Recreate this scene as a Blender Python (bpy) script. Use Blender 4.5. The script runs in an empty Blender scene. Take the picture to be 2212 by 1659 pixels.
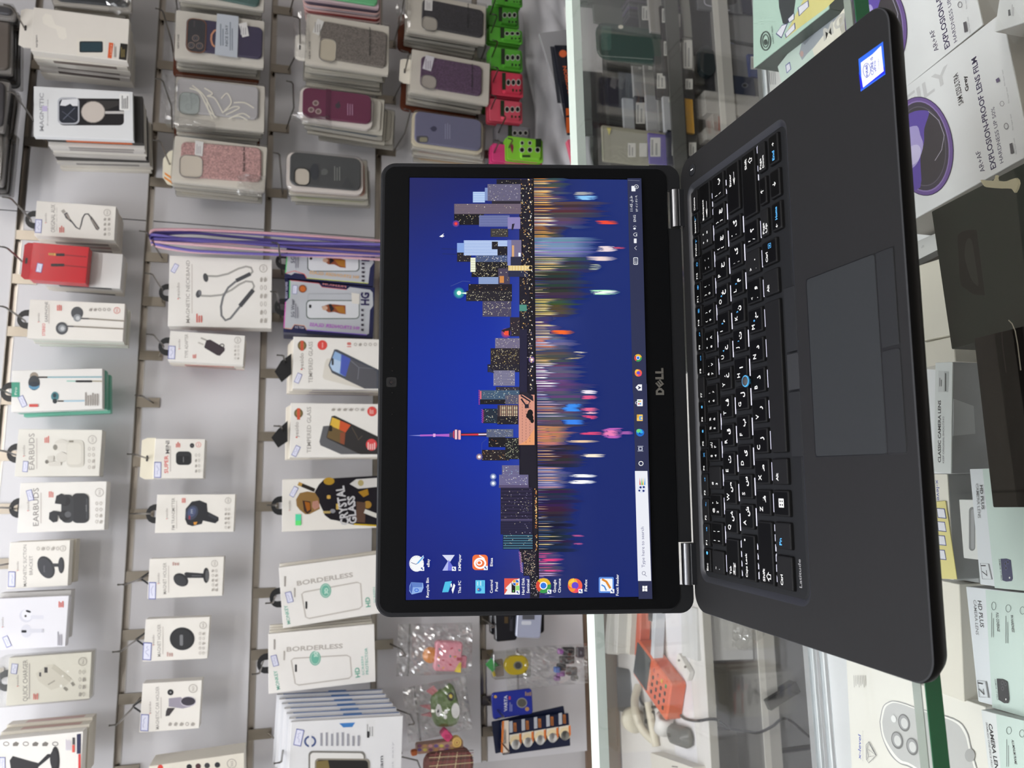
import bpy, math, random
from mathutils import Matrix, Vector
# A small phone-accessory shop counter: everything is authored in millimetres (X right, Y away from the viewer, Z up).
S = .001
sc = bpy.context.scene
COL = sc.collection
PI = math.pi
rnd = random.Random(7)

# ------------------------------------------------------------------ camera
FOC, PITCH, YAW, ROLL = 1661.42, .2731, -.1712, -.0261
CAM = Vector((-18.43, -530.09, 278.78))
MR = Matrix.Rotation(YAW, 3, 'Z') @ Matrix.Rotation(-PITCH, 3, 'X') @ Matrix.Rotation(ROLL, 3, 'Y')
RIGHT, FWD, UP = MR.col[0].copy(), MR.col[1].copy(), MR.col[2].copy()
cd = bpy.data.cameras.new('camera')
cam = bpy.data.objects.new('camera', cd)
COL.objects.link(cam)
sc.camera = cam
cd.sensor_fit = 'HORIZONTAL'
cd.sensor_width = 36
cd.lens = FOC / 2212 * 36
cd.clip_start = .01
m = Matrix((-UP, RIGHT, -FWD)).transposed().to_4x4()      # the phone was held on its side
m.translation = CAM * S
cam.matrix_world = m
cd.dof.use_dof = True
cd.dof.focus_distance = .55
cd.dof.aperture_fstop = 15


def ray(px, py):
    return MR @ Vector(((829.5 - py) / FOC, 1, (1106 - px) / FOC))


def at_y(px, py, y):
    d = ray(px, py)
    return CAM + d * ((y - CAM.y) / d.y)


def at_z(px, py, z):
    d = ray(px, py)
    return CAM + d * ((z - CAM.z) / d.z)


# ------------------------------------------------------------------ colours and materials
def lin(c):
    if isinstance(c, str):
        c = tuple(int(c[i:i + 2], 16) for i in (0, 2, 4))
    return tuple((x / 255 / 12.92 if x / 255 <= .04045 else ((x / 255 + .055) / 1.055) ** 2.4) for x in c)


MATS = {}


def mat(name, rough=.5, metal=0, spec=.5, noise=.0, nscale=60, bump=0, emit=0, alpha=None, flake=0):
    if name in MATS:
        return MATS[name]
    M = bpy.data.materials.new(name)
    M.use_nodes = True
    nt = M.node_tree
    N, Lk = nt.nodes, nt.links
    b = N['Principled BSDF']
    at = N.new('ShaderNodeAttribute')
    at.attribute_name = 'Col'
    b.inputs['Roughness'].default_value = rough
    b.inputs['Metallic'].default_value = metal
    b.inputs['Specular IOR Level'].default_value = spec
    col = at.outputs['Color']
    if noise or bump or flake:
        tc = N.new('ShaderNodeTexCoord')
        nz = N.new('ShaderNodeTexNoise')
        nz.inputs['Scale'].default_value = nscale
        nz.inputs['Detail'].default_value = 4
        Lk.new(tc.outputs['Object'], nz.inputs['Vector'])
        if noise:
            mp = N.new('ShaderNodeMapRange')
            mp.inputs[3].default_value = 1 - noise
            mp.inputs[4].default_value = 1 + noise
            Lk.new(nz.outputs['Fac'], mp.inputs[0])
            mx = N.new('ShaderNodeMix')
            mx.data_type = 'RGBA'
            mx.blend_type = 'MULTIPLY'
            mx.inputs[0].default_value = 1
            Lk.new(col, mx.inputs[6])
            Lk.new(mp.outputs[0], mx.inputs[7])
            col = mx.outputs[2]
        if bump:
            bp = N.new('ShaderNodeBump')
            bp.inputs['Strength'].default_value = bump
            bp.inputs['Distance'].default_value = .0006
            Lk.new(nz.outputs['Fac'], bp.inputs['Height'])
            Lk.new(bp.outputs[0], b.inputs['Normal'])
        if flake:
            vo = N.new('ShaderNodeTexVoronoi')
            vo.inputs['Scale'].default_value = 420
            Lk.new(tc.outputs['Object'], vo.inputs['Vector'])
            cr = N.new('ShaderNodeMapRange')
            cr.inputs[3].default_value = 1 - flake
            cr.inputs[4].default_value = 1 + flake
            sp = N.new('ShaderNodeSeparateColor')
            Lk.new(vo.outputs['Color'], sp.inputs[0])
            Lk.new(sp.outputs[0], cr.inputs[0])
            mx = N.new('ShaderNodeMix')
            mx.data_type = 'RGBA'
            mx.blend_type = 'MULTIPLY'
            mx.inputs[0].default_value = 1
            Lk.new(col, mx.inputs[6])
            Lk.new(cr.outputs[0], mx.inputs[7])
            col = mx.outputs[2]
    if emit:
        b.inputs['Base Color'].default_value = (.01, .01, .01, 1)
        Lk.new(col, b.inputs['Emission Color'])
        b.inputs['Emission Strength'].default_value = emit
    else:
        Lk.new(col, b.inputs['Base Color'])
    if alpha is not None:                       # thin clear film: mostly see-through with a sheen
        tr = N.new('ShaderNodeBsdfTransparent')
        Lk.new(col, tr.inputs['Color'])
        gl = N.new('ShaderNodeBsdfGlossy')
        gl.inputs['Roughness'].default_value = rough
        fr = N.new('ShaderNodeFresnel')
        ge = N.new('ShaderNodeNewGeometry')     # same reflectance from either side of the sheet
        ma = N.new('ShaderNodeMath')
        ma.operation = 'MULTIPLY_ADD'
        ma.inputs[1].default_value = 1 / 1.45 - 1.45
        ma.inputs[2].default_value = 1.45
        Lk.new(ge.outputs['Backfacing'], ma.inputs[0])
        Lk.new(ma.outputs[0], fr.inputs['IOR'])
        ad = N.new('ShaderNodeMath')
        ad.operation = 'ADD'
        ad.inputs[1].default_value = alpha
        mi = N.new('ShaderNodeMixShader')
        Lk.new(fr.outputs[0], ad.inputs[0])
        Lk.new(ad.outputs[0], mi.inputs[0])
        Lk.new(tr.outputs[0], mi.inputs[1])
        Lk.new(gl.outputs[0], mi.inputs[2])
        if bump:
            Lk.new(bp.outputs[0], gl.inputs['Normal'])
        Lk.new(mi.outputs[0], N['Material Output'].inputs[0])
    MATS[name] = M
    return M


mat('paper', .42, noise=.025, nscale=35)
mat('gloss', .2, noise=.015, nscale=30)
mat('plastic', .38, noise=.03)
mat('soft', .62, noise=.05, nscale=200, bump=.15)
mat('deck', .58, noise=.05, nscale=300, bump=.06, spec=.16)
mat('bezel', .45, noise=.04, nscale=200, spec=.1)
mat('metal', .28, metal=1, noise=.06)
mat('panel', .24, noise=.03, nscale=6)
mat('film', .12, alpha=.03)
mat('bag', .16, alpha=.13, bump=.6, nscale=50)
mat('pane', .02, alpha=.0)
mat('glow', .5, emit=1, spec=.08)
mat('light', .4, emit=2.2)
mat('lamp', .4, emit=21)
mat('glitter', .3, flake=.32, noise=.2, nscale=90)
mat('fabric', .85, noise=.1, nscale=250, bump=.3)
mat('wood', .55, noise=.25, nscale=14)
mat('wallpaint', .7, noise=.02, nscale=8)


# ------------------------------------------------------------------ mesh builder
TXT = {}


def text_mesh(s, bold=0):
    k = (s, bold)
    if k not in TXT:
        c = bpy.data.curves.new('t', 'FONT')
        c.body = s
        c.resolution_u = 2
        c.offset = bold
        o = bpy.data.objects.new('t', c)
        COL.objects.link(o)
        me = bpy.data.meshes.new_from_object(o.evaluated_get(bpy.context.evaluated_depsgraph_get()))
        vs = [(v.co.x, v.co.y) for v in me.vertices]
        fs = [tuple(p.vertices) for p in me.polygons]
        bpy.data.objects.remove(o)
        bpy.data.curves.remove(c)
        bpy.data.meshes.remove(me)
        x0 = min([v[0] for v in vs] or [0])
        x1 = max([v[0] for v in vs] or [1])
        TXT[k] = ([((x - x0) / max(x1 - x0, .01), y / .73) for x, y in vs], fs, (x1 - x0) / .73)
    return TXT[k]


def rrect(x0, x1, z0, z1, r, n=5):
    r = min(r, (x1 - x0) / 2, (z1 - z0) / 2)
    out = []
    for cx, cz, a0 in ((x1 - r, z1 - r, 0), (x0 + r, z1 - r, PI / 2), (x0 + r, z0 + r, PI), (x1 - r, z0 + r, 1.5 * PI)):
        for i in range(n + 1):
            a = a0 + PI / 2 * i / n
            out.append((cx + r * math.cos(a), cz + r * math.sin(a)))
    return out


class G:
    """Collects faces, then build() links them as ONE mesh object.  Local axes: x right, y into the thing, z up."""

    def __init__(s, Z=None, M=None):
        s.v, s.f, s.c, s.m, s.s, s.mats = [], [], [], [], [], []
        s.Z, s.M, s.d, s.step, s.cur = Z, M, 0, .05, 'paper'
        if M:
            s.Mi = M.inverted()
            s.po, s.pn = M.translation.copy(), (M.to_3x3() @ Vector((0, 1, 0)))

    def use(s, name):
        s.cur = name
        return s

    def mi(s):
        if s.cur not in s.mats:
            s.mats.append(s.cur)
        return s.mats.index(s.cur)

    def add(s, vs, fs, col, smooth=False):
        k = len(s.v)
        s.v += [tuple(v) for v in vs]
        i = s.mi()
        lc = None if isinstance(col, list) else lin(col)
        cl = [lin(c) for c in col] if lc is None else None
        for f in fs:
            s.f.append([j + k for j in f])
            s.m.append(i)
            s.s.append(smooth)
            s.c.append([lc] * len(f) if lc else [cl[j] for j in f])

    def box(s, x0, x1, y0, y1, z0, z1, col):
        vs = [(x, y, z) for x in (x0, x1) for y in (y0, y1) for z in (z0, z1)]
        s.add(vs, [(0, 1, 3, 2), (4, 6, 7, 5), (0, 4, 5, 1), (2, 3, 7, 6), (0, 2, 6, 4), (1, 5, 7, 3)], col)

    def loops(s, loops, col, cap0=True, cap1=True, smooth=False):
        n = len(loops[0])
        vs = [p for l in loops for p in l]
        fs = []
        for k in range(len(loops) - 1):
            for i in range(n):
                j = (i + 1) % n
                fs.append((k * n + i, k * n + j, (k + 1) * n + j, (k + 1) * n + i))
        s.add(vs, fs, col, smooth)
        if cap0:
            s.add(loops[0], [tuple(range(n))], col)
        if cap1:
            s.add(loops[-1], [tuple(range(n))[::-1]], col)

    def rbox(s, x0, x1, y0, y1, z0, z1, r, col, e=.6, n=4):
        """box whose outline in the x-z plane is rounded by r and whose front and back edges are eased by e"""
        e = min(e, (y1 - y0) / 2.01)
        ls = []
        for y, i in ((y0, e), (y0 + e, 0), (y1 - e, 0), (y1, e)):
            ls.append([(x, y, z) for x, z in rrect(x0 + i, x1 - i, z0 + i, z1 - i, max(r - i, .05), n)])
        s.loops(ls, col)

    def prism(s, pts, y0, y1, col):
        s.loops([[(x, y0, z) for x, z in pts], [(x, y1, z) for x, z in pts]], col)

    def tube(s, pts, r, col, n=6, caps=True):
        pts = [Vector(p) for p in pts]
        ls = []
        for i, p in enumerate(pts):
            t = (pts[min(i + 1, len(pts) - 1)] - pts[max(i - 1, 0)]).normalized()
            a = t.cross(Vector((0, 0, 1)) if abs(t.z) < .9 else Vector((1, 0, 0))).normalized()
            b = t.cross(a)
            rr = r[i] if isinstance(r, (list, tuple)) else r
            ls.append([p + (a * math.cos(2 * PI * k / n) + b * math.sin(2 * PI * k / n)) * rr for k in range(n)])
        s.loops(ls, col, caps, caps, True)

    def lathe(s, prof, axis, o, col, n=24):
        """prof: (radius, height) pairs revolved about axis 'y' or 'z' or 'x' at o"""
        ls = []
        for r, h in prof:
            l = []
            for k in range(n):
                a = 2 * PI * k / n
                c, d = r * math.cos(a), r * math.sin(a)
                p = {'y': (c, h, d), 'z': (c, d, h), 'x': (h, c, d)}[axis]
                l.append((p[0] + o[0], p[1] + o[1], p[2] + o[2]))
            ls.append(l)
        s.loops(ls, col, True, True, True)

    # ---- printing on the plane y = 0: points are read off the photograph's zoom and fall where that ray meets the face
    def pt(s, p):
        d = ray(s.Z[0] + p[0] / s.Z[2], s.Z[1] + p[1] / s.Z[2])
        w = CAM + d * ((s.po - CAM).dot(s.pn) / d.dot(s.pn))
        q = s.Mi @ w
        return (q.x, q.z)

    def lay(s, pts, col, tris=None):
        s.d -= s.step
        vs = [(x, s.d, z) for x, z in pts]
        s.add(vs, tris or [tuple(range(len(pts)))], col)

    def poly(s, pts, col):
        s.lay([s.pt(p) for p in pts], col)

    def rect(s, a0, b0, a1, b1, col, r=0):
        q = [s.pt(p) for p in ((a0, b1), (a0, b0), (a1, b0), (a1, b1))]
        if r:
            c0 = Vector(q[0]); ex = Vector(q[1]) - c0; ez = Vector(q[3]) - c0
            W, H = ex.length, ez.length
            k = r * H / abs(a1 - a0)
            s.lay([tuple(c0 + ex * (x / W) + ez * (z / H)) for x, z in rrect(0, W, 0, H, k)], col)
        else:
            s.lay(q, col)

    def ell(s, a, b, ra, rb, col, n=18, rot=0):
        c, d = math.cos(rot), math.sin(rot)
        s.poly([(a + ra * math.cos(t) * c - rb * math.sin(t) * d, b + ra * math.cos(t) * d + rb * math.sin(t) * c)
                for t in (2 * PI * k / n for k in range(n))], col)

    def ring(s, a, b, ra, rb, w, col, n=20):
        o = [s.pt((a + ra * math.cos(2 * PI * k / n), b + rb * math.sin(2 * PI * k / n))) for k in range(n)]
        i = [s.pt((a + (ra - w) * math.cos(2 * PI * k / n), b + (rb - w) * math.sin(2 * PI * k / n))) for k in range(n)]
        s.lay(o + i, col, [(k, (k + 1) % n, n + (k + 1) % n, n + k) for k in range(n)])

    def frame(s, a0, b0, a1, b1, w, col, r=0):
        s.rect(a0, b0, a1, b1, col, r)
        return s

    def line(s, pts, w, col, close=False):
        pts = [Vector(p) for p in pts]
        n = len(pts)
        L, Rr = [], []
        for i in range(n):
            t = (pts[(i + 1) % n if close else min(i + 1, n - 1)] - pts[(i - 1) % n if close else max(i - 1, 0)])
            t = t.normalized() if t.length else Vector((1, 0))
            o = Vector((-t.y, t.x)) * w / 2
            L.append(s.pt(pts[i] + o))
            Rr.append(s.pt(pts[i] - o))
        s.lay(L + Rr, col, [(i, (i + 1) % n, n + (i + 1) % n, n + i) for i in range(n if close else n - 1)])

    def T(s, txt, p0, p1, h, col, bold=0):
        """text whose baseline runs p0 -> p1, capitals h tall (all as read off the zoom)"""
        vs, fs, asp = text_mesh(txt, bold)
        p0, p1 = Vector(p0), Vector(p1)
        d = (p1 - p0).normalized()
        q0, q1 = Vector(s.pt(p0)), Vector(s.pt(p1))
        up = Vector((d.y, -d.x)) * h
        q2 = Vector(s.pt(p0 + up)) - q0
        e = (q1 - q0)
        n = Vector((-e.y, e.x)).normalized()
        hh = q2.dot(n)
        s.lay([tuple(q0 + e * x + n * hh * y) for x, y in vs], col, fs)

    def TU(s, txt, a, b0, b1, h, col, bold=0):
        """text reading up the photograph (to the scene's right): baseline at a, from b0 (low) to b1"""
        s.T(txt, (a, b0), (a, b1), h, col, bold)

    def micro(s, a0, b0, a1, b1, rows, col, fill=.5, seed=1):
        """small print too small to read: rows of short strokes reading up the photograph"""
        r = random.Random(seed)
        st = (a1 - a0) / rows
        for i in range(rows):
            b = b1
            e = b0 + (b1 - b0) * r.uniform(0, .3)
            s.poly([(a0 + i * st, b1), (a0 + i * st, e), (a0 + i * st + st * fill, e), (a0 + i * st + st * fill, b1)], col)

    def icons(s, a0, b0, a1, b1, na, nb, col, seed=1):
        r = random.Random(seed)
        for i in range(na):
            for j in range(nb):
                a = a0 + (a1 - a0) * (i + .5) / na
                b = b0 + (b1 - b0) * (j + .5) / nb
                w = (a1 - a0) / na * .32
                h = (b1 - b0) / nb * .3
                if r.random() < .5:
                    s.ring(a, b, w, h, min(w, h) * .35, col, 10)
                else:
                    s.poly([(a - w, b + h), (a - w, b - h * .2), (a, b - h), (a + w, b - h * .3), (a + w * .5, b + h)], col)

    def build(s, name, parent=None, M=None):
        me = bpy.data.meshes.new(name)
        me.from_pydata([(x * S, y * S, z * S) for x, y, z in s.v], [], s.f)
        for k in s.mats:
            me.materials.append(MATS[k])
        me.polygons.foreach_set('material_index', s.m)
        me.polygons.foreach_set('use_smooth', s.s)
        ca = me.color_attributes.new('Col', 'FLOAT_COLOR', 'CORNER')
        fl = []
        for c in s.c:
            for k in c:
                fl += [k[0], k[1], k[2], 1]
        ca.data.foreach_set('color', fl)
        me.update()
        o = bpy.data.objects.new(name, me)
        COL.objects.link(o)
        if M:
            o.matrix_local = mm(M)
        if parent:
            o.parent = parent
        return o


def mm(M):
    M = M.copy()
    M.translation = M.translation * S
    return M


def tag(o, label, cat, group=None, kind=None):
    if label:
        o['label'] = label
    if cat:
        o['category'] = cat
    if group:
        o['group'] = group
    if kind:
        o['kind'] = kind
    return o


MREG = {}


def thing(name, label, cat, M, group=None):
    o = bpy.data.objects.new(name, None)
    o.empty_display_size = .02
    MREG[o.name] = M.copy()
    COL.objects.link(o)
    o.matrix_local = mm(M)
    return tag(o, label, cat, group)


def struct(name, g, label=None, M=None):
    o = g.build(name, None, M)
    o['kind'] = 'structure'
    return o


def trans(x, y, z):
    return Matrix.Translation((x, y, z))


def rotm(ax, a):
    return Matrix.Rotation(a, 4, ax)


def place(Z, quad, axis, val, tilt=0):
    """frame for a printed face lying in the plane axis=val whose corners are seen at quad (TL, TR, BR, BL of the zoom).
    Returns the frame (origin bottom centre of the face, x right, y into the thing, z up the face), width, height."""
    P = []
    for a, b in quad:
        px, py = Z[0] + a / Z[2], Z[1] + b / Z[2]
        P.append(at_y(px, py, val) if axis == 'y' else at_z(px, py, val))
    rt = (P[0] + P[1] - P[2] - P[3]) / 2          # scene right is up the photograph
    up = (P[0] + P[3] - P[1] - P[2]) / 2
    W, H = rt.length, up.length
    dep = Vector((0, 1, 0)) if axis == 'y' else Vector((0, 0, -1))
    ux = rt.normalized()
    cand = dep.cross(up.normalized())
    if cand.dot(ux) < 0:
        cand = -cand
    ux = (ux + cand).normalized()
    uz = ux.cross(dep)
    if uz.dot(up) < 0:
        uz = -uz
    o = (P[0] + P[1] + P[2] + P[3]) / 4 - uz * (H / 2)
    M = Matrix((ux, dep, uz)).transposed().to_4x4()
    M.translation = o
    return M, W, H




def smooth(pts, k=5, close=False):
    P = [Vector(p) for p in pts]
    out = []
    n = len(P)
    for i in range(n - 1):
        a, b, c, d = P[max(i - 1, 0)], P[i], P[i + 1], P[min(i + 2, n - 1)]
        for j in range(k):
            t = j / k
            out.append(.5 * ((2 * b) + (c - a) * t + (2 * a - 5 * b + 4 * c - d) * t * t + (3 * b - a - 3 * c + d) * t ** 3))
    return out + [P[-1]]


ORD = ['first', 'second', 'third', 'fourth', 'fifth', 'sixth', 'seventh', 'eighth', 'ninth', 'tenth', 'eleventh', 'twelfth']
# ------------------------------------------------------------------ the laptop
LYAW = -.0483
LM = rotm('Z', LYAW) @ trans(76, -21, 0)
BLK, DECK, KEYC = '1b1c1f', '202021', '131314'
laptop = thing('laptop', 'open matte black business laptop showing a city skyline at night on its screen', 'laptop', LM)


def horiz(M, z):
    """frame for print lying on top of the laptop at height z: x right, y down into it, z towards the hinge"""
    T = Matrix(((1, 0, 0, 0), (0, 0, 1, 0), (0, -1, 0, z), (0, 0, 0, 1)))
    return M @ T


# base shell: one skin from the foot to the rim of the keyboard well
g = G().use('deck')


def oval(x, y0, y1, r, z, n=6):
    return [(a, b, z) for a, b in rrect(-x + .8, x + .8, y0, y1, r, n)]


lp = [oval(140, -196, -16, 8, -18, 10), oval(154, -206.5, -9, 10, -16, 10), oval(163.5, -212.6, -3, 12, -11, 10), oval(166.3, -215.8, -.2, 13, -5, 10), oval(166.6, -215.9, 0, 13, -1.6, 10),
      oval(166.2, -215.6, -.2, 13, -.5, 10), oval(165.7, -215.1, -.6, 12.6, 0, 10), oval(144.5, -131.3, -9.6, 9, 0, 10), oval(142.6, -129.8, -11, 7.5, -.5, 10),
      oval(140.6, -127.6, -12.6, 5.5, -2, 10)]
g.use('bezel').loops(lp[:6], '070708', True, False, True)
g.use('deck').loops(lp[5:7], '3a3b3e', False, False)
g.loops(lp[6:8], DECK, False, False)
g.use('plastic').loops(lp[7:10], '2a2b2f', False, False, True)
base = g.build('base', laptop)
for sx in (-1, 1):
    for y in (-35, -185):
        f = G().use('plastic')
        f.rbox(sx * 110 - 30, sx * 110 + 30, y - 5, y + 5, -19, -17, .5, '101010', .3)
        f.build('rubber_foot', base)

# keyboard plate and keys
kb = G(M=LM @ trans(0, 0, -1.9)).use('deck')
kb.loops([oval(140.8, -127.8, -12.4, 5.5, -1.95), oval(139.6, -126.4, -13.6, 5, -1.7)], '191a1c', False, True)
PK = 19.0
KEYS = []                                      # x0, x1, y0(top), y1(bottom), engraving


def key(x0, x1, y0, y1, *t):
    KEYS.append((x0, x1, y0, y1, t))


W_, B_ = 'e9e9e6', '58b0f0'
# engraving: (text, fx, fz, height mm, colour, bold, width mm or 0)
xs = -136 + PK
frow = ['F1', 'F2', 'F3', 'F4', 'F5', 'F6', 'F7', 'F8', 'F9', 'F10', 'F11', 'F12', 'PrtScr', 'Insert', 'Delete']
fpic = ['◂×', '◂-', '◂+', '✕', '●', '●', '', '▭', '⌕', '⋮', '✻', '☀', '⊤', '☾', '']
KF = (138.5 + 136 + 1.6) / 16
key(-136, -136 + KF - 1.8, -15.6, -24.6, ('Esc', .5, 3.3, 1.9, W_, .02, 5.2), ('●', 11.5, 3, 2.2, B_, 0, 0))
for i, t in enumerate(frow):
    x = -136 + KF * (i + 1)
    wd = {2: 3.2, 3: 4.4}.get(len(t), 9.5)
    e = [(t, .8, 3.3, 1.9, W_, .02, wd)]
    if fpic[i] in ('●',):
        e.append((fpic[i], 10, 3, 2, B_, 0, 0))
    elif fpic[i]:
        e.append((fpic[i], 10, 2.6, 1.9, B_, .02, 3.2))
    key(x, x + KF - 1.8, -15.6, -24.6, *e)
num = [('~', '`', '', ''), ('!', '1', '!', '۱'), ('@', '2', '"', '۲'), ('#', '3', '', '۳'), ('$', '4', 'ریال', '۴'), ('%', '5', '%', '۵'),
       ('^', '6', ':', '۶'), ('&', '7', '،', '۷'), ('*', '8', '×', '۸'), ('(', '9', ')', '۹'), (')', '0', '(', '۰'), ('_', '-', 'ـ', '-'),
       ('+', '=', '+', '=')]
for i, (a, b, c, d) in enumerate(num):
    x = -136 + PK * i
    e = [(a, 2.8, 9.4, 2.4, W_, .015, 0), (b, 2.8, 4, 2.4, W_, .015, 0)]
    if c:
        e += [(c, 9, 9.4, 2.3, W_, .015, 4 if len(c) > 1 else 0), (d, 9, 4, 2.6, W_, .02, 0)]
    key(x, x + 15.4, -27, -41.9, *e)
key(-136 + PK * 13, 138.5, -27, -41.9, ('Backspace', 1, 8.6, 2, W_, .02, 15), ('←', 1.5, 3.6, 2.2, W_, .02, 12))
r1 = 'QضWصEثRقTفYغUعIهOخPح[ج]چ'
r2 = 'AشSسDیFبGلHاJتKنLم;ک\'گ'
r3 = 'ZظXطCزVرBذNدMئ,و../؟'


def letters(row, x0, ya, yb):
    for i in range(len(row) // 2):
        a, b = row[2 * i], row[2 * i + 1]
        x = x0 + PK * i
        if a.isalpha():
            e = [(a, 2.2, 8.2, 3.3, W_, .012, 0)]
        else:
            e = [({'[': '{', ']': '}', ';': ':', "'": '"', ',': '<', '.': '>', '/': '?'}[a], 2.4, 8.6, 2.4, W_, .015, 0), (a, 2.4, 3.6, 2.4, W_, .015, 0)]
        e.append((b, 8, 4.6, 3.6, W_, .035, 0))
        if a in 'UIO':
            e.append(('456'['UIO'.index(a)], 7, 7.4, 1.8, B_, .02, 0))
        if a in 'JKL':
            e.append(('123'['JKL'.index(a)], 7, 7.4, 1.8, B_, .02, 0))
        if a == 'M':
            e.append(('0', 7, 7.6, 1.8, B_, .02, 0))
        key(x, x + 15.4, ya, yb, *e)


key(-136, -111.4, -45.3, -60.4, ('Tab', 1.6, 9.2, 2.2, W_, .02, 5.4), ('⇆', 1.6, 4.2, 2.6, W_, .02, 8))
letters(r1, -107.7, -45.3, -60.4)
key(-107.7 + PK * 12, 138.5, -45.3, -60.4, ('|', 3, 9, 2.4, W_, .02, 0), ('\\', 3, 4, 2.4, W_, .02, 0), ('پ', 10, 5, 3.4, W_, .03, 0))
key(-136, -107.4, -64, -79, ('Caps Lock', 2, 9, 2.1, W_, .02, 15), ('●', 24.5, 10, 1.4, W_, 0, 0))
letters(r2, -103.6, -64, -79)
key(-103.6 + PK * 11, 138.5, -64, -79, ('Enter', 18, 9, 2.2, W_, .02, 8.5), ('←', 17.6, 4.4, 2.4, W_, .02, 9))
key(-136, -98, -82.6, -98, ('Shift', 1.8, 9.2, 2.2, W_, .02, 7.6), ('⇧', 2.2, 3, 4.4, W_, 0, 6))
letters(r3, -94.2, -82.6, -98)
key(-94.2 + PK * 10, 138.5, -82.6, -98, ('Shift', 32, 9.2, 2.2, W_, .02, 7), ('⇧', 34, 3, 4, W_, 0, 4.5))
key(-136.4, -117, -101, -116.2, ('Ctrl', 2.2, 9.4, 2.2, W_, .02, 6.2))
key(-113, -97.6, -101, -116.2, ('Fn', 2, 8.8, 2.4, B_, .02, 4.2))
key(-94, -78.8, -101, -116.2, ('⊞', 5.2, 5, 5, W_, .03, 5.2))
key(-75.2, -60, -101, -116.2, ('Alt', 2, 9.2, 2.2, W_, .02, 4.6))
key(-56.2, 36.2, -101, -116.2)
key(40, 55.4, -101, -116.2, ('Alt', 2, 9.2, 2.2, W_, .02, 4.6))
key(59, 74.4, -101, -116.2, ('Ctrl', 2, 9.2, 2.2, W_, .02, 6.2), ('▣', 10, 5.4, 3, B_, 0, 0))
key(78, 95.4, -101, -108.8, ('Page Up', 1.6, 3, 2, W_, .02, 9))
key(98.6, 116, -101, -108.8, ('↑', 7, 3, 3, W_, .02, 0))
key(120, 138.5, -101, -108.8, ('Page Down', 1.6, 3, 2, W_, .02, 11))
key(78, 95.4, -112.6, -122.6, ('←', 1.4, 4, 2.2, W_, .02, 0), ('Home', 6.4, 4, 2.2, B_, .02, 8))
key(98.6, 116, -112.6, -122.6, ('↓', 7, 4, 3, W_, .02, 0))
key(120, 138.5, -112.6, -122.6, ('End', 2, 4, 2.2, B_, .02, 6), ('→', 11, 4, 2.2, W_, .02, 0))
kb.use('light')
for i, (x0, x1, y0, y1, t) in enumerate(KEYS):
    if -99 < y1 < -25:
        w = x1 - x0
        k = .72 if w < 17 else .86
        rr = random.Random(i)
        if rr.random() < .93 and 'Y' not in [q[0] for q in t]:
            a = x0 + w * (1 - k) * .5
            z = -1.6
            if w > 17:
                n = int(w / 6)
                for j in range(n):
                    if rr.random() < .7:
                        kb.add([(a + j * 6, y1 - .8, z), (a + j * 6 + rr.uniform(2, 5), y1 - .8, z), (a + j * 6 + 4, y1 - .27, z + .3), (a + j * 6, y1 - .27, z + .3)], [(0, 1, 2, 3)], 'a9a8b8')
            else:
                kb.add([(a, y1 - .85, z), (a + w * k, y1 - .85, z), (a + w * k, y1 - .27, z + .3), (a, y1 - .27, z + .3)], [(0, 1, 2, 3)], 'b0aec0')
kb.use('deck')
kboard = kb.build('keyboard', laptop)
HK = Matrix(((1, 0, 0, 0), (0, 0, 1, 0), (0, -1, 0, 0), (0, 0, 0, 1)))
for i, (x0, x1, y0, y1, t) in enumerate(KEYS):
    w, h = x1 - x0, y0 - y1
    letter = any(len(q[0]) == 1 and ord(q[0]) > 0x600 for q in t)
    g = G().use('deck')
    cx, cy = (x0 + x1) / 2, (y0 + y1) / 2
    # skirt, flat top eased towards the edges
    ls = []
    for z, e in ((-1.6, -.25), (.0, -.05), (.35, .25), (.5, .75)):
        ls.append([(a, b, z) for a, b in rrect(x0 - cx + e, x1 - cx - e, y1 - cy + e, y0 - cy - e, 1.1, 3)])
    g.loops(ls, KEYC)
    if letter:
        g.use('bezel')
        g.add([(a, b, .54) for a, b in rrect(x0 - cx + 1, x1 - cx - 1, y1 - cy + 1, y0 - cy - 1.2, .8, 2)], [tuple(range(12))], '060606')
    g.use('plastic')
    for s_, fx, fz, hh, col, bold, wd in t:
        vs, fs, asp = text_mesh(s_, bold)
        ww = wd or hh * asp
        if s_ in ('Page Up', 'Page Down'):
            for q, w2, dz in ((s_.split()[0], 7, 3.2), (s_.split()[1], wd - 3, .4)):
                v2, f2, a2 = text_mesh(q, bold)
                g.add([(x0 - cx + fx + x * w2, y1 - cy + dz + .6 + y * 1.8, .58) for x, y in v2], f2, col)
            continue
        g.add([(x0 - cx + fx + x * ww, y1 - cy + fz + y * hh - .2, .6) for x, y in vs], fs, col)
    o = g.build('key', kboard)
    o.location = (cx * S, cy * S, 0)

# blue pointing stick
g = G().use('plastic')
g.lathe([(1.5, -1.5), (1.7, 1.2), (3.6, 1.7), (3.9, 2.3), (3.7, 2.9)], 'z', (0, 0, 0), '4fa6dc', 20)
g.use('soft')
g.lathe([(3.0, 2.9), (2.9, 3.2), (1, 3.5), (.1, 3.5)], 'z', (0, 0, 0), '3a3a3c', 20)
o = g.build('pointing_stick', kboard)
o.location = (-10 * S, -80.2 * S, 0)
o['label'] = 'blue ringed pointing stick'

# wordmark on the keyboard plate, pad, buttons, sticker
D2 = (1480, 940, 1276 / 300)
g = G(Z=D2, M=horiz(LM, -1.7)).use('plastic')
g.d = -.02
g.T('Latitude', (1075, 1405), (1060, 1140), 24, '8f8f90', .012)
o = g.build('wordmark', kboard, Matrix(((1, 0, 0, 0), (0, 0, 1, 0), (0, -1, 0, -1.7), (0, 0, 0, 1))))


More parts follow.
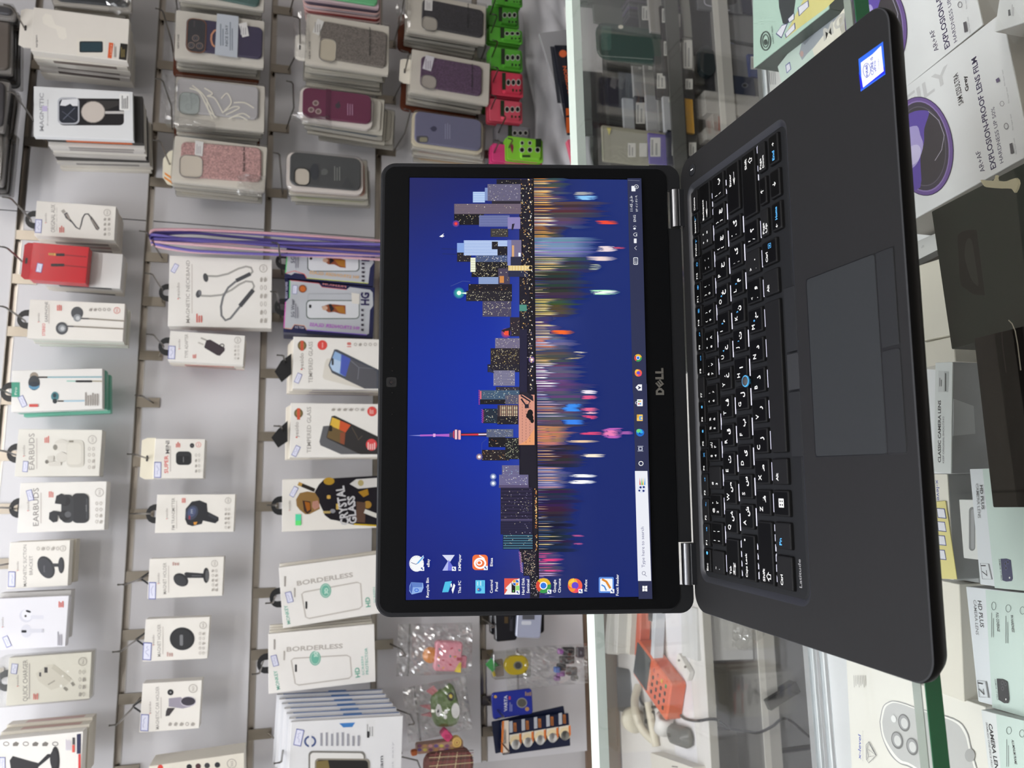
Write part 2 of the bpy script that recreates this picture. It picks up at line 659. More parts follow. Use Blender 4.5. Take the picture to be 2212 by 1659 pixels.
def slab(name, pts, z0, z1, col, parent, m='deck', gap=.5, r=1.5):
    x0, x1, y1, y0 = pts
    g = G().use(m)
    cx, cy = (x0 + x1) / 2, (y0 + y1) / 2
    ls = [[(a, b, z) for a, b in rrect(x0 - cx + e, x1 - cx - e, y1 - cy + e, y0 - cy - e, r, 3)] for z, e in ((z0, gap), (z1 - .2, gap), (z1, gap + .25))]
    g.loops(ls, col)
    g.use('plastic')
    g.loops([[(a, b, z0 + .06) for a, b in rrect(x0 - cx, x1 - cx, y1 - cy, y0 - cy, r, 3)], [(a, b, z0 + .07) for a, b in rrect(x0 - cx + gap, x1 - cx - gap, y1 - cy + gap, y0 - cy - gap, r, 3)]], '050505', False, False)
    o = g.build(name, parent)
    o.location = (cx * S, cy * S, 0)
    return o


slab('touchpad', (-60, 41.3, -196.2, -141.6), .0, .12, '2b2d2f', base, 'deck', .35, 1.6)
slab('touchpad_button', (-60, -8.6, -209.2, -196.4), .0, .45, '242527', base, 'deck', .55, 1.2)
slab('touchpad_button', (-8.2, 41.3, -209.2, -196.4), .0, .45, '242527', base, 'deck', .55, 1.2)
for a, b, c in ((-59.6, -21.2, '212224'), (-20.8, 1.3, '2d2e30'), (1.7, 41, '212224')):
    slab('pointer_button', (a, b, -131.2, -120), -1.9, .1, c, base, 'deck', .4, .8)
# power button
g = G().use('deck')
g.lathe([(4.4, -.1), (4.4, .25), (4.1, .4), (.05, .4)], 'z', (0, 0, 0), '222326', 24)
g.add([(-.4, -1.8, .45), (.4, -1.8, .45), (.4, 1.8, .45), (-.4, 1.8, .45)], [(0, 1, 2, 3)], 'f2f2f2')
g.use('plastic')
g.loops([[(5 * math.cos(t), 5 * math.sin(t), .05) for t in (2 * PI * k / 24 for k in range(24))], [(4.4 * math.cos(t), 4.4 * math.sin(t), .06) for t in (2 * PI * k / 24 for k in range(24))]], '060606', False, False)
o = g.build('power_button', base)
o.location = (155.6 * S, -18.4 * S, 0)
# processor sticker
X2 = (1600, 0, 2212 / 612)
SM = Matrix(((1, 0, 0, 0), (0, 0, 1, 0), (0, -1, 0, .1), (0, 0, 0, 1)))
g = G(Z=X2, M=LM @ SM).use('gloss')
g.d = 0
q = [(920, 462), (1112, 325), (1130, 580), (938, 715)]
g.poly(q, '2c5fd8')
g.poly([(923, 560), (938, 700), (1128, 572), (1124, 520), (950, 640)], '1a22c8')
g.poly([(940, 490), (1030, 425), (1098, 358), (1105, 440), (1118, 555), (1000, 650), (958, 684), (945, 600)], 'e8eaf4')
g.ring(987, 548, 31, 56, 5, '2a3f9a', 24)
g.T('intel', (1000, 600), (993, 502), 25, '2a3f9a', .02)
g.T('CORE i5', (1043, 580), (1034, 440), 21, '3c4c9a', .02)
g.T('vPro', (1064, 560), (1057, 470), 19, '6f78b8', .02)
g.T('inside', (1088, 540), (1082, 455), 11, '8d93c4', .01)
o = g.build('processor_sticker', base, SM)
o['label'] = 'blue and white processor sticker'

# lid: local x right, y to the back, z up the screen from the bottom edge of the picture
LID = trans(-.7, 5.7, 31.5) @ rotm('X', -.2323)
g = G().use('deck')
g.rbox(-166.6, 166.6, .6, 6.6, -21.6, 195.6, 11, '202124', 1.3, 7)
for a, b in ((-166.2, -147.4), (-116.8, 116.8), (147.4, 166.2)):
    if b - a > 100:
        g.rbox(a, b, .9, 6.4, -31, -20.5, .6, '1c1d1f', .5)
    else:
        arc = [(156.6 + 10 * math.cos(t), -21 - 10 * math.sin(t)) for t in [PI / 2 * k / 6 for k in range(7)]]
        pts = [(147.4, -19), (166.6, -8)] + [(min(x, 166.6), z) for x, z in arc] + [(147.4, -31)]
        pts = [(x * (1 if a > 0 else -1), z) for x, z in pts]
        g.prism(pts, .9, 6.4, '1c1d1f')
lid = g.build('lid', laptop, LID)
g = G().use('bezel')                                     # bezel: a frame around the picture
o_ = rrect(-163.4, 163.4, -20.9, 192.6, 9, 6)
i_ = rrect(-155.2, 155.2, -.6, 174.6, .4, 6)
g.loops([[(x, .7, z) for x, z in o_], [(x, -.1, z) for x, z in [(max(-163, min(163, x)), max(-20.5, min(192.2, z))) for x, z in o_]],
         [(x, -.1, z) for x, z in i_], [(x, .45, z) for x, z in [(x * .9985, 87 + (z - 87) * .997) for x, z in i_]]], '090a0c', False, False)
bez = g.build('bezel', lid)
for s_ in (-1, 1):
    h = G().use('metal')
    h.tube([(0, 0, 0), (29, 0, 0)], [4.2, 4.2], '77787c', 20)
    h.use('plastic')
    h.rbox(0, 29, -5, 4.8, -7, -.5, .3, '242528', .3)
    h.use('deck')
    o = h.build('hinge', laptop)
    o.location = ((s_ * 132 - 14.5 - .7) * S, .6 * S, 4.6 * S)
g = G(Z=(800, 330, 349 / 120), M=LM @ LID).use('plastic')
g.d = -.12
wc = (845.6, 825.5)
g.Z = (0, 0, 1)
g.rect(wc[0] - 11, wc[1] - 10.5, wc[0] + 11, wc[1] + 10.5, '08080a', 4)
g.ring(wc[0], wc[1], 11, 10.5, .8, '25262a', 20)
g.use('gloss')
g.ell(*wc, 6, 6, '121318')
g.ell(*wc, 2.6, 2.6, '3a3030')
g.ell(wc[0] + .4, wc[1], 1.2, 1.2, '050506')
for y in (752, 801, 848.5, 895):
    g.ell(847.5, y, 1.6, 1.5, '020202', 10)
o = g.build('webcam', lid)

# maker's mark, five raised strokes
LZ = (1340, 700, 830 / 180)
g = G(Z=LZ, M=LM @ LID).use('metal')
g.d = -.12


def stroke(pts, c='a6a49e'):
    q = [g.pt(p) for p in pts]
    g.prism(q, -.75, -.11, c)


o0 = Vector(g.pt((434, 707)))
K_ = (Vector(g.pt((434, 437))) - o0).length / 20


def mark(pts):
    g.prism([(o0.x + x * K_, o0.y + z * K_) for x, z in pts], -.75, -.11, 'a6a49e')


mark([(0, 0), (3.1, 0), (5.1, 1.9), (5.1, 4.1), (3.1, 6), (0, 6), (0, 1.5), (1.6, 1.5), (1.6, 4.5), (2.6, 4.5), (3.5, 3.6), (3.5, 2.4), (2.6, 1.5), (0, 1.5)])
c_, s_ = math.cos(.68), math.sin(.68)
E_ = [(-2.2, -2.3), (2.2, -2.3), (2.2, -1.15), (-.9, -1.15), (-.9, -.55), (2.2, -.55), (2.2, .55), (-.9, .55), (-.9, 1.15), (2.2, 1.15), (2.2, 2.3), (-2.2, 2.3)]
mark([(8.3 + x * c_ - z * s_, 3 + x * s_ + z * c_) for x, z in E_])
for x in (11.5, 15.8):
    mark([(x, 0), (x + 4, 0), (x + 4, 1.5), (x + 1.6, 1.5), (x + 1.6, 6), (x, 6)])
o = g.build('maker_logo', lid)
# ------------------------------------------------------------------ what the laptop's screen shows: one flat lit picture
g = G(Z=(860, 370, 1936 / 560), M=LM @ LID).use('glow')
SA, SB = (860, 370, 1936 / 560), (860, 830, 1936 / 560)
W2, H2 = 154.7, 174.05
g.step = .006
LAY0 = .36


def mix(a, b, t):
    return tuple(a[i] + (b[i] - a[i]) * t for i in range(3))


def rgb(h):
    return tuple(int(h[i:i + 2], 16) for i in (0, 2, 4))


# (u from the left edge 0..1, v from the top 0..1)
def sky(u, v):
    top = mix((10, 26, 116), (6, 40, 148), min(1, u * 2.2)) if u < .45 else mix((6, 40, 148), (26, 32, 98), min(1, max(0, (u - .55) / .42)) ** 1.4)
    mid = mix((18, 30, 108), (6, 44, 164), math.sin(min(1, max(0, u * .95 + .05)) * PI))
    hor = mix((50, 50, 112), (54, 74, 172), math.sin(u * PI))
    if v < .3:
        return mix(top, mid, v / .3)
    return mix(mid, hor, min(1, (v - .3) / .22) ** 1.6)


def sea(u, v):
    a = mix((40, 44, 96), (44, 58, 130), math.sin(u * PI))
    b = mix((12, 34, 108), (24, 44, 114), u)
    return mix(a, b, min(1, (v - .53) / .25))


NX, NZ = 24, 28
vs, cs = [], []
for j in range(NZ + 1):
    for i in range(NX + 1):
        u, v = i / NX, j / NZ
        vs.append((-W2 + 2 * W2 * u, LAY0, H2 * (1 - v)))
        cs.append(sky(u, v) if v < .535 else sea(u, v))
g.add(vs, [(j * (NX + 1) + i, j * (NX + 1) + i + 1, (j + 1) * (NX + 1) + i + 1, (j + 1) * (NX + 1) + i) for j in range(NZ) for i in range(NX)], cs)
g.d = LAY0 - .02
DARK = '120f1c'


def bld(Z, x0, x1, y0, y1, c, win=None, n=0, wc='d8c890', stripe=None, sn=8, seed=0):
    """a tower: x is the photograph's left-right (top of the tower = small x), y its width"""
    g.Z = Z
    g.rect(x0, y0, x1, y1, c)
    r = random.Random(seed + int(x0 * 7 + y0))
    if stripe:
        for k in range(sn):
            b = y0 + (y1 - y0) * (k + .5) / sn
            w = (y1 - y0) / sn * .42
            g.d -= 0
            g.rect(x0 + 4, b - w / 2, x1 - 2, b + w / 2, stripe)
            g.d += g.step
        g.d -= g.step
    if n:
        g.d -= g.step
        for k in range(n):
            a = r.uniform(x0 + 3, x1 - 8)
            b = r.uniform(y0 + 2, y1 - 6)
            g.d += g.step
            g.rect(a, b, a + r.uniform(2, 7), b + r.uniform(2, 5), r.choice((wc, wc, 'fff6d8', '8f8870')))
        g.d -= g.step


def glow(Z, a, b, r, c, core='ffffff'):
    g.Z = Z
    base_ = g.pt((a, b))
    n = 16
    pts = [g.pt((a + r * math.cos(2 * PI * k / n), b + r * math.sin(2 * PI * k / n))) for k in range(n)]
    g.d -= g.step
    bg = rgb('1c3a94')
    g.add([(base_[0], g.d, base_[1])] + [(x, g.d, z) for x, z in pts], [(0, 1 + k, 1 + (k + 1) % n) for k in range(n)], [rgb(c)] + [bg] * n)
    g.ell(a, b, r * .38, r * .38, core, 10)


# low city band along the shore
g.Z = SA
g.poly([(905, 58), (1004, 58), (1024, 1659), (905, 1659)], '1b1826')
g.Z = SB
g.poly([(905, 0), (1030, 0), (1050, 1600), (985, 1600), (985, 1450), (905, 1240)], '1b1826')
T_ = [
    (SA, 735, 910, 58, 95, '171420', 6), (SA, 668, 915, 95, 220, '6f6a86', 60, 'b6b2c6', '57536c', 14), (SA, 558, 648, 152, 232, '9ab6e4', 0, '', 'c8dcf8', 6),
    (SA, 648, 668, 122, 218, '7f93c4', 0), (SA, 700, 915, 220, 242, '2a2431', 0), (SA, 418, 918, 242, 318, '5c5164', 30, 'b89a86', '82727e', 12),
    (SA, 418, 640, 318, 400, '120f17', 26), (SA, 605, 832, 328, 412, '7a82b4', 0, '', '525a8a', 7), (SA, 690, 822, 428, 490, '2f2c33', 24, 'c6b070', '4a4640', 6),
    (SA, 440, 495, 535, 606, '86a6e2', 0), (SA, 440, 545, 606, 676, '231f2a', 10), (SA, 490, 816, 515, 628, '8faade', 0, '', 'd4e2fa', 10),
    (SA, 700, 745, 525, 582, '1d1a24', 4), (SA, 742, 816, 560, 656, '191722', 6), (SA, 580, 830, 628, 690, '5a6c96', 50, 'e6e8f0', '2c3450', 8),
    (SA, 575, 830, 676, 752, '1a1820', 90, 'd6c990'), (SA, 540, 578, 645, 752, 'd8dcc0', 0, '', 'f6f8e4', 6), (SA, 548, 750, 752, 790, '14121a', 40),
    (SA, 600, 752, 790, 842, '6f86b8', 0, '', 'a9bce0', 5), (SA, 525, 850, 842, 892, '1b161e', 20, 'b58a60'), (SA, 508, 850, 892, 970, '232029', 80, 'd9d2a8'),
    (SA, 630, 845, 970, 1086, '4b4660', 90, 'e2d8b8'), (SA, 748, 835, 725, 842, '4a4258', 10), (SA, 835, 910, 1090, 1232, '2c242f', 20, 'd0a080'),
    (SA, 725, 910, 1246, 1326, '7d7690', 40, 'cfc6d2', '625a78', 8), (SA, 690, 908, 1322, 1442, '262028', 110, 'd9c27a'), (SA, 668, 905, 1442, 1500, '221f2c', 30),
    (SA, 712, 872, 1488, 1602, '8b88a2', 40, 'd8d6e6', '5d5a78', 10), (SA, 730, 905, 1610, 1640, '302b3a', 10),
    (SB, 610, 905, 45, 116, '4f6a86', 60, 'c6e0e0', '2c4058', 6), (SB, 612, 905, 114, 150, '17151e', 6), (SB, 800, 905, 80, 150, '57566c', 20),
    (SB, 635, 752, 182, 292, '1f2a3a', 40, '86b0b8'), (SB, 742, 898, 155, 240, '3b2f36', 0), (SB, 740, 898, 240, 300, '1c1822', 20),
    (SB, 660, 860, 335, 396, '59617c', 70, 'a8b0c0'), (SB, 675, 802, 396, 470, '131019', 12, 'd88850'), (SB, 625, 832, 490, 570, '241c22', 50, 'c89858'),
    (SB, 800, 905, 400, 560, '1a1a20', 90, 'c8d0a8'), (SB, 775, 905, 605, 676, '5f5a80', 30, '9cc0e0', '7a769a', 8), (SB, 755, 972, 676, 768, '7d789e', 40, 'e6e8f4', '514c74', 9),
    (SB, 752, 975, 752, 774, '5a5072', 0), (SB, 765, 1002, 772, 1012, '2a2440', 70, '9c9ab8', '1c1830', 9), (SB, 768, 1000, 1005, 1020, '4c4566', 0),
    (SB, 765, 1002, 1020, 1122, '1b1930', 14, 'b0aecb', '28254a', 8), (SB, 782, 1006, 1122, 1232, '102038', 16, 'e8e4c8', '4a7a90', 6),
    (SB, 915, 1032, 1240, 1330, '1b1726', 60, 'e0b0a8'), (SB, 935, 1032, 1330, 1430, '1b1726', 70, 'f0d0b0'), (SB, 985, 1050, 1430, 1588, '151422', 50, 'd8c8d8'),
]
for k, t in enumerate(T_):
    t = list(t) + [''] * (10 - len(t))
    bld(t[0], t[1], t[2], t[3], t[4], t[5], None, t[6], t[7] or 'd8c890', t[8] or None, t[9] or 8, k)
g.Z = SB
for i in range(9):                                    # lit office floors
    for j in range(8):
        g.d += g.step * (j > 0 or i > 0)
        g.rect(760 + i * 15, 160 + j * 10, 770 + i * 15, 167 + j * 10, 'ecd8b4' if (i * j) % 3 else 'b89880')
for a, b in ((420, 432),):
    glow(SA, 432, 393, 26, 'c83038', 'ff4038')
glow(SA, 455, 910, 44, '40d8a8', 'f0fff4')
glow(SA, 805, 1210, 40, 'e04030', 'ff7040')
glow(SB, 710, 690, 26, 'd0e0f8'), glow(SB, 710, 740, 26, 'd0e0f8'), glow(SB, 606, 542, 26, 'f0c090'), glow(SA, 998, 1408, 24, 'f0a070')
g.Z = SA
g.poly([(510, 905), (460, 910), (510, 920)], 'dffbe8')
g.poly([(768, 1190), (838, 1165), (838, 1232)], '2a2027')
g.poly([(795, 1195), (825, 1192), (825, 1228), (797, 1222)], 'f0503a')
g.line([(325, 580), (440, 584)], 3, '20284a'), g.line([(330, 619), (440, 622)], 3, '20284a')
g.line([(392, 860), (480, 822), (540, 826)], 3, '4a5a90')
g.rect(818, 345, 912, 432, '8d84b8'), g.poly([(850, 396), (870, 392), (858, 440), (846, 440)], '2a2436')
g.rect(816, 515, 845, 705, '7a86c8'), g.rect(845, 515, 920, 640, '77708f'), g.rect(850, 555, 866, 640, 'd9a878'), g.rect(840, 640, 920, 705, '2a2c44'), g.rect(898, 610, 915, 638, 'e6f0ff')
g.rect(822, 706, 1000, 744, 'e2c684')
for k in range(7):
    g.rect(840 + k * 22, 708, 844 + k * 22, 742, 'f8eac0')
g.rect(822, 744, 968, 790, '262b48'), g.rect(905, 998, 960, 1046, '4f8f80'), g.rect(758, 784, 790, 835, 'd08a4a')
g.poly([(664, 1445), (712, 1498), (720, 1510), (680, 1500)], '2b2f45')
g.rect(908, 1180, 962, 1659, '22203a')
r_ = random.Random(3)
g.step = .002
for k in range(46):                                   # quay lamps
    y = 60 + k * 34
    xa = 968 + (k % 3) * 8 + k * .35
    g.rect(xa, y, xa + 8, y + 10, ('ffe6b8', 'f8c890', 'ffffff')[k % 3])
for k in range(300):
    y = r_.uniform(60, 1650)
    a = r_.uniform(912, 1000)
    if y > 1180 and a < 960:
        continue
    g.rect(a, y, a + r_.uniform(3, 8), y + r_.uniform(2, 9), r_.choice(('f0c070', 'ffe8b0', 'c89050', 'e8e8d0', '7a6a58')) if y < 1180 else r_.choice(('f0e0c0', '8a8090')))
for k in range(20):                                   # waterside trees
    y = 520 + k * 34
    g.ell(985 + k * .4, y, 12, 14, '0f0d12', 8)
g.Z = SB
g.step = .006
g.rect(612, 52, 622, 112, 'e06878'), g.rect(900, 80, 1018, 454, 'd89884')
g.poly([(1018, 330), (1018, 454), (900, 454), (960, 420)], 'eaa070')
for i in range(3):
    for j in range(16):
        g.d += g.step * .9
        g.rect(925 + i * 28, 105 + j * 21 + (i % 2) * 8, 928 + i * 28, 117 + j * 21 + (i % 2) * 8, '7a5350')
g.line([(915, 85), (985, 130), (960, 170), (918, 110)], 12, '231f2e'), g.poly([(945, 150), (975, 150), (975, 180), (945, 180)], '231f2e')
g.poly([(900, 60), (960, 60), (1005, 90), (1010, 130), (930, 80)], '231f2e')
for a, b, q in ((985, 215, 22), (990, 250, 20), (975, 235, 20), (1000, 275, 14)):
    g.ell(a, b, q, q * 1.2, '0c0b10', 9)
# tall slender tower
g.poly([(80, 384), (170, 379), (170, 388)], '8a90d8'), g.poly([(165, 377), (270, 375), (385, 371), (385, 393), (270, 388), (165, 390)], 'b060c8')
g.poly([(262, 370), (280, 370), (280, 394), (262, 394)], 'e0a8e0'), g.poly([(383, 362), (405, 362), (405, 398), (383, 398)], '3a3a70')
g.ell(436, 376, 32, 40, '5a3a6a', 16), g.rect(425, 340, 440, 412, 'f0d0d8', 4), g.rect(450, 344, 468, 414, 'f4b0b8', 5), g.rect(412, 350, 420, 402, 'd04060', 3)
g.poly([(468, 366), (660, 362), (660, 390), (468, 388)], '33223f'), g.poly([(472, 374), (600, 370), (600, 382), (472, 382)], 'e0344a'), g.poly([(600, 371), (660, 370), (660, 380), (600, 381)], 'f0d8e4')
g.line([(625, 560), (625, 440), (660, 410)], 3, '3a4a90')
for k in range(26):
    b = 45 + k * 4.2
    if k % 4 < 3:
        g.d += g.step * .9
        g.rect(602, b, 608, b + 3, 'e04060')
for k in range(20):
    g.d += g.step * .9
    g.rect(622 + (k % 3) * 6, 190 + k * 5, 630 + (k % 3) * 6, 193 + k * 5, 'e84870')
for k in range(26):
    g.d += g.step * .9
    g.rect(900 + (k % 2) * 9 + k * .6, 1250 + k * 6, 908 + (k % 2) * 9 + k * .6, 1254 + k * 6, ('f090c8', 'ffd0e0')[k % 2])
g.step = .002
for k in range(90):
    y = r_.uniform(770, 1240)
    a = 1008 + y * .018 + r_.uniform(-6, 12)
    g.rect(a, y, a + 7, y + r_.uniform(3, 9), r_.choice(('f0b060', 'ffe0a0', 'd88040')))

# mirror streaks on the water
CYC = [0]
g.d -= .02
WB = g.d


def streak(Z, x0, x1, y, w, c, fade=.75, soft=0):
    g.Z = Z
    CYC[0] = (CYC[0] + 1) % 40
    dd = WB - CYC[0] * .004
    n = 5
    c0 = rgb(c)
    bg = (20, 40, 110)
    vs, cs = [], []
    for k in range(n + 1):
        t = k / n
        x = x0 + (x1 - x0) * t
        ww = w * (.55 + .45 * math.sin(min(1, t * 1.4) * PI / 2)) * (1 if t < .8 else (1 - t) / .2 * .8 + .15) / 2
        cc = mix(c0, bg, max(0, (t - (1 - fade)) / fade) ** 1.3)
        if soft and t < soft:
            cc = mix(bg, c0, t / soft)
        for b in (y - ww, y + ww):
            q = g.pt((x, b))
            vs.append((q[0], dd, q[1]))
            cs.append(cc)
    g.add(vs, [(2 * k, 2 * k + 1, 2 * k + 3, 2 * k + 2) for k in range(n)], cs)


def shoreA(y):
    return 1010 + y * .0115


BANDS = [   # y from, y to (SA), dim body colour, bright colours, body end, bright end
    (60, 235, '4a4654', ('f0a850', 'ffd890', 'c88040', '5a4a50'), 1300, 1145), (235, 330, '4a3e40', ('d89848', 'f0c078', '3a2e30'), 1600, 1150),
    (330, 420, '544e66', ('e0a060', 'fff0d0', '8a6a58'), 1440, 1140), (420, 500, '4e4030', ('d8a058', 'a06838'), 1320, 1150),
    (500, 640, '7484b0', ('f0b080', 'fff4e0', 'c07850', '9aa8d0'), 1560, 1150), (640, 750, '453f40', ('f0d090', 'c8a060', 'e8dcc0'), 1500, 1240),
    (750, 960, '36303a', ('ffe8b0', 'e8c878', '9a8458', 'f0ead0'), 1470, 1240), (960, 1090, '4b4538', ('ffe8a0', 'd8c070', '8a9058'), 1380, 1160),
    (1090, 1240, '4a4268', ('f0d8a8', '8a7a78'), 1220, 1120), (1240, 1330, '6a6488', ('e0d0e0', 'f08858'), 1350, 1140), (1330, 1450, '4c4250', ('fff4e0', 'f0c080', 'a08a58'), 1380, 1150),
    (1450, 1659, '5a4e74', ('ffffff', 'e8e0f0', '8a5a8a'), 1420, 1130)]
for y0, y1, body, br, xe, be in BANDS:
    y = y0
    while y < y1:
        w = r_.uniform(8, 22)
        streak(SA, shoreA(y), xe + r_.uniform(-90, 30), y + w / 2, w * 1.25, '%02x%02x%02x' % tuple(int(max(0, min(255, c + r_.uniform(-22, 18)))) for c in rgb(body)), .45)
        y += w
    y = y0
    while y < y1:
        w = r_.uniform(3, 10)
        streak(SA, shoreA(y), be + r_.uniform(-30, 90), y + w / 2, w, r_.choice(br), .42)
        y += w + r_.uniform(1, 12)
BANDS2 = [(0, 150, '4e4866', ('e8e4f4', 'c0a0b8', '8a84b0'), 1500, 1140), (150, 310, '584a5c', ('f0d0c0', 'e09070', 'c8b8d8'), 1420, 1200),
          (310, 455, 'b87a66', ('f0a070', 'ffd0a0', 'e08068'), 1330, 1160), (455, 600, '2a2636', ('e0b088', '5a4a58', 'f0d8c0'), 1400, 1200), (600, 780, '6a6590', ('b8b4d4', 'e8a880'), 1300, 1200),
          (780, 1010, '262240', ('e8e0f0', 'e8a868', '4a4468', 'f0c898'), 1380, 1160), (1010, 1240, '181c38', ('c0a080', '3a5070', 'e0c890'), 1330, 1170), (1240, 1430, '4c3a6a', ('f0a0c0', 'ffe0d8', 'e04888', 'c8b0d8'), 1220, 1160),
          (1430, 1590, '2a2c62', ('8a80b0', 'b8a8c8'), 1160, 1110)]
for y0, y1, body, br, xe, be in BANDS2:
    y = y0
    while y < y1:
        w = r_.uniform(8, 24)
        streak(SB, 1030 + y * .013, xe + r_.uniform(-80, 40), y + w / 2, w * 1.25, '%02x%02x%02x' % tuple(int(max(0, min(255, c + r_.uniform(-18, 18)))) for c in rgb(body)), .45)
        y += w
    y = y0
    while y < y1:
        w = r_.uniform(3, 8)
        streak(SB, 1030 + y * .013, be + r_.uniform(-40, 90), y + w / 2, w, r_.choice(br), .45)
        y += w + r_.uniform(4, 18)
for a in ((SA, 1315, 1495, 205, 30, '8ac8f8'), (SA, 1310, 1475, 172, 22, 'a8a8a8'), (SA, 1475, 1645, 388, 26, 'f04a34'), (SA, 1030, 1330, 535, 40, 'b8c8ec'), (SA, 1480, 1640, 585, 40, 'f0dce0'), (SA, 1600, 1700, 578, 12, 'c04868'),
          (SA, 1400, 1640, 658, 30, 'f4dcd8'), (SA, 1380, 1520, 720, 40, 'b8c0a8'), (SA, 1020, 1240, 725, 34, 'ecc878'), (SA, 1080, 1240, 888, 22, 'f4ecf4'), (SA, 1430, 1660, 908, 34, 'b8fcc8'), (SA, 1450, 1640, 908, 20, 'f4fff4'), (SA, 1160, 1390, 1388, 34, 'e8c878'),
          (SA, 1130, 1322, 1206, 30, 'ff6a28'), (SA, 1200, 1300, 1206, 14, 'ffb040'), (SA, 1030, 1130, 1262, 22, 'f08848'), (SA, 1240, 1420, 1356, 10, 'fff0d0'), (SB, 1355, 1490, 60, 26, 'f0e8f4'), (SB, 1360, 1490, 100, 26, 'e05888'),
          (SB, 1210, 1390, 176, 56, '3a90f4'), (SB, 1220, 1395, 284, 34, '3a86f0'), (SB, 1350, 1500, 190, 24, 'e86890'), (SB, 1360, 1500, 215, 14, 'f0b8c8'), (SB, 1370, 1495, 248, 26, 'e04878'), (SB, 1360, 1540, 368, 20, 'e04878'), (SB, 1520, 1680, 366, 76, 'c060b8'),
          (SB, 1525, 1660, 366, 40, 'f080b8'), (SB, 1640, 1756, 364, 22, 'a05aa8'), (SB, 1240, 1510, 428, 16, 'f4d0a8'), (SB, 1350, 1545, 534, 22, 'fff0d8'), (SB, 1265, 1490, 684, 22, 'ffffff'), (SB, 1265, 1485, 730, 26, 'ffffff'), (SB, 1050, 1200, 1088, 10, 'f0c060'), (SB, 1050, 1190, 990, 8, 'f0c878'),
          (SB, 1280, 1390, 1130, 12, 'b0508a'), (SB, 1280, 1390, 1190, 10, 'b0508a'), (SB, 1060, 1240, 1310, 18, 'e83c80'), (SB, 1060, 1245, 1390, 10, 'f04890')):
    n_ = max(1, int(a[4] / 6))
    streak(*a, .45, .3)
    for k in range(n_):
        ln = a[2] - a[1]
        streak(a[0], a[1] + r_.uniform(-.08, .25) * ln, a[2] + r_.uniform(-.3, .06) * ln, a[3] + (k + .5 - n_ / 2) * a[4] / n_, a[4] / n_ * 1.2, a[5], .3, .2)
g.d = WB - .2
g.step = .006
g.Z = SA
g.poly([(1000, 58), (1012, 58), (1030, 1659), (1018, 1659)], '0c0a14')
g.Z = SB
g.poly([(1022, 0), (1034, 0), (1053, 1590), (1043, 1590)], '0c0a14')

# pointer, taskbar, icons
g.Z = SA
g.poly([(308, 494), (344, 470), (334, 484), (346, 488), (342, 494), (332, 492), (336, 500)], 'ffffff')
q = [(1712, 62), (1803, 62), (1850, 1659)]
g.poly([(1708, 60), (1812, 60), (1852, 1659), (1748, 1659)], '2b3050')
g.Z = SB
g.poly([(1750, 0), (1853, 0), (1894, 1600), (1792, 1600)], '2b2f50')
g.poly([(1764, 648), (1857, 648), (1885, 1466), (1787, 1466)], 'eceef6')
g.T('Type here to search', (1838, 1366), (1830, 1063), 24, '6a6a90')
g.ring(1830, 1408, 14, 14, 3, '4a4a70'), g.line([(1836, 1420), (1852, 1432)], 3, '4a4a70')
g.poly([(1820, 1502), (1836, 1504), (1836, 1522), (1820, 1522)], 'ffffff'), g.poly([(1820, 1524), (1836, 1524), (1836, 1542), (1820, 1544)], 'ffffff')
g.poly([(1839, 1504), (1856, 1502), (1856, 1522), (1839, 1522)], 'ffffff'), g.poly([(1839, 1524), (1856, 1524), (1856, 1544), (1839, 1542)], 'ffffff')
g.ell(1815, 782, 31, 30, 'dfe4f4'), g.ell(1806, 770, 9, 9, '20307a', 6), g.ell(1830, 768, 9, 9, '20307a', 6), g.ell(1828, 796, 9, 9, '20307a', 6), g.ell(1797, 794, 8, 8, '20307a', 6)
for k, (c, a) in enumerate((('e05040', 1802), ('58b858', 1815), ('e8c048', 1824), ('50a0e0', 1836))):
    g.poly([(a - 4, 752), (a + 6, 752), (a + (k - 1.5) * 2, 695)], c)
g.ring(1809, 592, 18, 18, 5, 'ffffff', 20)
g.frame(1790, 470, 1820, 494, 3, 'd8dcec'), g.rect(1796, 474, 1815, 490, '2b2f50'), g.line([(1784, 464), (1826, 464)], 3, 'd8dcec'), g.line([(1784, 500), (1826, 500)], 3, 'd8dcec')
g.ell(1803, 363, 30, 28, '1f6fd0'), g.ell(1796, 352, 22, 17, '3fc0c8'), g.ell(1790, 348, 14, 12, '70d878'), g.ell(1806, 368, 14, 8, '124a98'), g.ell(1812, 360, 12, 9, '35b0e8')
g.rect(1778, 228, 1822, 276, 'f4c860', 3), g.rect(1780, 228, 1792, 252, 'e0a838', 2), g.rect(1796, 240, 1818, 268, '4a9ae8', 3), g.rect(1806, 248, 1820, 262, 'f4d890', 2)
g.rect(1780, 115, 1822, 166, 'f4f4f8', 4), g.ring(1776, 141, 10, 10, 3, 'f4f4f8'), g.rect(1788, 124, 1798, 134, '70b040'), g.rect(1800, 124, 1810, 134, 'f0b030'), g.rect(1788, 144, 1798, 154, 'e05030'), g.rect(1800, 144, 1810, 154, '3a90e0')
g.poly([(1768, 26), (1788, 4), (1816, 4), (1816, 50), (1788, 50)], 'f4f4f8'), g.poly([(1784, 14), (1812, 28), (1784, 44), (1792, 28)], '2b2f50')
g.Z = SA


def chrome(a, b, r):
    g.ell(a, b, r, r, 'e8b830', 24)
    g.poly([(a, b)] + [(a + r * math.cos(t), b + r * math.sin(t)) for t in [PI * .55 + k * PI / 12 for k in range(9)]], 'd84838')
    g.poly([(a, b)] + [(a + r * math.cos(t), b + r * math.sin(t)) for t in [-.2 + k * PI / 12 for k in range(10)]], '3a9a50')
    g.ell(a, b, r * .52, r * .52, 'ffffff', 20), g.ell(a, b, r * .4, r * .4, '2f78e0', 20)


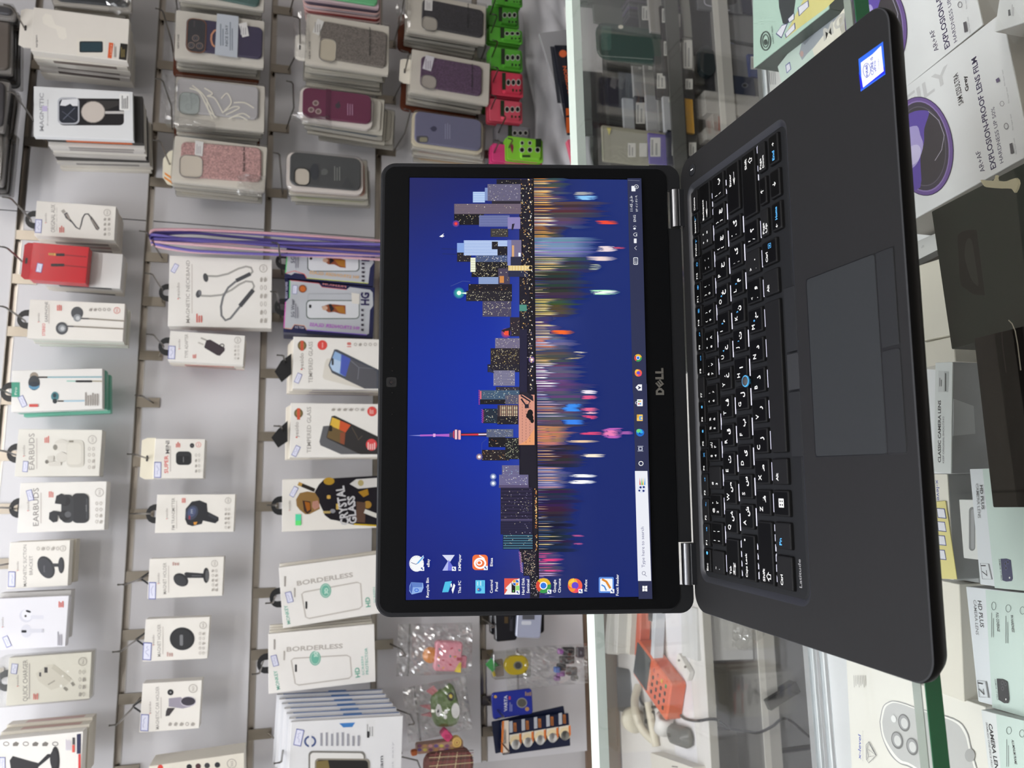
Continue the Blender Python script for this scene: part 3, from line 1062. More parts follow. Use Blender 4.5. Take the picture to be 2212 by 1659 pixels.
def fox(a, b, r):
    g.ell(a, b + r * .05, r, r, 'f06048', 22), g.ell(a - r * .3, b - r * .3, r * .66, r * .66, 'f8b038', 16), g.ell(a + r * .2, b + r * .5, r * .7, r * .45, 'f04868', 16)
    g.ell(a, b + r * .02, r * .48, r * .48, '6a48d0', 16), g.poly([(a - r, b - r * .2), (a - r * .2, b - r), (a - r * .1, b - r * .5)], 'f8d048')
    g.poly([(a - r * .5, b + r * .9), (a - r * .9, b + r * .4), (a + r * .1, b + r * .4), (a - r * .1, b + r * .8)], 'f89038')


chrome(1787, 1397, 28)
fox(1789, 1508, 27)
wh = 'eef0f6'
g.T('11:45 ق.ظ', (1748, 306), (1744, 192), 20, wh), g.T('۱۴۰۵/۰۴/۰۹', (1786, 310), (1782, 190), 16, wh), g.T('ENG', (1772, 384), (1769, 334), 19, wh)
g.rect(1738, 118, 1768, 158, wh, 3), g.ring(1774, 124, 17, 16, 3, wh, 16), g.ell(1774, 124, 13, 13, '2b3050', 14), g.rect(1768, 120, 1780, 123, wh), g.rect(1768, 127, 1780, 130, wh)
g.poly([(1752, 432), (1752, 440), (1764, 444), (1770, 436), (1770, 430), (1758, 428)], wh), g.line([(1750, 420), (1762, 414), (1774, 420)], 2, wh), g.ring(1770, 480, 18, 14, 3, wh, 12), g.ell(1776, 480, 16, 10, '2b3050', 10), g.ell(1776, 482, 5, 5, wh, 8)
g.rect(1756, 510, 1776, 544, wh, 3), g.line([(1776, 566), (1760, 580), (1776, 594)], 3, wh), g.rect(1752, 650, 1786, 704, wh, 6), g.rect(1756, 655, 1782, 699, '2b3050', 4), g.ring(1772, 688, 7, 8, 2, wh, 10), g.line([(1762, 662), (1762, 694)], 2, wh), g.line([(1772, 662), (1772, 676)], 2, wh)
g.line([(1712, 76), (1798, 80)], 2, '8a90a8')

g.Z = SB
for t, a, b0, b1 in (('Recycle Bin', 231, 1588, 1442), ('This PC', 470, 1558, 1464), ('Control', 706, 1556, 1458), ('Panel', 744, 1542, 1474), ('Hard Disk', 942, 1568, 1442), ('Sentinel', 978, 1556, 1454),
                     ('Google', 1176, 1552, 1456), ('Chrome', 1212, 1552, 1448), ('Firefox', 1408, 1542, 1454), ('Foxit Reader', 1642, 1574, 1416), ('eBay', 236, 1362, 1302), ('KMPlayer', 470, 1390, 1266), ('Eitaa', 706, 1356, 1294)):
    g.TU(t, a, b0, b1, 21, 'ffffff', .01)
g.poly([(88, 1500), (100, 1474), (188, 1480), (192, 1516), (178, 1548), (104, 1566), (86, 1540)], '8fb0e8'), g.poly([(88, 1530), (100, 1474), (112, 1512), (104, 1562)], '4a68b8'), g.poly([(112, 1512), (100, 1474), (184, 1482), (180, 1512)], '5f80c8')
g.ring(140, 1534, 18, 14, 6, '2c66d8', 6)
g.poly([(330, 1550), (352, 1472), (402, 1466), (376, 1548)], '4fc0e8'), g.poly([(392, 1488), (402, 1484), (404, 1504), (394, 1516)], 'eef4fa'), g.poly([(400, 1532), (416, 1484), (428, 1498), (410, 1560)], 'f4f8fc')
g.rect(578, 1460, 648, 1558, '62c8ee'), g.ell(606, 1530, 16, 15, '2a70c0', 16), g.poly([(606, 1530), (592, 1536), (596, 1520)], 'f09050'), g.line([(594, 1470), (594, 1500)], 7, 'c8ecf8'), g.line([(616, 1466), (616, 1500)], 7, 'c8ecf8'), g.line([(634, 1466), (634, 1506)], 4, '3090b8')
g.rect(792, 1446, 906, 1566, 'f2f0ee', 2), g.poly([(792, 1446), (906, 1446), (850, 1470), (830, 1510), (792, 1566)], 'e05848'), g.poly([(800, 1520), (838, 1480), (900, 1478), (900, 1552), (846, 1552)], 'ececec'), g.rect(846, 1480, 874, 1552, '181818'), g.ell(860, 1540, 5, 5, '60e060', 8), g.rect(876, 1500, 904, 1540, '90d878'), g.ell(876, 1478, 26, 24, 'f0f0f0', 16)
g.poly([(854, 1476), (876, 1476), (876, 1456), (858, 1460)], 'f0a830'), g.poly([(878, 1480), (900, 1480), (894, 1496), (878, 1500)], 'f0a830'), g.poly([(854, 1480), (876, 1480), (876, 1500), (860, 1496)], '2a68c8'), g.poly([(878, 1456), (896, 1462), (900, 1476), (878, 1476)], '2a68c8')
chrome(1083, 1500, 56)
fox(1318, 1498, 54)
g.rect(1494, 1436, 1606, 1554, '5a8ce0', 10), g.rect(1504, 1448, 1596, 1542, 'f4f6fa', 6), g.line([(1518, 1452), (1550, 1470), (1580, 1520)], 16, 'e08a28'), g.line([(1514, 1494), (1536, 1506), (1550, 1536)], 11, '5090d8')
g.ell(140, 1336, 54, 60, 'f6f8fa', 22), g.line([(100, 1328), (136, 1342), (146, 1336)], 4, '2a3a78'), g.poly([(134, 1338), (194, 1274), (190, 1296), (156, 1334)], '58a8e8'), g.line([(136, 1338), (190, 1276), (194, 1292), (160, 1330)], 4, 'e8f0f8')
for k in range(14):
    t = 2.2 + k * .3
    g.d += g.step * .8
    g.line([(140 + 44 * math.cos(t), 1336 + 48 * math.sin(t)), (140 + 52 * math.cos(t), 1336 + 57 * math.sin(t))], 2, '7a84a8')
g.poly([(330, 1272), (424, 1272), (384, 1330)], 'd8dcf4'), g.poly([(332, 1388), (430, 1388), (378, 1308)], '6a70d8'), g.poly([(332, 1388), (372, 1388), (378, 1308)], 'b0b8f0')
g.rect(555, 1270, 670, 1384, 'f0743c', 26), g.ring(612, 1334, 46, 42, 14, 'ffffff', 22), g.ring(606, 1330, 22, 20, 9, 'ffffff', 16), g.line([(606, 1276), (640, 1296), (652, 1330)], 9, 'ffffff')
for a, b in ((182, 1374), (418, 1374), (654, 1368), (892, 1550), (1126, 1544), (1358, 1540), (1594, 1540)):
    g.rect(a - 15, b - 15, a + 15, b + 16, 'f4f6fa'), g.poly([(a - 9, b - 9), (a + 4, b - 9), (a, b - 4), (a + 9, b + 6), (a + 4, b + 11), (a - 5, b + 1), (a - 9, b + 5)], '2a4a9c')
disp = g.build('display', lid)
disp['label'] = 'lit display with blue city skyline wallpaper'
# ------------------------------------------------------------------ the shop: walls, slat panels, ceiling lights
WY = 1190.
SLOT = [834.6, 591.0, 349.8, 106.1, -131.3]
FLOOR, CEIL = -950, 1750
g = G().use('wallpaint')
g.box(-1800, 2200, 1206, 1300, FLOOR, CEIL, 'b9b7b8')
struct('wall_back', g)
g = G().use('wallpaint')
g.box(-1900, -1800, -2600, 1300, FLOOR, CEIL, 'd8d6d2')
struct('wall_left', g)
g = G().use('wallpaint')
g.box(2200, 2300, -2600, 1300, FLOOR, CEIL, '8f8c8a')
struct('wall_right', g)
g = G().use('wallpaint')
g.box(-1900, 2300, -2700, -2600, FLOOR, CEIL, 'a8a6a2')
struct('wall_front', g)
g = G().use('wallpaint')
g.box(-1900, 2300, -2700, 1300, CEIL, CEIL + 80, 'e4e2de')
struct('ceiling', g)
g = G().use('panel')
g.box(-1900, 2300, -2700, 1300, FLOOR - 60, FLOOR, '9a938a')
for i in range(-3, 4):
    g.box(i * 600 - 2, i * 600 + 2, -2600, 1200, FLOOR, FLOOR + .2, '6a645c')
struct('floor', g)
# slat panels with a steel insert in every slot
g = G().use('panel')
zt = [1078] + SLOT + [-367]
for k in range(len(zt) - 1):
    z1, z0 = zt[k] - 7, zt[k + 1] + (7 if k < len(zt) - 2 else 0)
    for x0, x1 in ((-548.4, 612.4), (615, 1700)):
        g.box(x0, x1, WY, WY + 16, z0, z1, 'd0cfd2')
g.box(-548.4, 1700, WY, WY + 16, 1085, 1500, 'd0cfd2')
struct('trim_1', g)
g = G().use('metal')
for z in [1078] + SLOT:
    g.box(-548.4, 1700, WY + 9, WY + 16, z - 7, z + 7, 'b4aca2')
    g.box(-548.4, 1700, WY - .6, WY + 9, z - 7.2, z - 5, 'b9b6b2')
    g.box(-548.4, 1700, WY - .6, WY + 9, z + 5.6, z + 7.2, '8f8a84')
struct('trim_2', g)
g = G().use('wood')
g.box(-600, 1700, 1194, 1206, -450, -368, '6e5a4a')
struct('trim_3', g)

n = 0
for y in (-1650, -550, 560):
    for x in ((-950, 350, 1500) if y == -1650 else (-1000, -150, 760) if y == -550 else (-900, -200)):  # rightmost panel of the middle row is added to brighten the showcase boxes
        t = thing('ceiling_light', 'white flat ceiling light panel above the shop counter', 'ceiling light', trans(x, y, CEIL), 'ceiling light panels')
        h = G().use('plastic')
        h.box(-310, 310, -160, 160, -22, 0, 'efefef')
        h.build('housing', t)
        h = G().use('lamp')
        h.box(-296, 296, -146, 146, -25, -22.5, 'fffaf6' if x > 0 else 'f8faff')
        h.build('diffuser', t)

# ------------------------------------------------------------------ low white counter along the wall, behind the glass
t = thing('back_counter', 'low white counter with an open shelf below, standing against the slat wall', 'counter', trans(0, 785, FLOOR))
h = G().use('paper')
h.box(-1200, 1700, 0, 404, 486, 500, 'd9d6d2')
h.box(-1200, 1700, -2, 0, 485, 501, 'bdbab0')
h.build('counter_top', t)
h = G().use('paper')
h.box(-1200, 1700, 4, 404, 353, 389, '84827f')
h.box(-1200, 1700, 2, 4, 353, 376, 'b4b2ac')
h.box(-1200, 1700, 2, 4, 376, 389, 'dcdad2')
h.build('shelf', t)
h = G().use('paper')
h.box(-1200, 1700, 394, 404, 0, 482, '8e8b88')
h.build('back_panel', t)
for x in (-1200, -560, 240, 1180, 1682):
    h = G().use('paper')
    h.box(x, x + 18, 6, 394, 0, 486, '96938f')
    h.build('upright', t)
h = G().use('paper')
for k in range(4):
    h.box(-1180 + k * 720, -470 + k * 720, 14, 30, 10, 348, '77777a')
h.build('plinth_front', t)

# ------------------------------------------------------------------ the glass showcase the laptop stands on
GT = -19.2
t = thing('glass_showcase', 'glass display counter with a green-edged top pane carrying the laptop', 'display case', trans(0, 0, FLOOR))
zz = -FLOOR
h = G().use('pane')
h.box(-760, 1150, -205, 229, GT - 9.4 + zz, GT + zz, 'fcfdfc')
top = h.build('glass_top', t)
h = G().use('gloss')
h.box(-760, 1150, -205.5, -204.9, GT - 9.6 + zz, GT - .1 + zz, '1f5a3a')
o = h.build('front_edge', top)
o['label'] = 'dark green polished glass edge'
h = G().use('gloss')
h.box(-760, 1150, 229, 250, GT - 10 + zz, GT + .3 + zz, 'dbe8de')
h.box(-760, 1150, 228.6, 229, GT - 10 + zz, GT + .2 + zz, 'bcc6c0')
o = h.build('rear_edge', top)
o['label'] = 'pale frosted rear glass edge'
h = G().use('pane')
h.box(-760, 1150, -192, -186, -284 + zz, GT - 10.4 + zz, 'fcfdfc')
fp = h.build('front_pane', t)
h = G().use('gloss')
h.box(-760, 1150, -191.8, -186.2, GT - 10.3 + zz, GT - 9.7 + zz, '8b938a')
h.build('pane_edge', fp)
h = G().use('paper')
h.box(-760, 1150, -192, 254, -300 + zz, -280 + zz, 'e6e8ea')
h.build('display_shelf', t)
h = G().use('metal')
for y, z1 in ((213, -279.2), (222, -276), (232, -279.2), (240, -275), (249, -279)):
    h.box(-760, 1150, y, y + 5, -282 + zz, z1 + zz, 'd4d8da')
h.build('sliding_track', t)
h = G().use('paper')
h.box(-760, 1150, 225, 240, 0, -300 + zz, 'b8b8b8')
h.box(-760, 1150, -190, -176, 0, -300 + zz, 'c9c9c6')
h.build('cabinet_panel', t)
for x in (-760, 1132):
    h = G().use('pane')
    h.box(x, x + 8, -184, 212, -280 + zz, GT - 10.4 + zz, 'fafcfb')
    h.build('end_pane', t)

# ------------------------------------------------------------------ helpers for the goods
CR, IVO, WHT = 'e6e2db', 'e3ded4', 'e9e8e8'
INK, GRY, RED = '4a4846', '8f8a84', 'd5564e'


def price(root, M, Z, a, b, w, h, rot=0, col='dfe0f0', bord='5a62a8', y=-.5, Zz=None):
    g = G(Z=Z, M=M).use('paper')
    g.d = y
    c, s = math.cos(rot), math.sin(rot)

    def q(k):
        return [(a + x * c - z * s, b + x * s + z * c) for x, z in ((-w * k, h * k), (-w * k, -h * k), (w * k, -h * k), (w * k, h * k))]
    g.poly(q(.5), bord)
    e = .5 - .09
    g.poly([(a + x * c - z * s, b + x * s + z * c) for x, z in ((-w * e, h * (.5 - .05)), (-w * e, -h * (.5 - .05)), (w * e, -h * (.5 - .05)), (w * e, h * (.5 - .05)))], col)
    r = random.Random(int(a * 3 + b))
    pts = []
    for k in range(7):
        x, z = r.uniform(-.22, .22) * w, (.3 - k * .1) * h
        pts.append((a + x * c - z * s, b + x * s + z * c))
    g.line(pts, max(.8, w * .05), '7f84b4')
    return g.build('price_sticker', root)


def tab_black(root, W, H, dep, w=38, h=21, col='17181a', dx=0):
    g = G().use('plastic')
    n = 9
    o = [(dx + w / 2 * math.cos(PI * k / n), H + h * math.sin(PI * k / n) ** .8) for k in range(n + 1)]
    i = [(dx + w * .17 * math.cos(PI * k / n), H + h * .3 + h * .36 * math.sin(PI * k / n)) for k in range(n + 1)]
    pts = [(dx + w / 2, H - 3)] + o + [(dx - w / 2, H - 3), (dx - w * .17, H - 3)] + i[::-1][0:] + [(dx + w * .17, H - 3)]
    g.prism(pts, dep * .5 - .5, dep * .5 + .5, col)
    return g.build('hang_tab', root)


def tab_card(root, W, H, dep, w=30, h=18, col=CR, y=None, dx=0):
    g = G().use('paper')
    y = dep * .5 if y is None else y
    g.prism([(dx - w / 2, H - 1), (dx + w / 2, H - 1), (dx + w / 2, H + h * .6), (dx + w / 2 - 5, H + h), (dx - w / 2 + 5, H + h), (dx - w / 2, H + h * .6)], y - .4, y + .4, col)
    g.d = y - .45
    g.lay([(dx + x, H + z) for x, z in rrect(-6, 6, h * .45, h * .45 + 4, 2, 3)], '3a3836')
    return g.build('hang_tab', root)


def hook(X, row, zw, what, tip=985., slant=0):
    z = SLOT[row] if row >= 0 else 1078
    t = thing('wall_hook', 'wire wall hook carrying ' + what, 'hook', trans(X, WY, z), 'wire hooks on the slat wall')
    h = G().use('metal')
    lo = max(zw - z - 14, -40)
    h.box(-10, 10, -3.4, -.7, lo, 4, 'a29a8e')
    h.box(-10, 10, -.7, 8.5, 1, 4, 'a29a8e')
    h.build('bracket', t)
    h = G().use('metal')
    d = tip - WY
    h.tube([(0, -2, max(zw - z - 1, -34)), (0, d * .5, zw - z + 1), (0, d + 6, zw - z + 3), (0, d, zw - z + 6), (0, d - 2, zw - z + 16)], 1.7, '8b8884', 8)
    h.build('wire_arm', t)
    return t


def product(name, label, cat, Z, quad, y, dep, art=None, col=CR, r=.8, m='paper', group=None, tab=None, row=None, what=None, part='box', tip=985., hz=None):
    M, W, H = place(Z, quad, 'y', y)
    root = thing(name, label, cat, M, group)
    g = G(Z=Z, M=M).use(m)
    g.rbox(-W / 2, W / 2, 0, dep, 0, H, r, col, .5)
    if art:
        g.use('gloss' if m == 'gloss' else 'paper')
        art(g)
    g.build(part, root)
    if tab == 'b':
        tab_black(root, W, H, dep)
    elif tab == 'c':
        tab_card(root, W, H, dep)
    if row is not None:
        p = M @ Vector((0, 0, H + (hz if hz is not None else 10)))
        hook(p.x, row, p.z, what or label, tip)
    return root, M, W, H


def pile(M, W, H, y0, n, th, fmt, cat, group, name, cols, jit=3, r=.8, m='paper', drop=0, shrink=1, edge=None, seed=0, gap=.8, dz=0, dx=0):
    """boxes hanging one behind another behind the front one"""
    rr = random.Random(seed + n)
    out = []
    for k in range(n):
        g = G().use(m)
        w, h = W * shrink * rr.uniform(.96, 1.0), H * shrink * rr.uniform(.97, 1.0)
        g.rbox(-w / 2, w / 2, 0, th, 0, h, r, cols[k % len(cols)], .4)
        if edge:
            e = edge[k % len(edge)]
            if e:
                g.box(-w / 2 - .15, -w / 2, th * .2, th * .8, h * .12, h * .8, e)
                g.box(w / 2, w / 2 + .15, th * .2, th * .8, h * .12, h * .8, e)
        Mk = M @ trans(rr.uniform(-jit, jit) + dx * (k + 1), y0 + gap + k * (th + gap), H - h + rr.uniform(-jit, jit * .3) - drop * (k + 1) + dz) @ rotm('Y', rr.uniform(-.012, .012))
        o = g.build(name, None, Mk)
        tag(o, fmt.format(ORD[k]), cat, group)
        out.append(o)
    return out


def crinkles(root, W, H, where, dep):
    """loose crumpled film at the top ('t') or the lower left ('l') of a wrapped pack"""
    r = random.Random(int(W * 10 + H))
    g = G().use('bag')
    for c in where:
        x0, x1, z0, z1 = {'t': (-W * .45, W * .45, H - 8, H + 26), 'l': (-W * .5 - 14, -W * .5 + 12, H * .55, H + 16), 'b': (-W * .5 - 16, -W * .2, H * .0, H * .3)}[c]
        nx, nz = 9, 7
        vs = [(x0 + (x1 - x0) * i / nx + r.uniform(-2.5, 2.5), -9.8 + r.uniform(-5, 5) + (4 if j in (0,) else 0), z0 + (z1 - z0) * j / nz + r.uniform(-2, 2) - (6 * abs(i / nx - .5) if j == nz else 0)) for j in range(nz + 1) for i in range(nx + 1)]
        g.add(vs, [(j * (nx + 1) + i, j * (nx + 1) + i + 1, (j + 1) * (nx + 1) + i + 1, (j + 1) * (nx + 1) + i) for j in range(nz) for i in range(nx)], 'fbfbfb')
    return g.build('film_wrap', root)


def casepack(label, Z, quad, y, caseq, casecol, cam=None, camcol='d8d2c4', camrim='dedcda', m='plastic', card='dcd8cf', art=None, row=None, what='', dep=9, film=True, name='hanging_phone_case', r=3, cr=11, tab=None, tip=985., hz=10, after=None, crinkle=None):
    M, W, H = place(Z, quad, 'y', y)
    root = thing(name, label, 'phone case', M)
    g = G(Z=Z, M=M).use('paper')
    g.rbox(-W / 2, W / 2, 0, dep, 0, H, r, card, .6)
    g.build('insert_card', root)
    P = [Vector(g.pt(p)) for p in caseq]
    c = sum(P, Vector((0, 0))) / 4
    ex = ((P[0] + P[1]) - (P[2] + P[3])) / 2
    ez = ((P[0] + P[3]) - (P[1] + P[2])) / 2
    a = math.atan2(ex.y, ex.x)
    w, h = ex.length, ez.length
    MC = trans(c.x, -7, c.y) @ rotm('Y', -a) @ trans(0, 0, -h / 2)
    q = G(Z=Z, M=M @ MC).use(m)
    q.rbox(-w / 2, w / 2, 0, 7, 0, h, cr, casecol, 2)
    q.use('gloss' if m == 'gloss' else 'plastic')
    if cam:
        A, B = Vector(q.pt((cam[0], cam[3]))), Vector(q.pt((cam[2], cam[1])))
        x0, x1, z0, z1 = min(A.x, B.x), max(A.x, B.x), min(A.y, B.y), max(A.y, B.y)
        q.use('metal')
        q.loops([[(x, 0, z) for x, z in rrect(x0, x1, z0, z1, 13)], [(x, -1.2, z) for x, z in rrect(x0 + .6, x1 - .6, z0 + .6, z1 - .6, 12.5)],
                 [(x, -1.2, z) for x, z in rrect(x0 + 2, x1 - 2, z0 + 2, z1 - 2, 11)], [(x, .02, z) for x, z in rrect(x0 + 2.2, x1 - 2.2, z0 + 2.2, z1 - 2.2, 11)]], camrim, False, False)
        q.use('plastic')
        q.d = -.03
        q.lay(rrect(x0 + 2.2, x1 - 2.2, z0 + 2.2, z1 - 2.2, 11), camcol)
        q.d = -1.3
    if art:
        art(q)
    q.build('phone_case', root, MC)
    if film:
        f = G().use('film')
        f.rbox(-W / 2 - 1, W / 2 + 1, -9.5, dep + 1, -1, H + 1, r + 1, 'f4f4f4', 2)
        f.build('clear_cover', root)
    if crinkle:
        crinkles(root, W, H, crinkle, dep)
    if tab:
        tab_card(root, W, H, dep, *tab)
    if row is not None:
        p = M @ Vector((0, 0, H + hz))
        hook(p.x, row, p.z, what, tip)
    if after:
        after(root, M)
    return root, M, W, H


Z1, Z2, Z3, Z4 = (0, 0, 3.95), (0, 400, 3.95), (0, 780, 3.607), (0, 1200, 3.614)
Z5, Z6, Z7, Z8 = (320, 0, 3.456), (300, 460, 4.147), (260, 840, 4.147), (240, 1200, 3.615)
Y1, Y2, Y3, Y4 = (580, 0, 3.456), (560, 460, 3.95), (540, 820, 4.367), (540, 1160, 3.325)
Y5, Y6, Y7, Y8 = (820, 0, 4.607), (1040, 0, 4.485), (800, 1320, 4.893), (1020, 1320, 4.893)
X1, X3, X4 = (1240, 0, 4.6075), (1920, 0, 3.4555), (1940, 360, 3.772)
X5, X6, X7, X8 = (1960, 760, 4.147), (1960, 1120, 3.079), (1260, 1300, 4.424), (1700, 1360, 5.53)

# dark tray and bin added to darken the gaps behind the packs, right half
t = thing('dark_backing_tray', 'dark grey display tray on the back counter holding the rows of packs', 'tray', trans(240, 784, -450))
h = G().use('plastic')
h.box(0, 1240, 0, 372, 0, 3, '2a2d2c')
h.build('tray_base', t)
h = G().use('plastic')
h.box(0, 1240, 366, 372, 3, 66, '333837')
h.build('tray_back', t)
h = G().use('plastic')
h.box(0, 1240, -6, -3, -22, 8, '4a4c48')
h.build('tray_lip', t)
t = thing('dark_backing_bin', 'dark open bin on the lower shelf under the display tray', 'bin', trans(262, 800, -561))  # added dark backing that darkens the lower shelf around its packs
h = G().use('plastic')
h.box(0, 910, 0, 380, 0, 3, '2b2c30')
h.build('bin_base', t)
h = G().use('plastic')
h.box(0, 910, 372, 380, 3, 110, '2f3034')
h.build('bin_back', t)
for x in (0, 906):
    h = G().use('plastic')
    h.box(x, x + 4, 0, 372, 3, 110, '2f3034')
    h.build('bin_side', t)

t = thing('tool_holder', 'dark narrow box on the display tray under the upright tools', 'holder', trans(560, 950, -447))
h = G().use('plastic')
h.box(0, 620, 0, 70, 0, 66, '26282a')
h.build('body', t)
# ------------------------------------------------------------------ goods on the slat wall, row by row from the top
TXG = '6f6a66'


def maker(g, a, b0, b1, h=12, red=True):
    """the grey maker's mark with its red first stroke, printed on many boxes"""
    g.TU('yesido', a, b0, b1, h, '9a938c', .005)
    g.ell(a - h * .5, b0 - 1, h * .28, h * .18, 'd85a50', 8)


def seal(g, a, b, r, c='a8a29a'):
    g.ring(a, b, r, r, r * .14, c, 16)
    g.TU('365', a + r * .28, b + r * .6, b - r * .6, r * .55, c)


def fig(g, a, b, w, h, c='d8685e'):
    g.micro(a - w / 2, b - h / 2, a + w / 2, b + h / 2, 3, c, .55, int(a))


# ---- top row
def a1(g):
    g.poly([(360, 150), (385, 115), (440, 130), (470, 210), (560, 240), (570, 320), (540, 340), (500, 320), (480, 250), (420, 230), (370, 200)], 'efeae0')
    g.TU('spigen', 318, 405, 300, 16, '3a3634', .01)
    g.rect(655, 325, 900, 478, 'e9e4da')
    g.rect(678, 352, 878, 448, '1c2328', 14), g.rect(690, 362, 866, 438, '26404a', 10)
    g.poly([(930, 362), (968, 368), (952, 500), (918, 494)], 'dc6436'), g.TU('Ultra', 952, 470, 380, 10, 'f4d8c8')
    g.micro(974, 370, 996, 490, 3, '8a8580')
    g.poly([(1028, 370), (1090, 378), (1078, 516), (1014, 506)], '1e1c1a'), g.micro(1034, 400, 1070, 490, 3, '8a7a48')


A1, M, W, H = product('hanging_box', 'cream boxed phone case with a small dark phone and orange tag printed on it', 'box', Z1, [(290, 60), (1105, 165), (1085, 520), (260, 435)], 1052, 20, a1, 'e7e2da', row=0, what='the cream case boxes with an orange tag', hz=12)
tab_card(A1, W, H, 20, 84, 22, 'e7e2da', 1)
pile(M, W, H, 20, 6, 14, 'pale boxed case hanging {} behind the cream box with the orange tag', 'box', 'boxes behind the cream case box', 'hanging_box', ['dcd7cd', 'd6d2ca', 'cfcac4', 'c9c5c0'], 3, edge=['7a6e68', None, '5c504c', '5c504c', None, None], drop=-1, seed=3)


def a2(g):
    g.TU('MAGNETIC', 372, 1120, 795, 36, 'a9abb0', .03)
    g.TU('Protective case', 412, 1070, 850, 12, '77777c')
    g.rect(360, 905, 404, 950, 'c9bfe0')
    g.rect(505, 838, 1058, 1070, '232225', 40), g.poly([(740, 860), (1010, 860), (1010, 900), (740, 1000)], '3a3938')
    g.rect(492, 830, 678, 1062, 'b9bcc4', 46), g.rect(505, 845, 666, 1050, '2c303a', 40), g.poly([(512, 900), (530, 850), (664, 845), (664, 905), (620, 905), (600, 885), (560, 905)], 'e6e8ec')
    g.line([(540, 1020), (640, 920)], 6, '6a7080'), g.line([(530, 950), (640, 1030)], 4, '5a6070')
    g.rect(895, 950, 1060, 972, 'c9c6c4')
    g.ell(795, 957, 104, 94, '8d8680'), g.ell(795, 957, 98, 88, 'cfc6be')
    g.rect(1020, 798, 1108, 944, 'efefee', 14), g.micro(1040, 812, 1100, 930, 4, '4a4a4a', .5)


A2, M, W, H = product('hanging_box', 'white boxed magnetic case with a round charging disc printed on a black phone', 'box', Z1, [(300, 750), (1130, 770), (1140, 1195), (275, 1160)], 1050, 13, a2, 'e4e6e8', m='gloss', row=0, what='the white magnetic case box')
pile(M, W, H, 16, 9, 13, 'boxed phone case hanging {} behind the white magnetic case box', 'box', 'boxes behind the magnetic case box', 'hanging_box', ['2a2827', 'd6d2cc', 'cdc9c4', 'dcd8cf', 'c4c0ba', '3a3836', 'cfcbc4', 'd8d3c8', 'dcd7cc'], 3, edge=['d06a3a', '9a9490', '9a9490', None, None, None, '8a8580', None, None], seed=8, dx=-1, dz=-14)
g = G().use('fabric')
g.rbox(-50, 50, 0, 10, 0, 215, 4, '242325', 1)
tag(g.build('hanging_pouch', None, M @ trans(0, 150, -20)), 'black cloth phone pouch hanging lower, behind the white magnetic case box', 'pouch')


def a3(g):
    g.TU('ORIGINAL AUX', 470, 402, 165, 38, '8f8a84', .006), maker(g, 398, 322, 238, 18)
    g.TU('adapter cable for audio', 488, 390, 190, 10, 'a09a94')
    g.poly([(545, 245), (572, 230), (602, 290), (626, 320), (608, 318), (560, 280)], '4a484c'), g.poly([(556, 250), (574, 242), (600, 290), (590, 300)], '9a9088')
    g.poly([(520, 220), (545, 205), (562, 228), (540, 245)], 'a8a29a')
    g.line([(612, 310), (650, 360), (680, 376), (692, 340), (705, 280), (725, 248), (752, 246), (775, 275)], 11, '4c4a4c')
    g.poly([(762, 262), (782, 270), (850, 366), (836, 386), (820, 380), (775, 300)], '5a5654'), g.line([(782, 295), (836, 376)], 9, '9c928a')
    seal(g, 915, 235, 30), fig(g, 530, 375, 46, 60), g.icons(880, 270, 950, 440, 2, 4, 'a8a29a', 5)


A3, M, W, H = product('hanging_box', 'small cream box with a short audio adapter cable printed on it', 'box', Z2, [(315, 135), (990, 178), (975, 470), (290, 425)], 1080, 22, a3, row=0, tab='b', what='the audio adapter boxes')
price(A3, M, Z2, 328, 350, 56, 116, .06)
pile(M, W, H, 22, 3, 20, 'small cream box hanging {} behind the audio adapter box', 'box', 'boxes behind the audio adapter box', 'hanging_box', ['dcd4c8', 'd6cdc2'], 2, edge=['8a7a74', 'b08a82'], seed=5)


def a4(g):
    g.line([(555, 596), (740, 612)], 10, '8a2a30'), g.line([(550, 684), (740, 702)], 10, '8a2a30')
    g.poly([(415, 578), (475, 582), (475, 602), (415, 596)], 'd0a050'), g.rect(478, 582, 552, 606, '2a2426', 6), g.rect(434, 670, 550, 694, '2a2426', 8)
    for k in range(3):
        g.rect(424 + k * 14, 578, 428 + k * 14, 600, '5a3a30')
    g.TU('AUX', 376, 690, 580, 42, 'b83038', .01)


A4, M, W, H = product('hanging_box', 'bright red box printed with two audio plugs', 'box', Z2, [(280, 490), (755, 525), (735, 850), (250, 790)], 1056, 26, a4, 'c22c34', m='gloss', row=0, what='the red audio plug box', hz=16)
tab_card(A4, W, H, 26, 72, 15, 'b3282f', 4)
price(A4, M, Z2, 336, 706, 50, 78, .2)
M2 = M @ trans(3, 24, -54)
pile(M2, W * 1.0, H * 1.42, 4, 4, 15, 'narrow white box hanging {} behind the red audio plug box', 'box', 'white boxes behind the red box', 'hanging_box', ['dcdad8', 'd8d4ce', 'dcd6ca', 'd4cec2'], 2, edge=['4a4a50', None, None], seed=4)


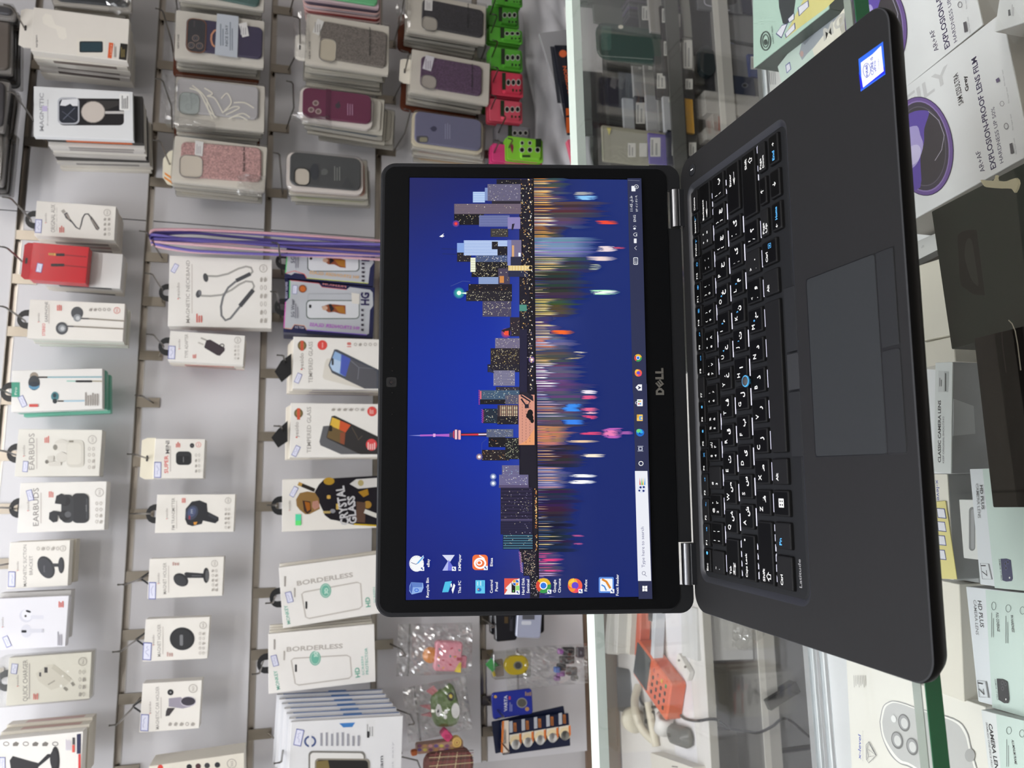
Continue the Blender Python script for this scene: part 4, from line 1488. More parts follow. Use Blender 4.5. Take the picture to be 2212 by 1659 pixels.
def a5(g):
    g.TU('STEREO', 385, 1285, 1178, 26, 'd4605a', .02), g.TU('EARPHONE', 408, 1165, 995, 26, '8a8682', .012), maker(g, 338, 1168, 1090, 20)
    g.micro(414, 1010, 430, 1180, 1, 'c0b8b0')
    for a, b in ((660, 1105), (530, 1222)):
        g.ell(a - 2, b - 14 if a > 600 else b, 52, 54, '4a4c50', 20), g.ell(a, b + (28 if a > 600 else 0), 34, 32, '8a8e92', 16), g.ell(a + 4, b + (30 if a > 600 else 2), 18, 18, 'c4c6c8', 14)
    g.line([(690, 1138), (760, 1140)], 12, '4a484a'), g.line([(760, 1140), (1062, 1160)], 11, '8d8478')
    g.line([(575, 1204), (630, 1206)], 12, '4a484a'), g.line([(630, 1206), (1058, 1228)], 11, '8d8478')
    seal(g, 998, 1070, 28, 'd8685e'), fig(g, 510, 1042, 46, 60), g.icons(755, 1040, 950, 1085, 5, 1, 'a09a94', 6)


A5, M, W, H = product('hanging_box', 'cream box printed with grey in-ear stereo earphones', 'box', Z2, [(255, 970), (1065, 1015), (1050, 1335), (232, 1300)], 1070, 13, a5, row=0, tab='b', what='the stereo earphone boxes')
pile(M, W, H, 13, 5, 12, 'cream earphone box hanging {} behind the stereo earphone box', 'box', 'boxes behind the stereo earphone box', 'hanging_box', ['d9d8cc', 'd3d6cb', 'dad6cc'], 2, seed=2)


def a6(g):
    g.rect(90, 165, 155, 280, '3c9a80'), g.TU('Pro', 132, 262, 205, 20, 'e8f4ee')
    g.ell(266, 120, 34, 34, '9a8e80', 16), g.ell(266, 170, 46, 58, '3c4044', 20), g.ell(266, 196, 42, 26, '5a90b0', 16), g.ell(266, 180, 40, 20, '2c3440', 14)
    g.line([(295, 126), (370, 126)], 12, '2a2826'), g.line([(370, 126), (795, 124)], 11, '8fb4bc')
    g.line([(520, 156), (590, 157)], 9, '9ccabc'), g.rect(588, 150, 720, 166, '2a2a2c', 8), g.line([(720, 157), (795, 158)], 8, '9a8e70')
    g.ell(428, 275, 30, 36, '4c8088', 16), g.ell(428, 312, 18, 20, '2c3438', 12), g.ell(426, 268, 14, 18, '2a3c44', 10), g.line([(450, 312), (498, 312)], 10, '2a2826'), g.line([(498, 312), (660, 310)], 11, 'a8c8d8')
    g.micro(664, 240, 775, 348, 6, '9a928c', .5), g.rect(228, 336, 298, 358, 'd0504a', 5)


A6, M, W, H = product('hanging_box', 'glossy white and teal earphone box with dark blue in-ear buds', 'box', Z3, [(85, 65), (795, 65), (800, 380), (95, 385)], 1075, 20, a6, 'e6e4e0', m='gloss', row=0, tab='b', what='the white and teal earphone boxes')
price(A6, M, Z3, 176, 314, 44, 88, -.42)
pile(M, W, H, 20, 3, 16, 'teal-sided earphone box hanging {} behind the front white and teal one', 'box', 'teal sided earphone boxes', 'hanging_box', ['5aa890', 'cfe0d6', '6db49c'], 3, drop=1, seed=9)


def earbuds(dark):
    def f(g):
        o = 0 if not dark else 1
        A, B = (0, 0) if not dark else (33, 425)
        g.TU('EARBUDS', 268 + A, 845 + B * 1.03, 562 + B, 46, '9a958e' if not dark else '8a8580', .008)
        maker(g, 195 + A, 742 + B, 655 + B, 20), g.micro(282 + A, 590 + B, 300 + A, 840 + B, 1, 'c8c2ba')
        seal(g, 720 + A + (22 if dark else 0), 612 + B - (14 if dark else 0), 34), fig(g, 368 + A, 610 + B, 40, 54)
        g.icons(680 + A + (25 if dark else 0), 660 + B, 745 + A + (25 if dark else 0), 850 + B, 2, 4, 'b4aea6', 4)
        if not dark:
            g.rect(520, 618, 655, 828, 'cfcbc0', 40), g.rect(524, 640, 632, 806, 'd9d5ca', 30), g.rect(538, 618, 575, 634, '8a8478', 5), g.ell(478, 645, 52, 34, 'd4d0c6', 18), g.ell(480, 748, 44, 38, 'd4d0c6', 18)
            g.rect(420, 640, 520, 700, 'dad6cc', 14), g.ell(432, 672, 18, 22, '8a867c', 12), g.rect(370, 740, 420, 782, 'd0ccc2', 14), g.ell(366, 785, 14, 16, '77736a', 10), g.rect(380, 784, 476, 818, 'd4d0c6', 12)
        else:
            g.rect(560, 1030, 694, 1262, '2c2d30', 44), g.rect(478, 1040, 575, 1260, '343538', 40), g.rect(672, 1070, 684, 1230, '48494c', 5)
            g.ell(505, 1205, 46, 42, '1e1f22', 16), g.ell(530, 1195, 26, 24, '5a5b5e', 12), g.ell(510, 1090, 40, 40, '1e1f22', 16)
            g.poly([(428, 1110), (440, 1050), (480, 1032), (520, 1050), (510, 1120)], '2a2b2e'), g.poly([(382, 1230), (386, 1180), (420, 1165), (500, 1180), (498, 1220), (452, 1200), (448, 1250), (415, 1258)], '2a2b2e')
            g.TU('earbuds', 676, 1172, 1120, 9, 'b8b8b8')
    return f


A7, M, W, H = product('hanging_box', 'cream EARBUDS box printed with white wireless earbuds', 'box', Z3, [(140, 530), (800, 535), (770, 900), (118, 893)], 1105, 32, earbuds(0), 'dfdcd3', row=0, tab='b', what='the EARBUDS box with white earbuds')
price(A7, M, Z3, 198, 822, 40, 84, .1)
A8, M, W, H = product('hanging_box', 'cream EARBUDS box printed with black wireless earbuds and their case', 'box', Z3, [(157, 950), (832, 935), (812, 1320), (137, 1333)], 1100, 34, earbuds(1), 'e7e4de', row=0, tab='b', what='the EARBUDS box with black earbuds')
price(A8, M, Z3, 234, 1046, 44, 84, -.25)


def a9(g):
    g.TU('MAGNETIC SUCTION', 208, 240, -85, 28, '8f8a84', .005), g.TU('BRACKET', 255, 150, 0, 28, '8f8a84', .005), maker(g, 146, 118, 45, 18)
    g.ell(360, 92, 62, 92, '2f3034', 22, -.45), g.ell(352, 96, 54, 82, '3c3d42', 20, -.45), g.TU('yesido', 350, 130, 78, 14, '77787c')
    g.rect(410, 62, 470, 88, '3a3b3f', 6), g.ell(478, 76, 24, 64, '2a2b2e', 18), g.ell(474, 76, 16, 56, '3c3d42', 16)
    seal(g, 492, -55, 24), g.icons(280, -80, 470, -30, 5, 1, 'b4aea6', 8)


A9, M, W, H = product('hanging_box', 'cream box of a round black magnetic suction bracket', 'box', Z4, [(68, -105), (545, -118), (530, 245), (65, 250)], 1102, 26, a9, 'e6e2da', row=0, what='the magnetic suction bracket boxes', hz=22)
price(A9, M, Z4, 92, 185, 56, 122, .03)
pile(M, W, H, 26, 1, 26, 'cream bracket box hanging {} behind the magnetic suction bracket box', 'box', None, 'hanging_box', ['cfc8ba'], 1, dx=2, dz=-4)


def a10(g):
    maker(g, 28, 560, 480, 18)
    g.ell(205, 470, 54, 52, 'd3d3dc', 20), g.ell(212, 462, 44, 44, 'e4e4ea', 18), g.rect(240, 466, 342, 496, 'd8d8e0', 8), g.ell(222, 436, 22, 9, '2c2c30', 12, .3), g.ell(200, 472, 9, 10, '55524c', 10)
    g.ell(205, 590, 42, 50, 'd6d6de', 18), g.rect(230, 572, 338, 602, 'd4d4dc', 8), g.rect(168, 582, 208, 602, '2c2c30', 6), g.rect(326, 574, 340, 600, 'c0c0c8', 4)
    fig(g, 480, 378, 44, 54), g.micro(450, 588, 490, 702, 3, '9a98a0', .5)


A10, M, W, H = product('hanging_box', 'white box of wireless earbuds wrapped in clear film, partly cut by the photo edge', 'box', Z4, [(-40, 332), (530, 320), (515, 725), (-50, 727)], 1085, 20, a10, 'e2e1e6', m='gloss', row=0, what='the film wrapped white earbuds box')
price(A10, M, Z4, 55, 672, 42, 88, -.4)
pile(M, W, H, 20, 1, 30, 'white box hanging {} behind the film wrapped earbuds box', 'box', None, 'hanging_box', ['c9c7c4'], 1, dx=9, dz=2, edge=['77706a'])


def a11(g):
    g.TU('QUICK CHARGER', 215, 1135, 812, 38, '8a857e', .01), maker(g, 146, 1022, 932, 20), g.micro(225, 830, 245, 1120, 1, 'b4aea6')
    g.poly([(280, 920), (370, 850), (420, 850), (560, 960), (520, 1010), (400, 1050), (300, 980)], 'd6d1c4'), g.poly([(420, 850), (560, 960), (545, 990), (400, 880)], 'c9c4b6'), g.rect(346, 872, 372, 915, '3a3638'), g.rect(306, 912, 322, 944, '4a4648'), g.line([(375, 1008), (430, 975)], 10, 'a8a296')
    g.ell(530, 904, 8, 8, 'f6f4ee', 8), g.ell(490, 940, 8, 8, 'f6f4ee', 8), g.line([(560, 990), (576, 1016)], 20, '8a857c'), g.line([(500, 1030), (525, 1052)], 20, '8a857c'), g.ell(478, 1018, 12, 12, 'f6f4ee', 8)
    seal(g, 645, 828, 34), fig(g, 282, 1095, 42, 58), g.icons(610, 880, 670, 1110, 2, 4, 'a8a29a', 9)


A11, M, W, H = product('hanging_box', 'cream QUICK CHARGER box in a clear bag', 'box', Z4, [(68, 795), (712, 755), (700, 1125), (50, 1165)], 1095, 26, a11, 'e0dcd0', row=0, tab='b', what='the quick charger box')
price(A11, M, Z4, 112, 884, 48, 80, .12)
f = G().use('film')
f.rbox(-W / 2 - 2, W / 2 + 2, -2.5, 29, -2, H + 14, 3, 'f6f6f4', 1)
f.build('clear_bag', A11)


def a12(g):
    g.icons(10, 1440, 470, 1500, 6, 1, '77726c', 3), g.poly([(75, 1600), (100, 1565), (250, 1608), (300, 1620), (370, 1550), (395, 1548), (392, 1575), (300, 1650), (290, 1700), (90, 1700)], '242326')
    g.ell(432, 1600, 34, 110, '1c1b1d', 20), g.ell(420, 1590, 30, 70, '2c2b2e', 16)
    g.poly([(600, 1395), (632, 1390), (630, 1545), (600, 1548)], '262848'), g.poly([(612, 1550), (630, 1548), (630, 1760), (612, 1760)], 'd03c3c'), g.rect(564, 1478, 584, 1536, 'd8584c'), g.rect(566, 1420, 584, 1476, '4a4648'), g.micro(515, 1428, 560, 1520, 4, 'c8c0d0', .5, 3)


A12, M, W, H = product('hanging_box', 'larger cream box of a black phone holder cut off by the lower photo edge', 'box', Z4, [(-80, 1432), (632, 1388), (640, 1840), (-70, 1850)], 1052, 30, a12, 'e7e4de', row=0, what='the larger phone holder boxes')
price(A12, M, Z4, 18, 1628, 46, 110, 0)
pile(M, W, H, 30, 2, 30, 'larger cream holder box hanging {} behind the one with a black phone holder', 'box', 'larger holder boxes', 'hanging_box', ['d3cdbf', 'cdc6b8'], 1, dx=5, dz=-2, edge=['b9958a', 'b9958a'])

# ---- clear-packed cases at the top left corner of the photo
for i, (q, y, c, lab) in enumerate((
        ([(-160, 20), (125, 60), (120, 170), (-170, 130)], 1040, '4a4a50', 'dark phone case in a clear pack, topmost in the corner of the photo'),
        ([(-200, 120), (105, 130), (95, 640), (-210, 610)], 1060, '6e655e', 'grey clear-packed phone case at the left photo edge, above the dark one'),
        ([(-220, 640), (62, 720), (48, 1130), (-230, 1090)], 1060, '38353c', 'dark violet clear-packed phone case at the left photo edge'),
        ([(-240, 1010), (55, 1060), (30, 1590), (-250, 1560)], 1085, '5f5a55', 'grey-brown clear-packed phone case at the left photo edge, below the violet one'))):
    R_, M, W, H = casepack(lab, Z1, q, y, [(q[0][0] + 20, q[0][1] + 25), (q[1][0] - 14, q[1][1] + 22), (q[2][0] - 14, q[2][1] - 25), (q[3][0] + 20, q[3][1] - 25)], c, card='8f8b88', row=-1, what='the ' + lab.split(',')[0].split(' at ')[0])
    for k in range(4):
        h = G().use('film')
        h.rbox(-W / 2, W / 2, 0, 11, 0, H, 4, 'dedddc', 1.5)
        h.use('plastic')
        h.rbox(-W / 2 + 5, W / 2 - 5, 3, 9, 5, H - 5, 10, ('5a5a5e', '3c3a3e', '8a8078', '46484e')[k], 1)
        tag(h.build('hanging_phone_case', None, M @ trans(rnd.uniform(-3, 3), 13 + k * 13, rnd.uniform(-4, 2))), 'clear-packed phone case {} behind the {}'.format(ORD[k], lab.split(',')[0].split(' at ')[0]), 'phone case', 'clear packs at the left photo edge')

# ---- case packs of the upper right, rows one to four


def backs(M, W, H, n, th, lab, cols, y0=10, jit=3, seed=1, w=.97, group=None, drop=0, dx=0):
    rr = random.Random(seed)
    for k in range(n):
        h = G().use('paper')
        ww, hh = W * w * rr.uniform(.93, 1.02), H * w * rr.uniform(.93, 1.0)
        h.rbox(-ww / 2, ww / 2, th * .45, th * .9, 0, hh, 3, ('d8d3c9', 'cbc7bf', 'ddd8cd')[k % 3], .4)
        h.use('plastic')
        h.rbox(-ww / 2 + 5, ww / 2 - 5, .8, th * .45, 6, hh - 6, 10, cols[k % len(cols)], 1.5)
        h.use('film')
        h.rbox(-ww / 2 - .8, ww / 2 + .8, 0, th * .96, -1, hh + 1, 4, 'eeeeec', 1)
        o = h.build('hanging_phone_case', None, M @ trans(rr.uniform(-jit, jit) + dx * k, y0 + k * th, H - hh - drop * (k + 1) + rr.uniform(-jit, jit)) @ rotm('Y', rr.uniform(-.02, .02)))
        tag(o, 'packed phone case hanging {} behind the {}'.format(ORD[k], lab), 'phone case', group or 'packs behind the ' + lab)


def brown(M, W, H, y, lab):
    h = G().use('gloss')
    h.rbox(-W / 2 - 6, W / 2 - 8, 0, 9, 8, H + 8, 12, '5a3020', 3)
    tag(h.build('hanging_phone_case', None, M @ trans(0, y, 4)), 'glossy brown phone case at the back of the {} stack'.format(lab), 'phone case')


_, M, W, H = casepack('dark phone case in a clear pack with red rim, cut by the upper edge', Z1, [(440, -420), (1140, -340), (1105, 95), (470, 30)], 1050, [(470, -390), (1110, -320), (1090, 75), (490, 15)], '2c3036', None, row=0, what='the dark case pack at the upper edge', crinkle='b', card='bfb9b0')
backs(M, W, H, 4, 12, 'dark case pack with a red rim', ['b0363a', 'c9b9a4', '4a4a4e', 'b09a80'], seed=5)
_, M, W, H = casepack('teal green phone case in a clear pack at the upper photo edge', Z5, [(240, -260), (880, -200), (850, 62), (215, 10)], 1056, [(330, -230), (850, -180), (828, 36), (300, -12)], '4c6a66', None, row=1, what='the teal case packs', card='d9d4ca')
backs(M, W, H, 3, 14, 'teal green case pack', ['e8e6e2', '8a5a44', '3a3836'], seed=6)


def b1(q):
    q.line([(470, 300), (474, 260), (495, 232), (512, 228)], 14, 'd89a78'), q.line([(470, 300), (480, 335), (498, 352)], 14, 'd89a78')
    for a, b in ((355, 288), (322, 342), (384, 346)):
        q.ring(a, b, 27, 25, 5, 'a08a80', 16), q.ell(a, b, 16, 15, '5f6068', 12), q.ell(a, b, 8, 8, '2c2d33', 10)
    q.TU('POWER', 352, 205, 160, 14, '77706c')
    q.poly([(515, 105), (676, 126), (666, 436), (498, 412)], 'cdd4de')
    q.TU('NICE DAY', 596, 350, 190, 20, '55606e', .015), q.micro(538, 175, 572, 345, 2, '8a94a2'), q.micro(610, 160, 640, 380, 2, '8a94a2')
    q.poly([(676, 182), (735, 170), (754, 272), (704, 284)], 'f0efee'), q.micro(690, 195, 740, 265, 3, 'c0c0c4')


_, M, W, H = casepack('clear pack holding a dark purple phone case with gold ring and rim', Z5, [(215, 72), (868, 160), (862, 500), (190, 445)], 1062, [(290, 145), (858, 215), (850, 452), (280, 380)], '3c3654', (280, 150, 440, 385), '35353c', 'c49078', row=1, what='the purple and gold case pack', art=b1, card='ded9cf', after=lambda r, M: None)
g = G(Z=Z5, M=M).use('paper')
g.d = -.3
g.TU('NEW CASE', 232, 362, 258, 14, '4a4642', .01)
g.build('card_print', _)
backs(M, W, H, 4, 13, 'purple and gold case pack', ['e0dcd4', '6b3a2c', '2c3a4a', '8a8a8c'], seed=7)


brown(M, W, H, 62, 'purple and gold')


def b2(q):
    for pts in ([(330, 640), (420, 720), (500, 880)], [(310, 660), (380, 690), (430, 780), (480, 890)], [(420, 660), (480, 700), (440, 720)], [(440, 720), (500, 740), (560, 850)], [(440, 740), (450, 820), (510, 880)], [(545, 740), (590, 700), (620, 770), (570, 830)], [(560, 840), (640, 800), (680, 810), (580, 860)],
                [(600, 890), (700, 850), (760, 880)], [(640, 770), (720, 770), (790, 810)], [(620, 880), (680, 870), (740, 900)]):
        q.line(smooth(pts), 10, 'ece8da')
    for a, b in ((270, 740), (340, 760), (300, 800), (330, 720)):
        q.ring(a, b, 24, 24, 5, 'a4aaa8', 14)


_, M, W, H = casepack('clear phone case with a white flower pattern in crinkled film', Z5, [(215, 575), (872, 640), (866, 985), (190, 930)], 1060, [(225, 590), (826, 655), (822, 905), (210, 840)], 'b9b7b9', (222, 700, 390, 848), 'aab2b0', 'c3cac8', row=1, what='the white flower case pack', art=b2, crinkle='tl', card='d5d0c6')
backs(M, W, H, 5, 13, 'white flower case pack', ['dcd7cc', 'd0c9be', '8a4a36', '2e3236', 'cfd4d8'], seed=8)
brown(M, W, H, 76, 'white flower')


def b3(q):
    q.poly([(352, 1050), (414, 1062), (406, 1170), (348, 1158)], 'ecebe9'), q.micro(362, 1075, 400, 1150, 3, 'c4bcc0')
    q.TU('fashion case for her', 722, 1285, 1095, 18, '2e2a2c', .02)


_, M, W, H = casepack('rose gold glitter phone case in a clear pack with an orange striped tab', Z5, [(195, 1015), (890, 1095), (868, 1440), (178, 1345)], 1058, [(245, 1058), (852, 1120), (838, 1378), (250, 1312)], 'c39a97', (228, 1165, 412, 1322), 'd9cfc0', 'd4d2d0', m='glitter', row=1, what='the rose glitter case packs', art=b3, crinkle='b', card='dfdace')
backs(M, W, H, 5, 13, 'rose gold glitter case pack', ['dad4c6', 'd8d2c4', 'cfc9bd', 'd8d0c2', 'c8bfae'], seed=9, jit=2)
h = G().use('paper')
h.prism([(-W / 2 + 2, H - 4), (W / 2 - 12, H - 4), (W / 2 - 22, H + 14), (W / 2 - 40, H + 24), (-W / 2 + 20, H + 22), (-W / 2 + 6, H + 12)], 30, 31, 'dcd6c2')
h.d = 29.8
for k in range(2):
    h.lay([(-W / 2 + 4 + k * 9, H - 2), (-W / 2 + 9 + k * 9, H - 2), (-W / 2 + 22 + k * 9, H + 19), (-W / 2 + 17 + k * 9, H + 18)], 'dd8a3c')
h.build('hang_tab', _)

_, M, W, H = casepack('mint green phone case at the upper photo edge, above the red and purple ones', Y1, [(240, -330), (840, -260), (805, 60), (265, -10)], 1056, [(250, -310), (830, -240), (795, 48), (275, -20)], '63a878', None, row=2, what='the mint, purple and red cases', film=False, card='c5aeb4')
for k, (c, e) in enumerate((('463a4c', 'mint green'), ('b8a8ae', 'purple'), ('a03434', 'pale'), ('2c2c30', 'red'), ('b84a40', 'black'))):
    h = G().use('plastic')
    h.rbox(-W / 2, W / 2, 0, 8, 0, H, 12, c, 2)
    h.use('paper')
    h.rbox(-W / 2 - 2, W / 2 + 2, 8.2, 10.5, -2, H + 2, 12, 'd8b4b0', .5)
    tag(h.build('hanging_phone_case', None, M @ trans(-k * 2.5, 12 + k * 12, -3 - k * 1.5)), '{} silicone phone case on a card, {} behind the mint green one'.format(('dark purple', 'pale grey', 'dark red', 'black', 'red')[k], ORD[k]), 'phone case', 'silicone cases at the upper edge')


def c1(q):
    q.poly([(366, 140), (414, 165), (376, 268), (328, 244)], 'f0efec'), q.micro(345, 165, 395, 245, 3, 'b4b0ac')
    q.TU('fashion case for her', 762, 418, 205, 16, '2e2c2a', .02)


_, M, W, H = casepack('grey stone-look glitter phone case in a cream pack', Y1, [(278, 98), (908, 198), (888, 558), (278, 478)], 1054, [(395, 182), (886, 238), (872, 510), (376, 440)], '77706a', (372, 300, 514, 450), 'c9c0ac', 'cfcdca', m='glitter', row=2, what='the grey glitter case packs', art=c1, crinkle='t', card='e0dace')
g = G(Z=Y1, M=M).use('paper')
g.d = -.3
g.TU('NEW CASE', 314, 440, 310, 14, '4a4642', .01)
g.build('card_print', _)
backs(M, W, H, 6, 12, 'grey glitter case pack', ['e0dbd0', 'd8d3c8', '8a8680', 'dcd8d0', 'cfcac0', 'd8d4cc'], seed=10, dx=-1)
tab_card(_, W, H, 9, 62, 22, 'dcd8d0', 22, -10)


def c2(q):
    for a, b in ((318, 820), (352, 770), (372, 832)):
        q.ell(a, b, 24, 22, 'b09a98', 14), q.ell(a, b, 14, 13, '77605e', 12)
    q.ell(518, 790, 20, 20, '3f3a44', 12), q.ell(524, 766, 6, 10, '3f3a44', 8)
    q.micro(588, 752, 640, 862, 3, 'b98aa8', .4, 5), q.poly([(430, 665), (470, 670), (460, 900), (425, 890)], '5a1c3e')


_, M, W, H = casepack('burgundy silicone phone case in a clear tray', Y1, [(235, 640), (785, 735), (772, 985), (225, 880)], 1062, [(258, 650), (766, 728), (766, 952), (252, 862)], '6e2a4c', None, row=2, what='the burgundy case tray', art=c2, crinkle='l', film=True, card='e6dfd8', cr=14, r=16)
backs(M, W, H, 5, 13, 'burgundy silicone case tray', ['e0dbd2', '6a7486', '8a7a6c', 'd6d1c6', 'b9b2a6'], seed=11, w=1.14, jit=6, drop=8)


def c3(q):
    q.ell(345, 1285, 34, 62, '3a3d44', 16), q.ell(418, 1285, 26, 24, '6a6c6c', 14), q.ell(400, 1300, 8, 8, '6a6c6c', 8)
    q.micro(490, 1235, 545, 1350, 3, '8a8c8a', .4, 3), q.poly([(540, 1400), (590, 1320), (640, 1410)], '45474a')


_, M, W, H = casepack('charcoal silicone phone case in a clear tray over coloured ones', Y1, [(140, 1140), (705, 1175), (705, 1460), (128, 1415)], 1062, [(162, 1152), (690, 1182), (686, 1425), (158, 1392)], '4c4e50', (188, 1258, 312, 1382), 'd3cabc', '4a4c4e', row=2, what='the charcoal case tray', art=c3, card='e6ddd6', cr=14, r=16)
backs(M, W, H, 5, 13, 'charcoal silicone case tray', ['cc9a8a', '5f7a74', 'c9cba8', 'd0998a', 'd3d5d8'], seed=12, w=1.06, jit=3, drop=3)


def d1(q):
    q.poly([(450, -30), (528, -20), (522, 112), (446, 104)], 'e8e6e4'), q.micro(466, 10, 510, 95, 3, 'b8b4b4')
    q.TU('fashion case', 886, 285, 40, 18, '16151a', .02)


_, M, W, H = casepack('charcoal glitter phone case in a cream pack, above the purple one', Y5, [(285, -60), (1066, 38), (1042, 458), (268, 292)], 1052, [(425, 10), (1030, 108), (1022, 378), (412, 285)], '38373c', (414, 182, 580, 292), 'b0aaa0', 'c6c4c0', m='glitter', row=3, what='the charcoal glitter case packs', art=d1, crinkle='t', card='d8d2c6')
backs(M, W, H, 4, 14, 'charcoal glitter case pack', ['9a3a3c', '26262a', '8a7a48', '4a2a1e'], seed=13)


brown(M, W, H, 70, 'charcoal glitter')


def d2(q):
    q.poly([(460, 550), (545, 572), (510, 712), (425, 686)], 'e2dfe6'), q.micro(455, 585, 520, 690, 3, 'b4aab8')
    q.TU('fashion case', 926, 872, 640, 18, '181420', .02)


_, M, W, H = casepack('plum glitter phone case in a cream pack with a white sticker', Y5, [(322, 495), (1100, 625), (1082, 1050), (300, 905)], 1050, [(410, 565), (1018, 672), (1004, 968), (402, 868)], '5d4560', (406, 762, 570, 872), 'b0a8a0', 'c0bebc', m='glitter', row=3, what='the plum glitter case packs', art=d2, card='dbd5c9')
backs(M, W, H, 4, 14, 'plum glitter case pack', ['cfd4d2', 'd0ccc2', '3a3436', '6b3626'], seed=14)
tab_card(_, W, H, 9, 60, 24, 'd8d2c4', 8)


brown(M, W, H, 72, 'plum glitter')


def d3(q):
    q.ell(540, 1282, 30, 27, '40415c', 14), q.ell(512, 1278, 10, 9, '40415c', 8)
    q.rect(366, 1352, 486, 1420, '4f4f5a', 26), q.rect(398, 1366, 474, 1412, '98947c', 16)
    q.micro(650, 1222, 715, 1385, 3, '9a9cb8', .4, 4)


_, M, W, H = casepack('lavender grey silicone phone case in a clear tray beside the laptop screen corner', Y5, [(322, 1108), (1034, 1205), (1020, 1535), (318, 1440)], 1060, [(350, 1116), (1010, 1205), (1004, 1520), (344, 1418)], '73738f', None, row=3, what='the lavender case tray', art=d3, card='ddd3b8', cr=13, r=14)
backs(M, W, H, 5, 13, 'lavender grey silicone case tray', ['d9c9a8', 'c8ccd4', 'b49a96', 'c4604c', 'd4b490'], seed=15, w=1.05, jit=3, drop=3)

# ---- second row
g = None
LZ = at_y(332, 515, 1066)
Lx, Lz = LZ.x, LZ.z
rr = random.Random(5)
hook(Lx, 1, Lz + 4, 'the purple and pink cords', 1030)
for k in range(12):
    pink = k in (0, 3, 7, 9, 11)
    c = ('c79aa4', 'cda6ae')[k % 2] if pink else ('5c5098', '6a5fa6', '4e4488')[k % 3]
    h = G().use('fabric')
    y = 1052 + (k * 5 % 4) * 7
    x0 = Lx + 16 - k * 3.0
    pts = [(Lx + (x0 - Lx) * .25, y + 3, Lz + 3), (Lx + (x0 - Lx) * .8, y, Lz - 4)]
    for j in range(9):
        t_ = (j + 1) / 9
        pts.append((x0 + (9 * t_ * math.sin(k * 2.1) if pink else 3 * math.sin(t_ * 3 + k)) + t_ * 12 + 4 * math.sin(t_ * 4 + k), y + 3 * math.sin(t_ * 3 + k * 2), Lz - 6 - t_ * 560))
    h.tube(smooth(pts, 3), 3.0, c, 7)
    tag(h.build('neck_cord', None), 'braided {} neck cord, {} in the bundle above the neckband box'.format('pink' if pink else 'purple', ORD[k] + ' from the right'), 'cord', 'cords hanging from one hook')


def b5(g):
    g.TU('MAGNETIC NECKBAND', 455, 985, 425, 34, '9a958e', .006), maker(g, 365, 770, 625, 26), g.micro(472, 440, 488, 900, 1, 'c8c2ba')
    c = '77787a'
    g.line([(610, 565), (700, 568), (800, 545), (890, 500), (960, 480), (1005, 490), (1020, 525), (990, 560)], 17, 'a4a29c')
    g.line([(555, 742), (640, 745), (740, 735), (830, 690), (900, 640), (960, 612), (1015, 618), (1032, 655), (1018, 690)], 17, 'a4a29c')
    g.line([(870, 612), (800, 670), (755, 750), (735, 840), (740, 920), (775, 962), (820, 945), (880, 870), (920, 820)], 19, c)
    g.line([(870, 608), (1000, 545)], 34, '4a4b4f'), g.line([(905, 835), (1025, 690)], 38, '45464a')
    g.ell(598, 580, 22, 40, '4c4d50', 16, -.2), g.ell(535, 725, 24, 36, '4c4d50', 16, .3), g.ell(545, 715, 12, 22, '7a7b7e', 12)
    seal(g, 1115, 498, 36), fig(g, 545, 940, 60, 84), g.icons(1080, 560, 1150, 1000, 2, 6, 'b0aaa2', 10)


B5, M, W, H = product('hanging_box', 'wide cream MAGNETIC NECKBAND box beside the hanging cords', 'box', Z6, [(275, 380), (1195, 420), (1185, 1030), (260, 1015)], 1095, 34, b5, 'e7e4de', row=1, tab='b', what='the magnetic neckband box')
price(B5, M, Z6, 322, 496, 42, 82, .5)


def b6(g):
    g.TU('TYPE ADAPTER', 440, 1300, 1085, 30, '9a958e', .006), maker(g, 370, 1220, 1130, 20)
    g.poly([(585, 1200), (605, 1140), (640, 1135), (770, 1210), (768, 1235), (725, 1280), (700, 1275), (590, 1210)], '3c3238'), g.line([(555, 1120), (605, 1140)], 14, 'a8a49c'), g.line([(530, 1160), (580, 1180)], 14, 'c0bcb4'), g.ring(745, 1190, 22, 20, 8, '2c262a', 14)
    seal(g, 885, 1140, 30), fig(g, 500, 1280, 34, 46), g.icons(850, 1180, 905, 1320, 2, 4, 'b0aaa2', 12)


B6, M, W, H = product('hanging_box', 'small cream box printed with a black type adapter plug', 'box', Z6, [(285, 1060), (950, 1095), (935, 1362), (255, 1322)], 1078, 20, b6, 'e7e4de', row=1, tab='b', what='the type adapter boxes')
price(B6, M, Z6, 294, 1250, 62, 118, .05)
pile(M, W, H, 20, 3, 16, 'small cream adapter box hanging {} behind the black plug one', 'box', 'type adapter boxes', 'hanging_box', ['d3ccc0', 'd8d1c4', 'b84a44'], 1.5, edge=['b05048', '6a6660', None], seed=6)


def b7(g):
    g.TU('SUPER', 428, 755, 595, 36, 'd4564e', .02), g.TU('MINI', 440, 580, 465, 36, '5a5654', .015), g.micro(444, 500, 462, 740, 1, 'c0b8b0')
    g.rect(498, 560, 638, 682, '2a2b2d', 36), g.rect(508, 600, 622, 674, '1d1e20', 20), g.TU('mini', 570, 655, 610, 14, '9a9a9a'), g.ell(642, 508, 20, 22, '2a2a2c', 14), g.ell(642, 508, 8, 9, '5a5a5e', 10)
    seal(g, 700, 500, 24, 'd8685e'), fig(g, 520, 500, 44, 50), g.icons(665, 570, 720, 760, 2, 4, 'a8a29a', 13)


B7, M, W, H = product('hanging_box', 'small square cream SUPER MINI box with a folded top flap', 'box', Z7, [(315, 445), (755, 450), (745, 800), (290, 800)], 1090, 42, b7, 'e6e2da', row=1, what='the super mini box', hz=12)
tab_card(B7, W, H, 42, 80, 24, 'e6dfca', 3)
price(B7, M, Z7, 334, 726, 62, 142, .02)


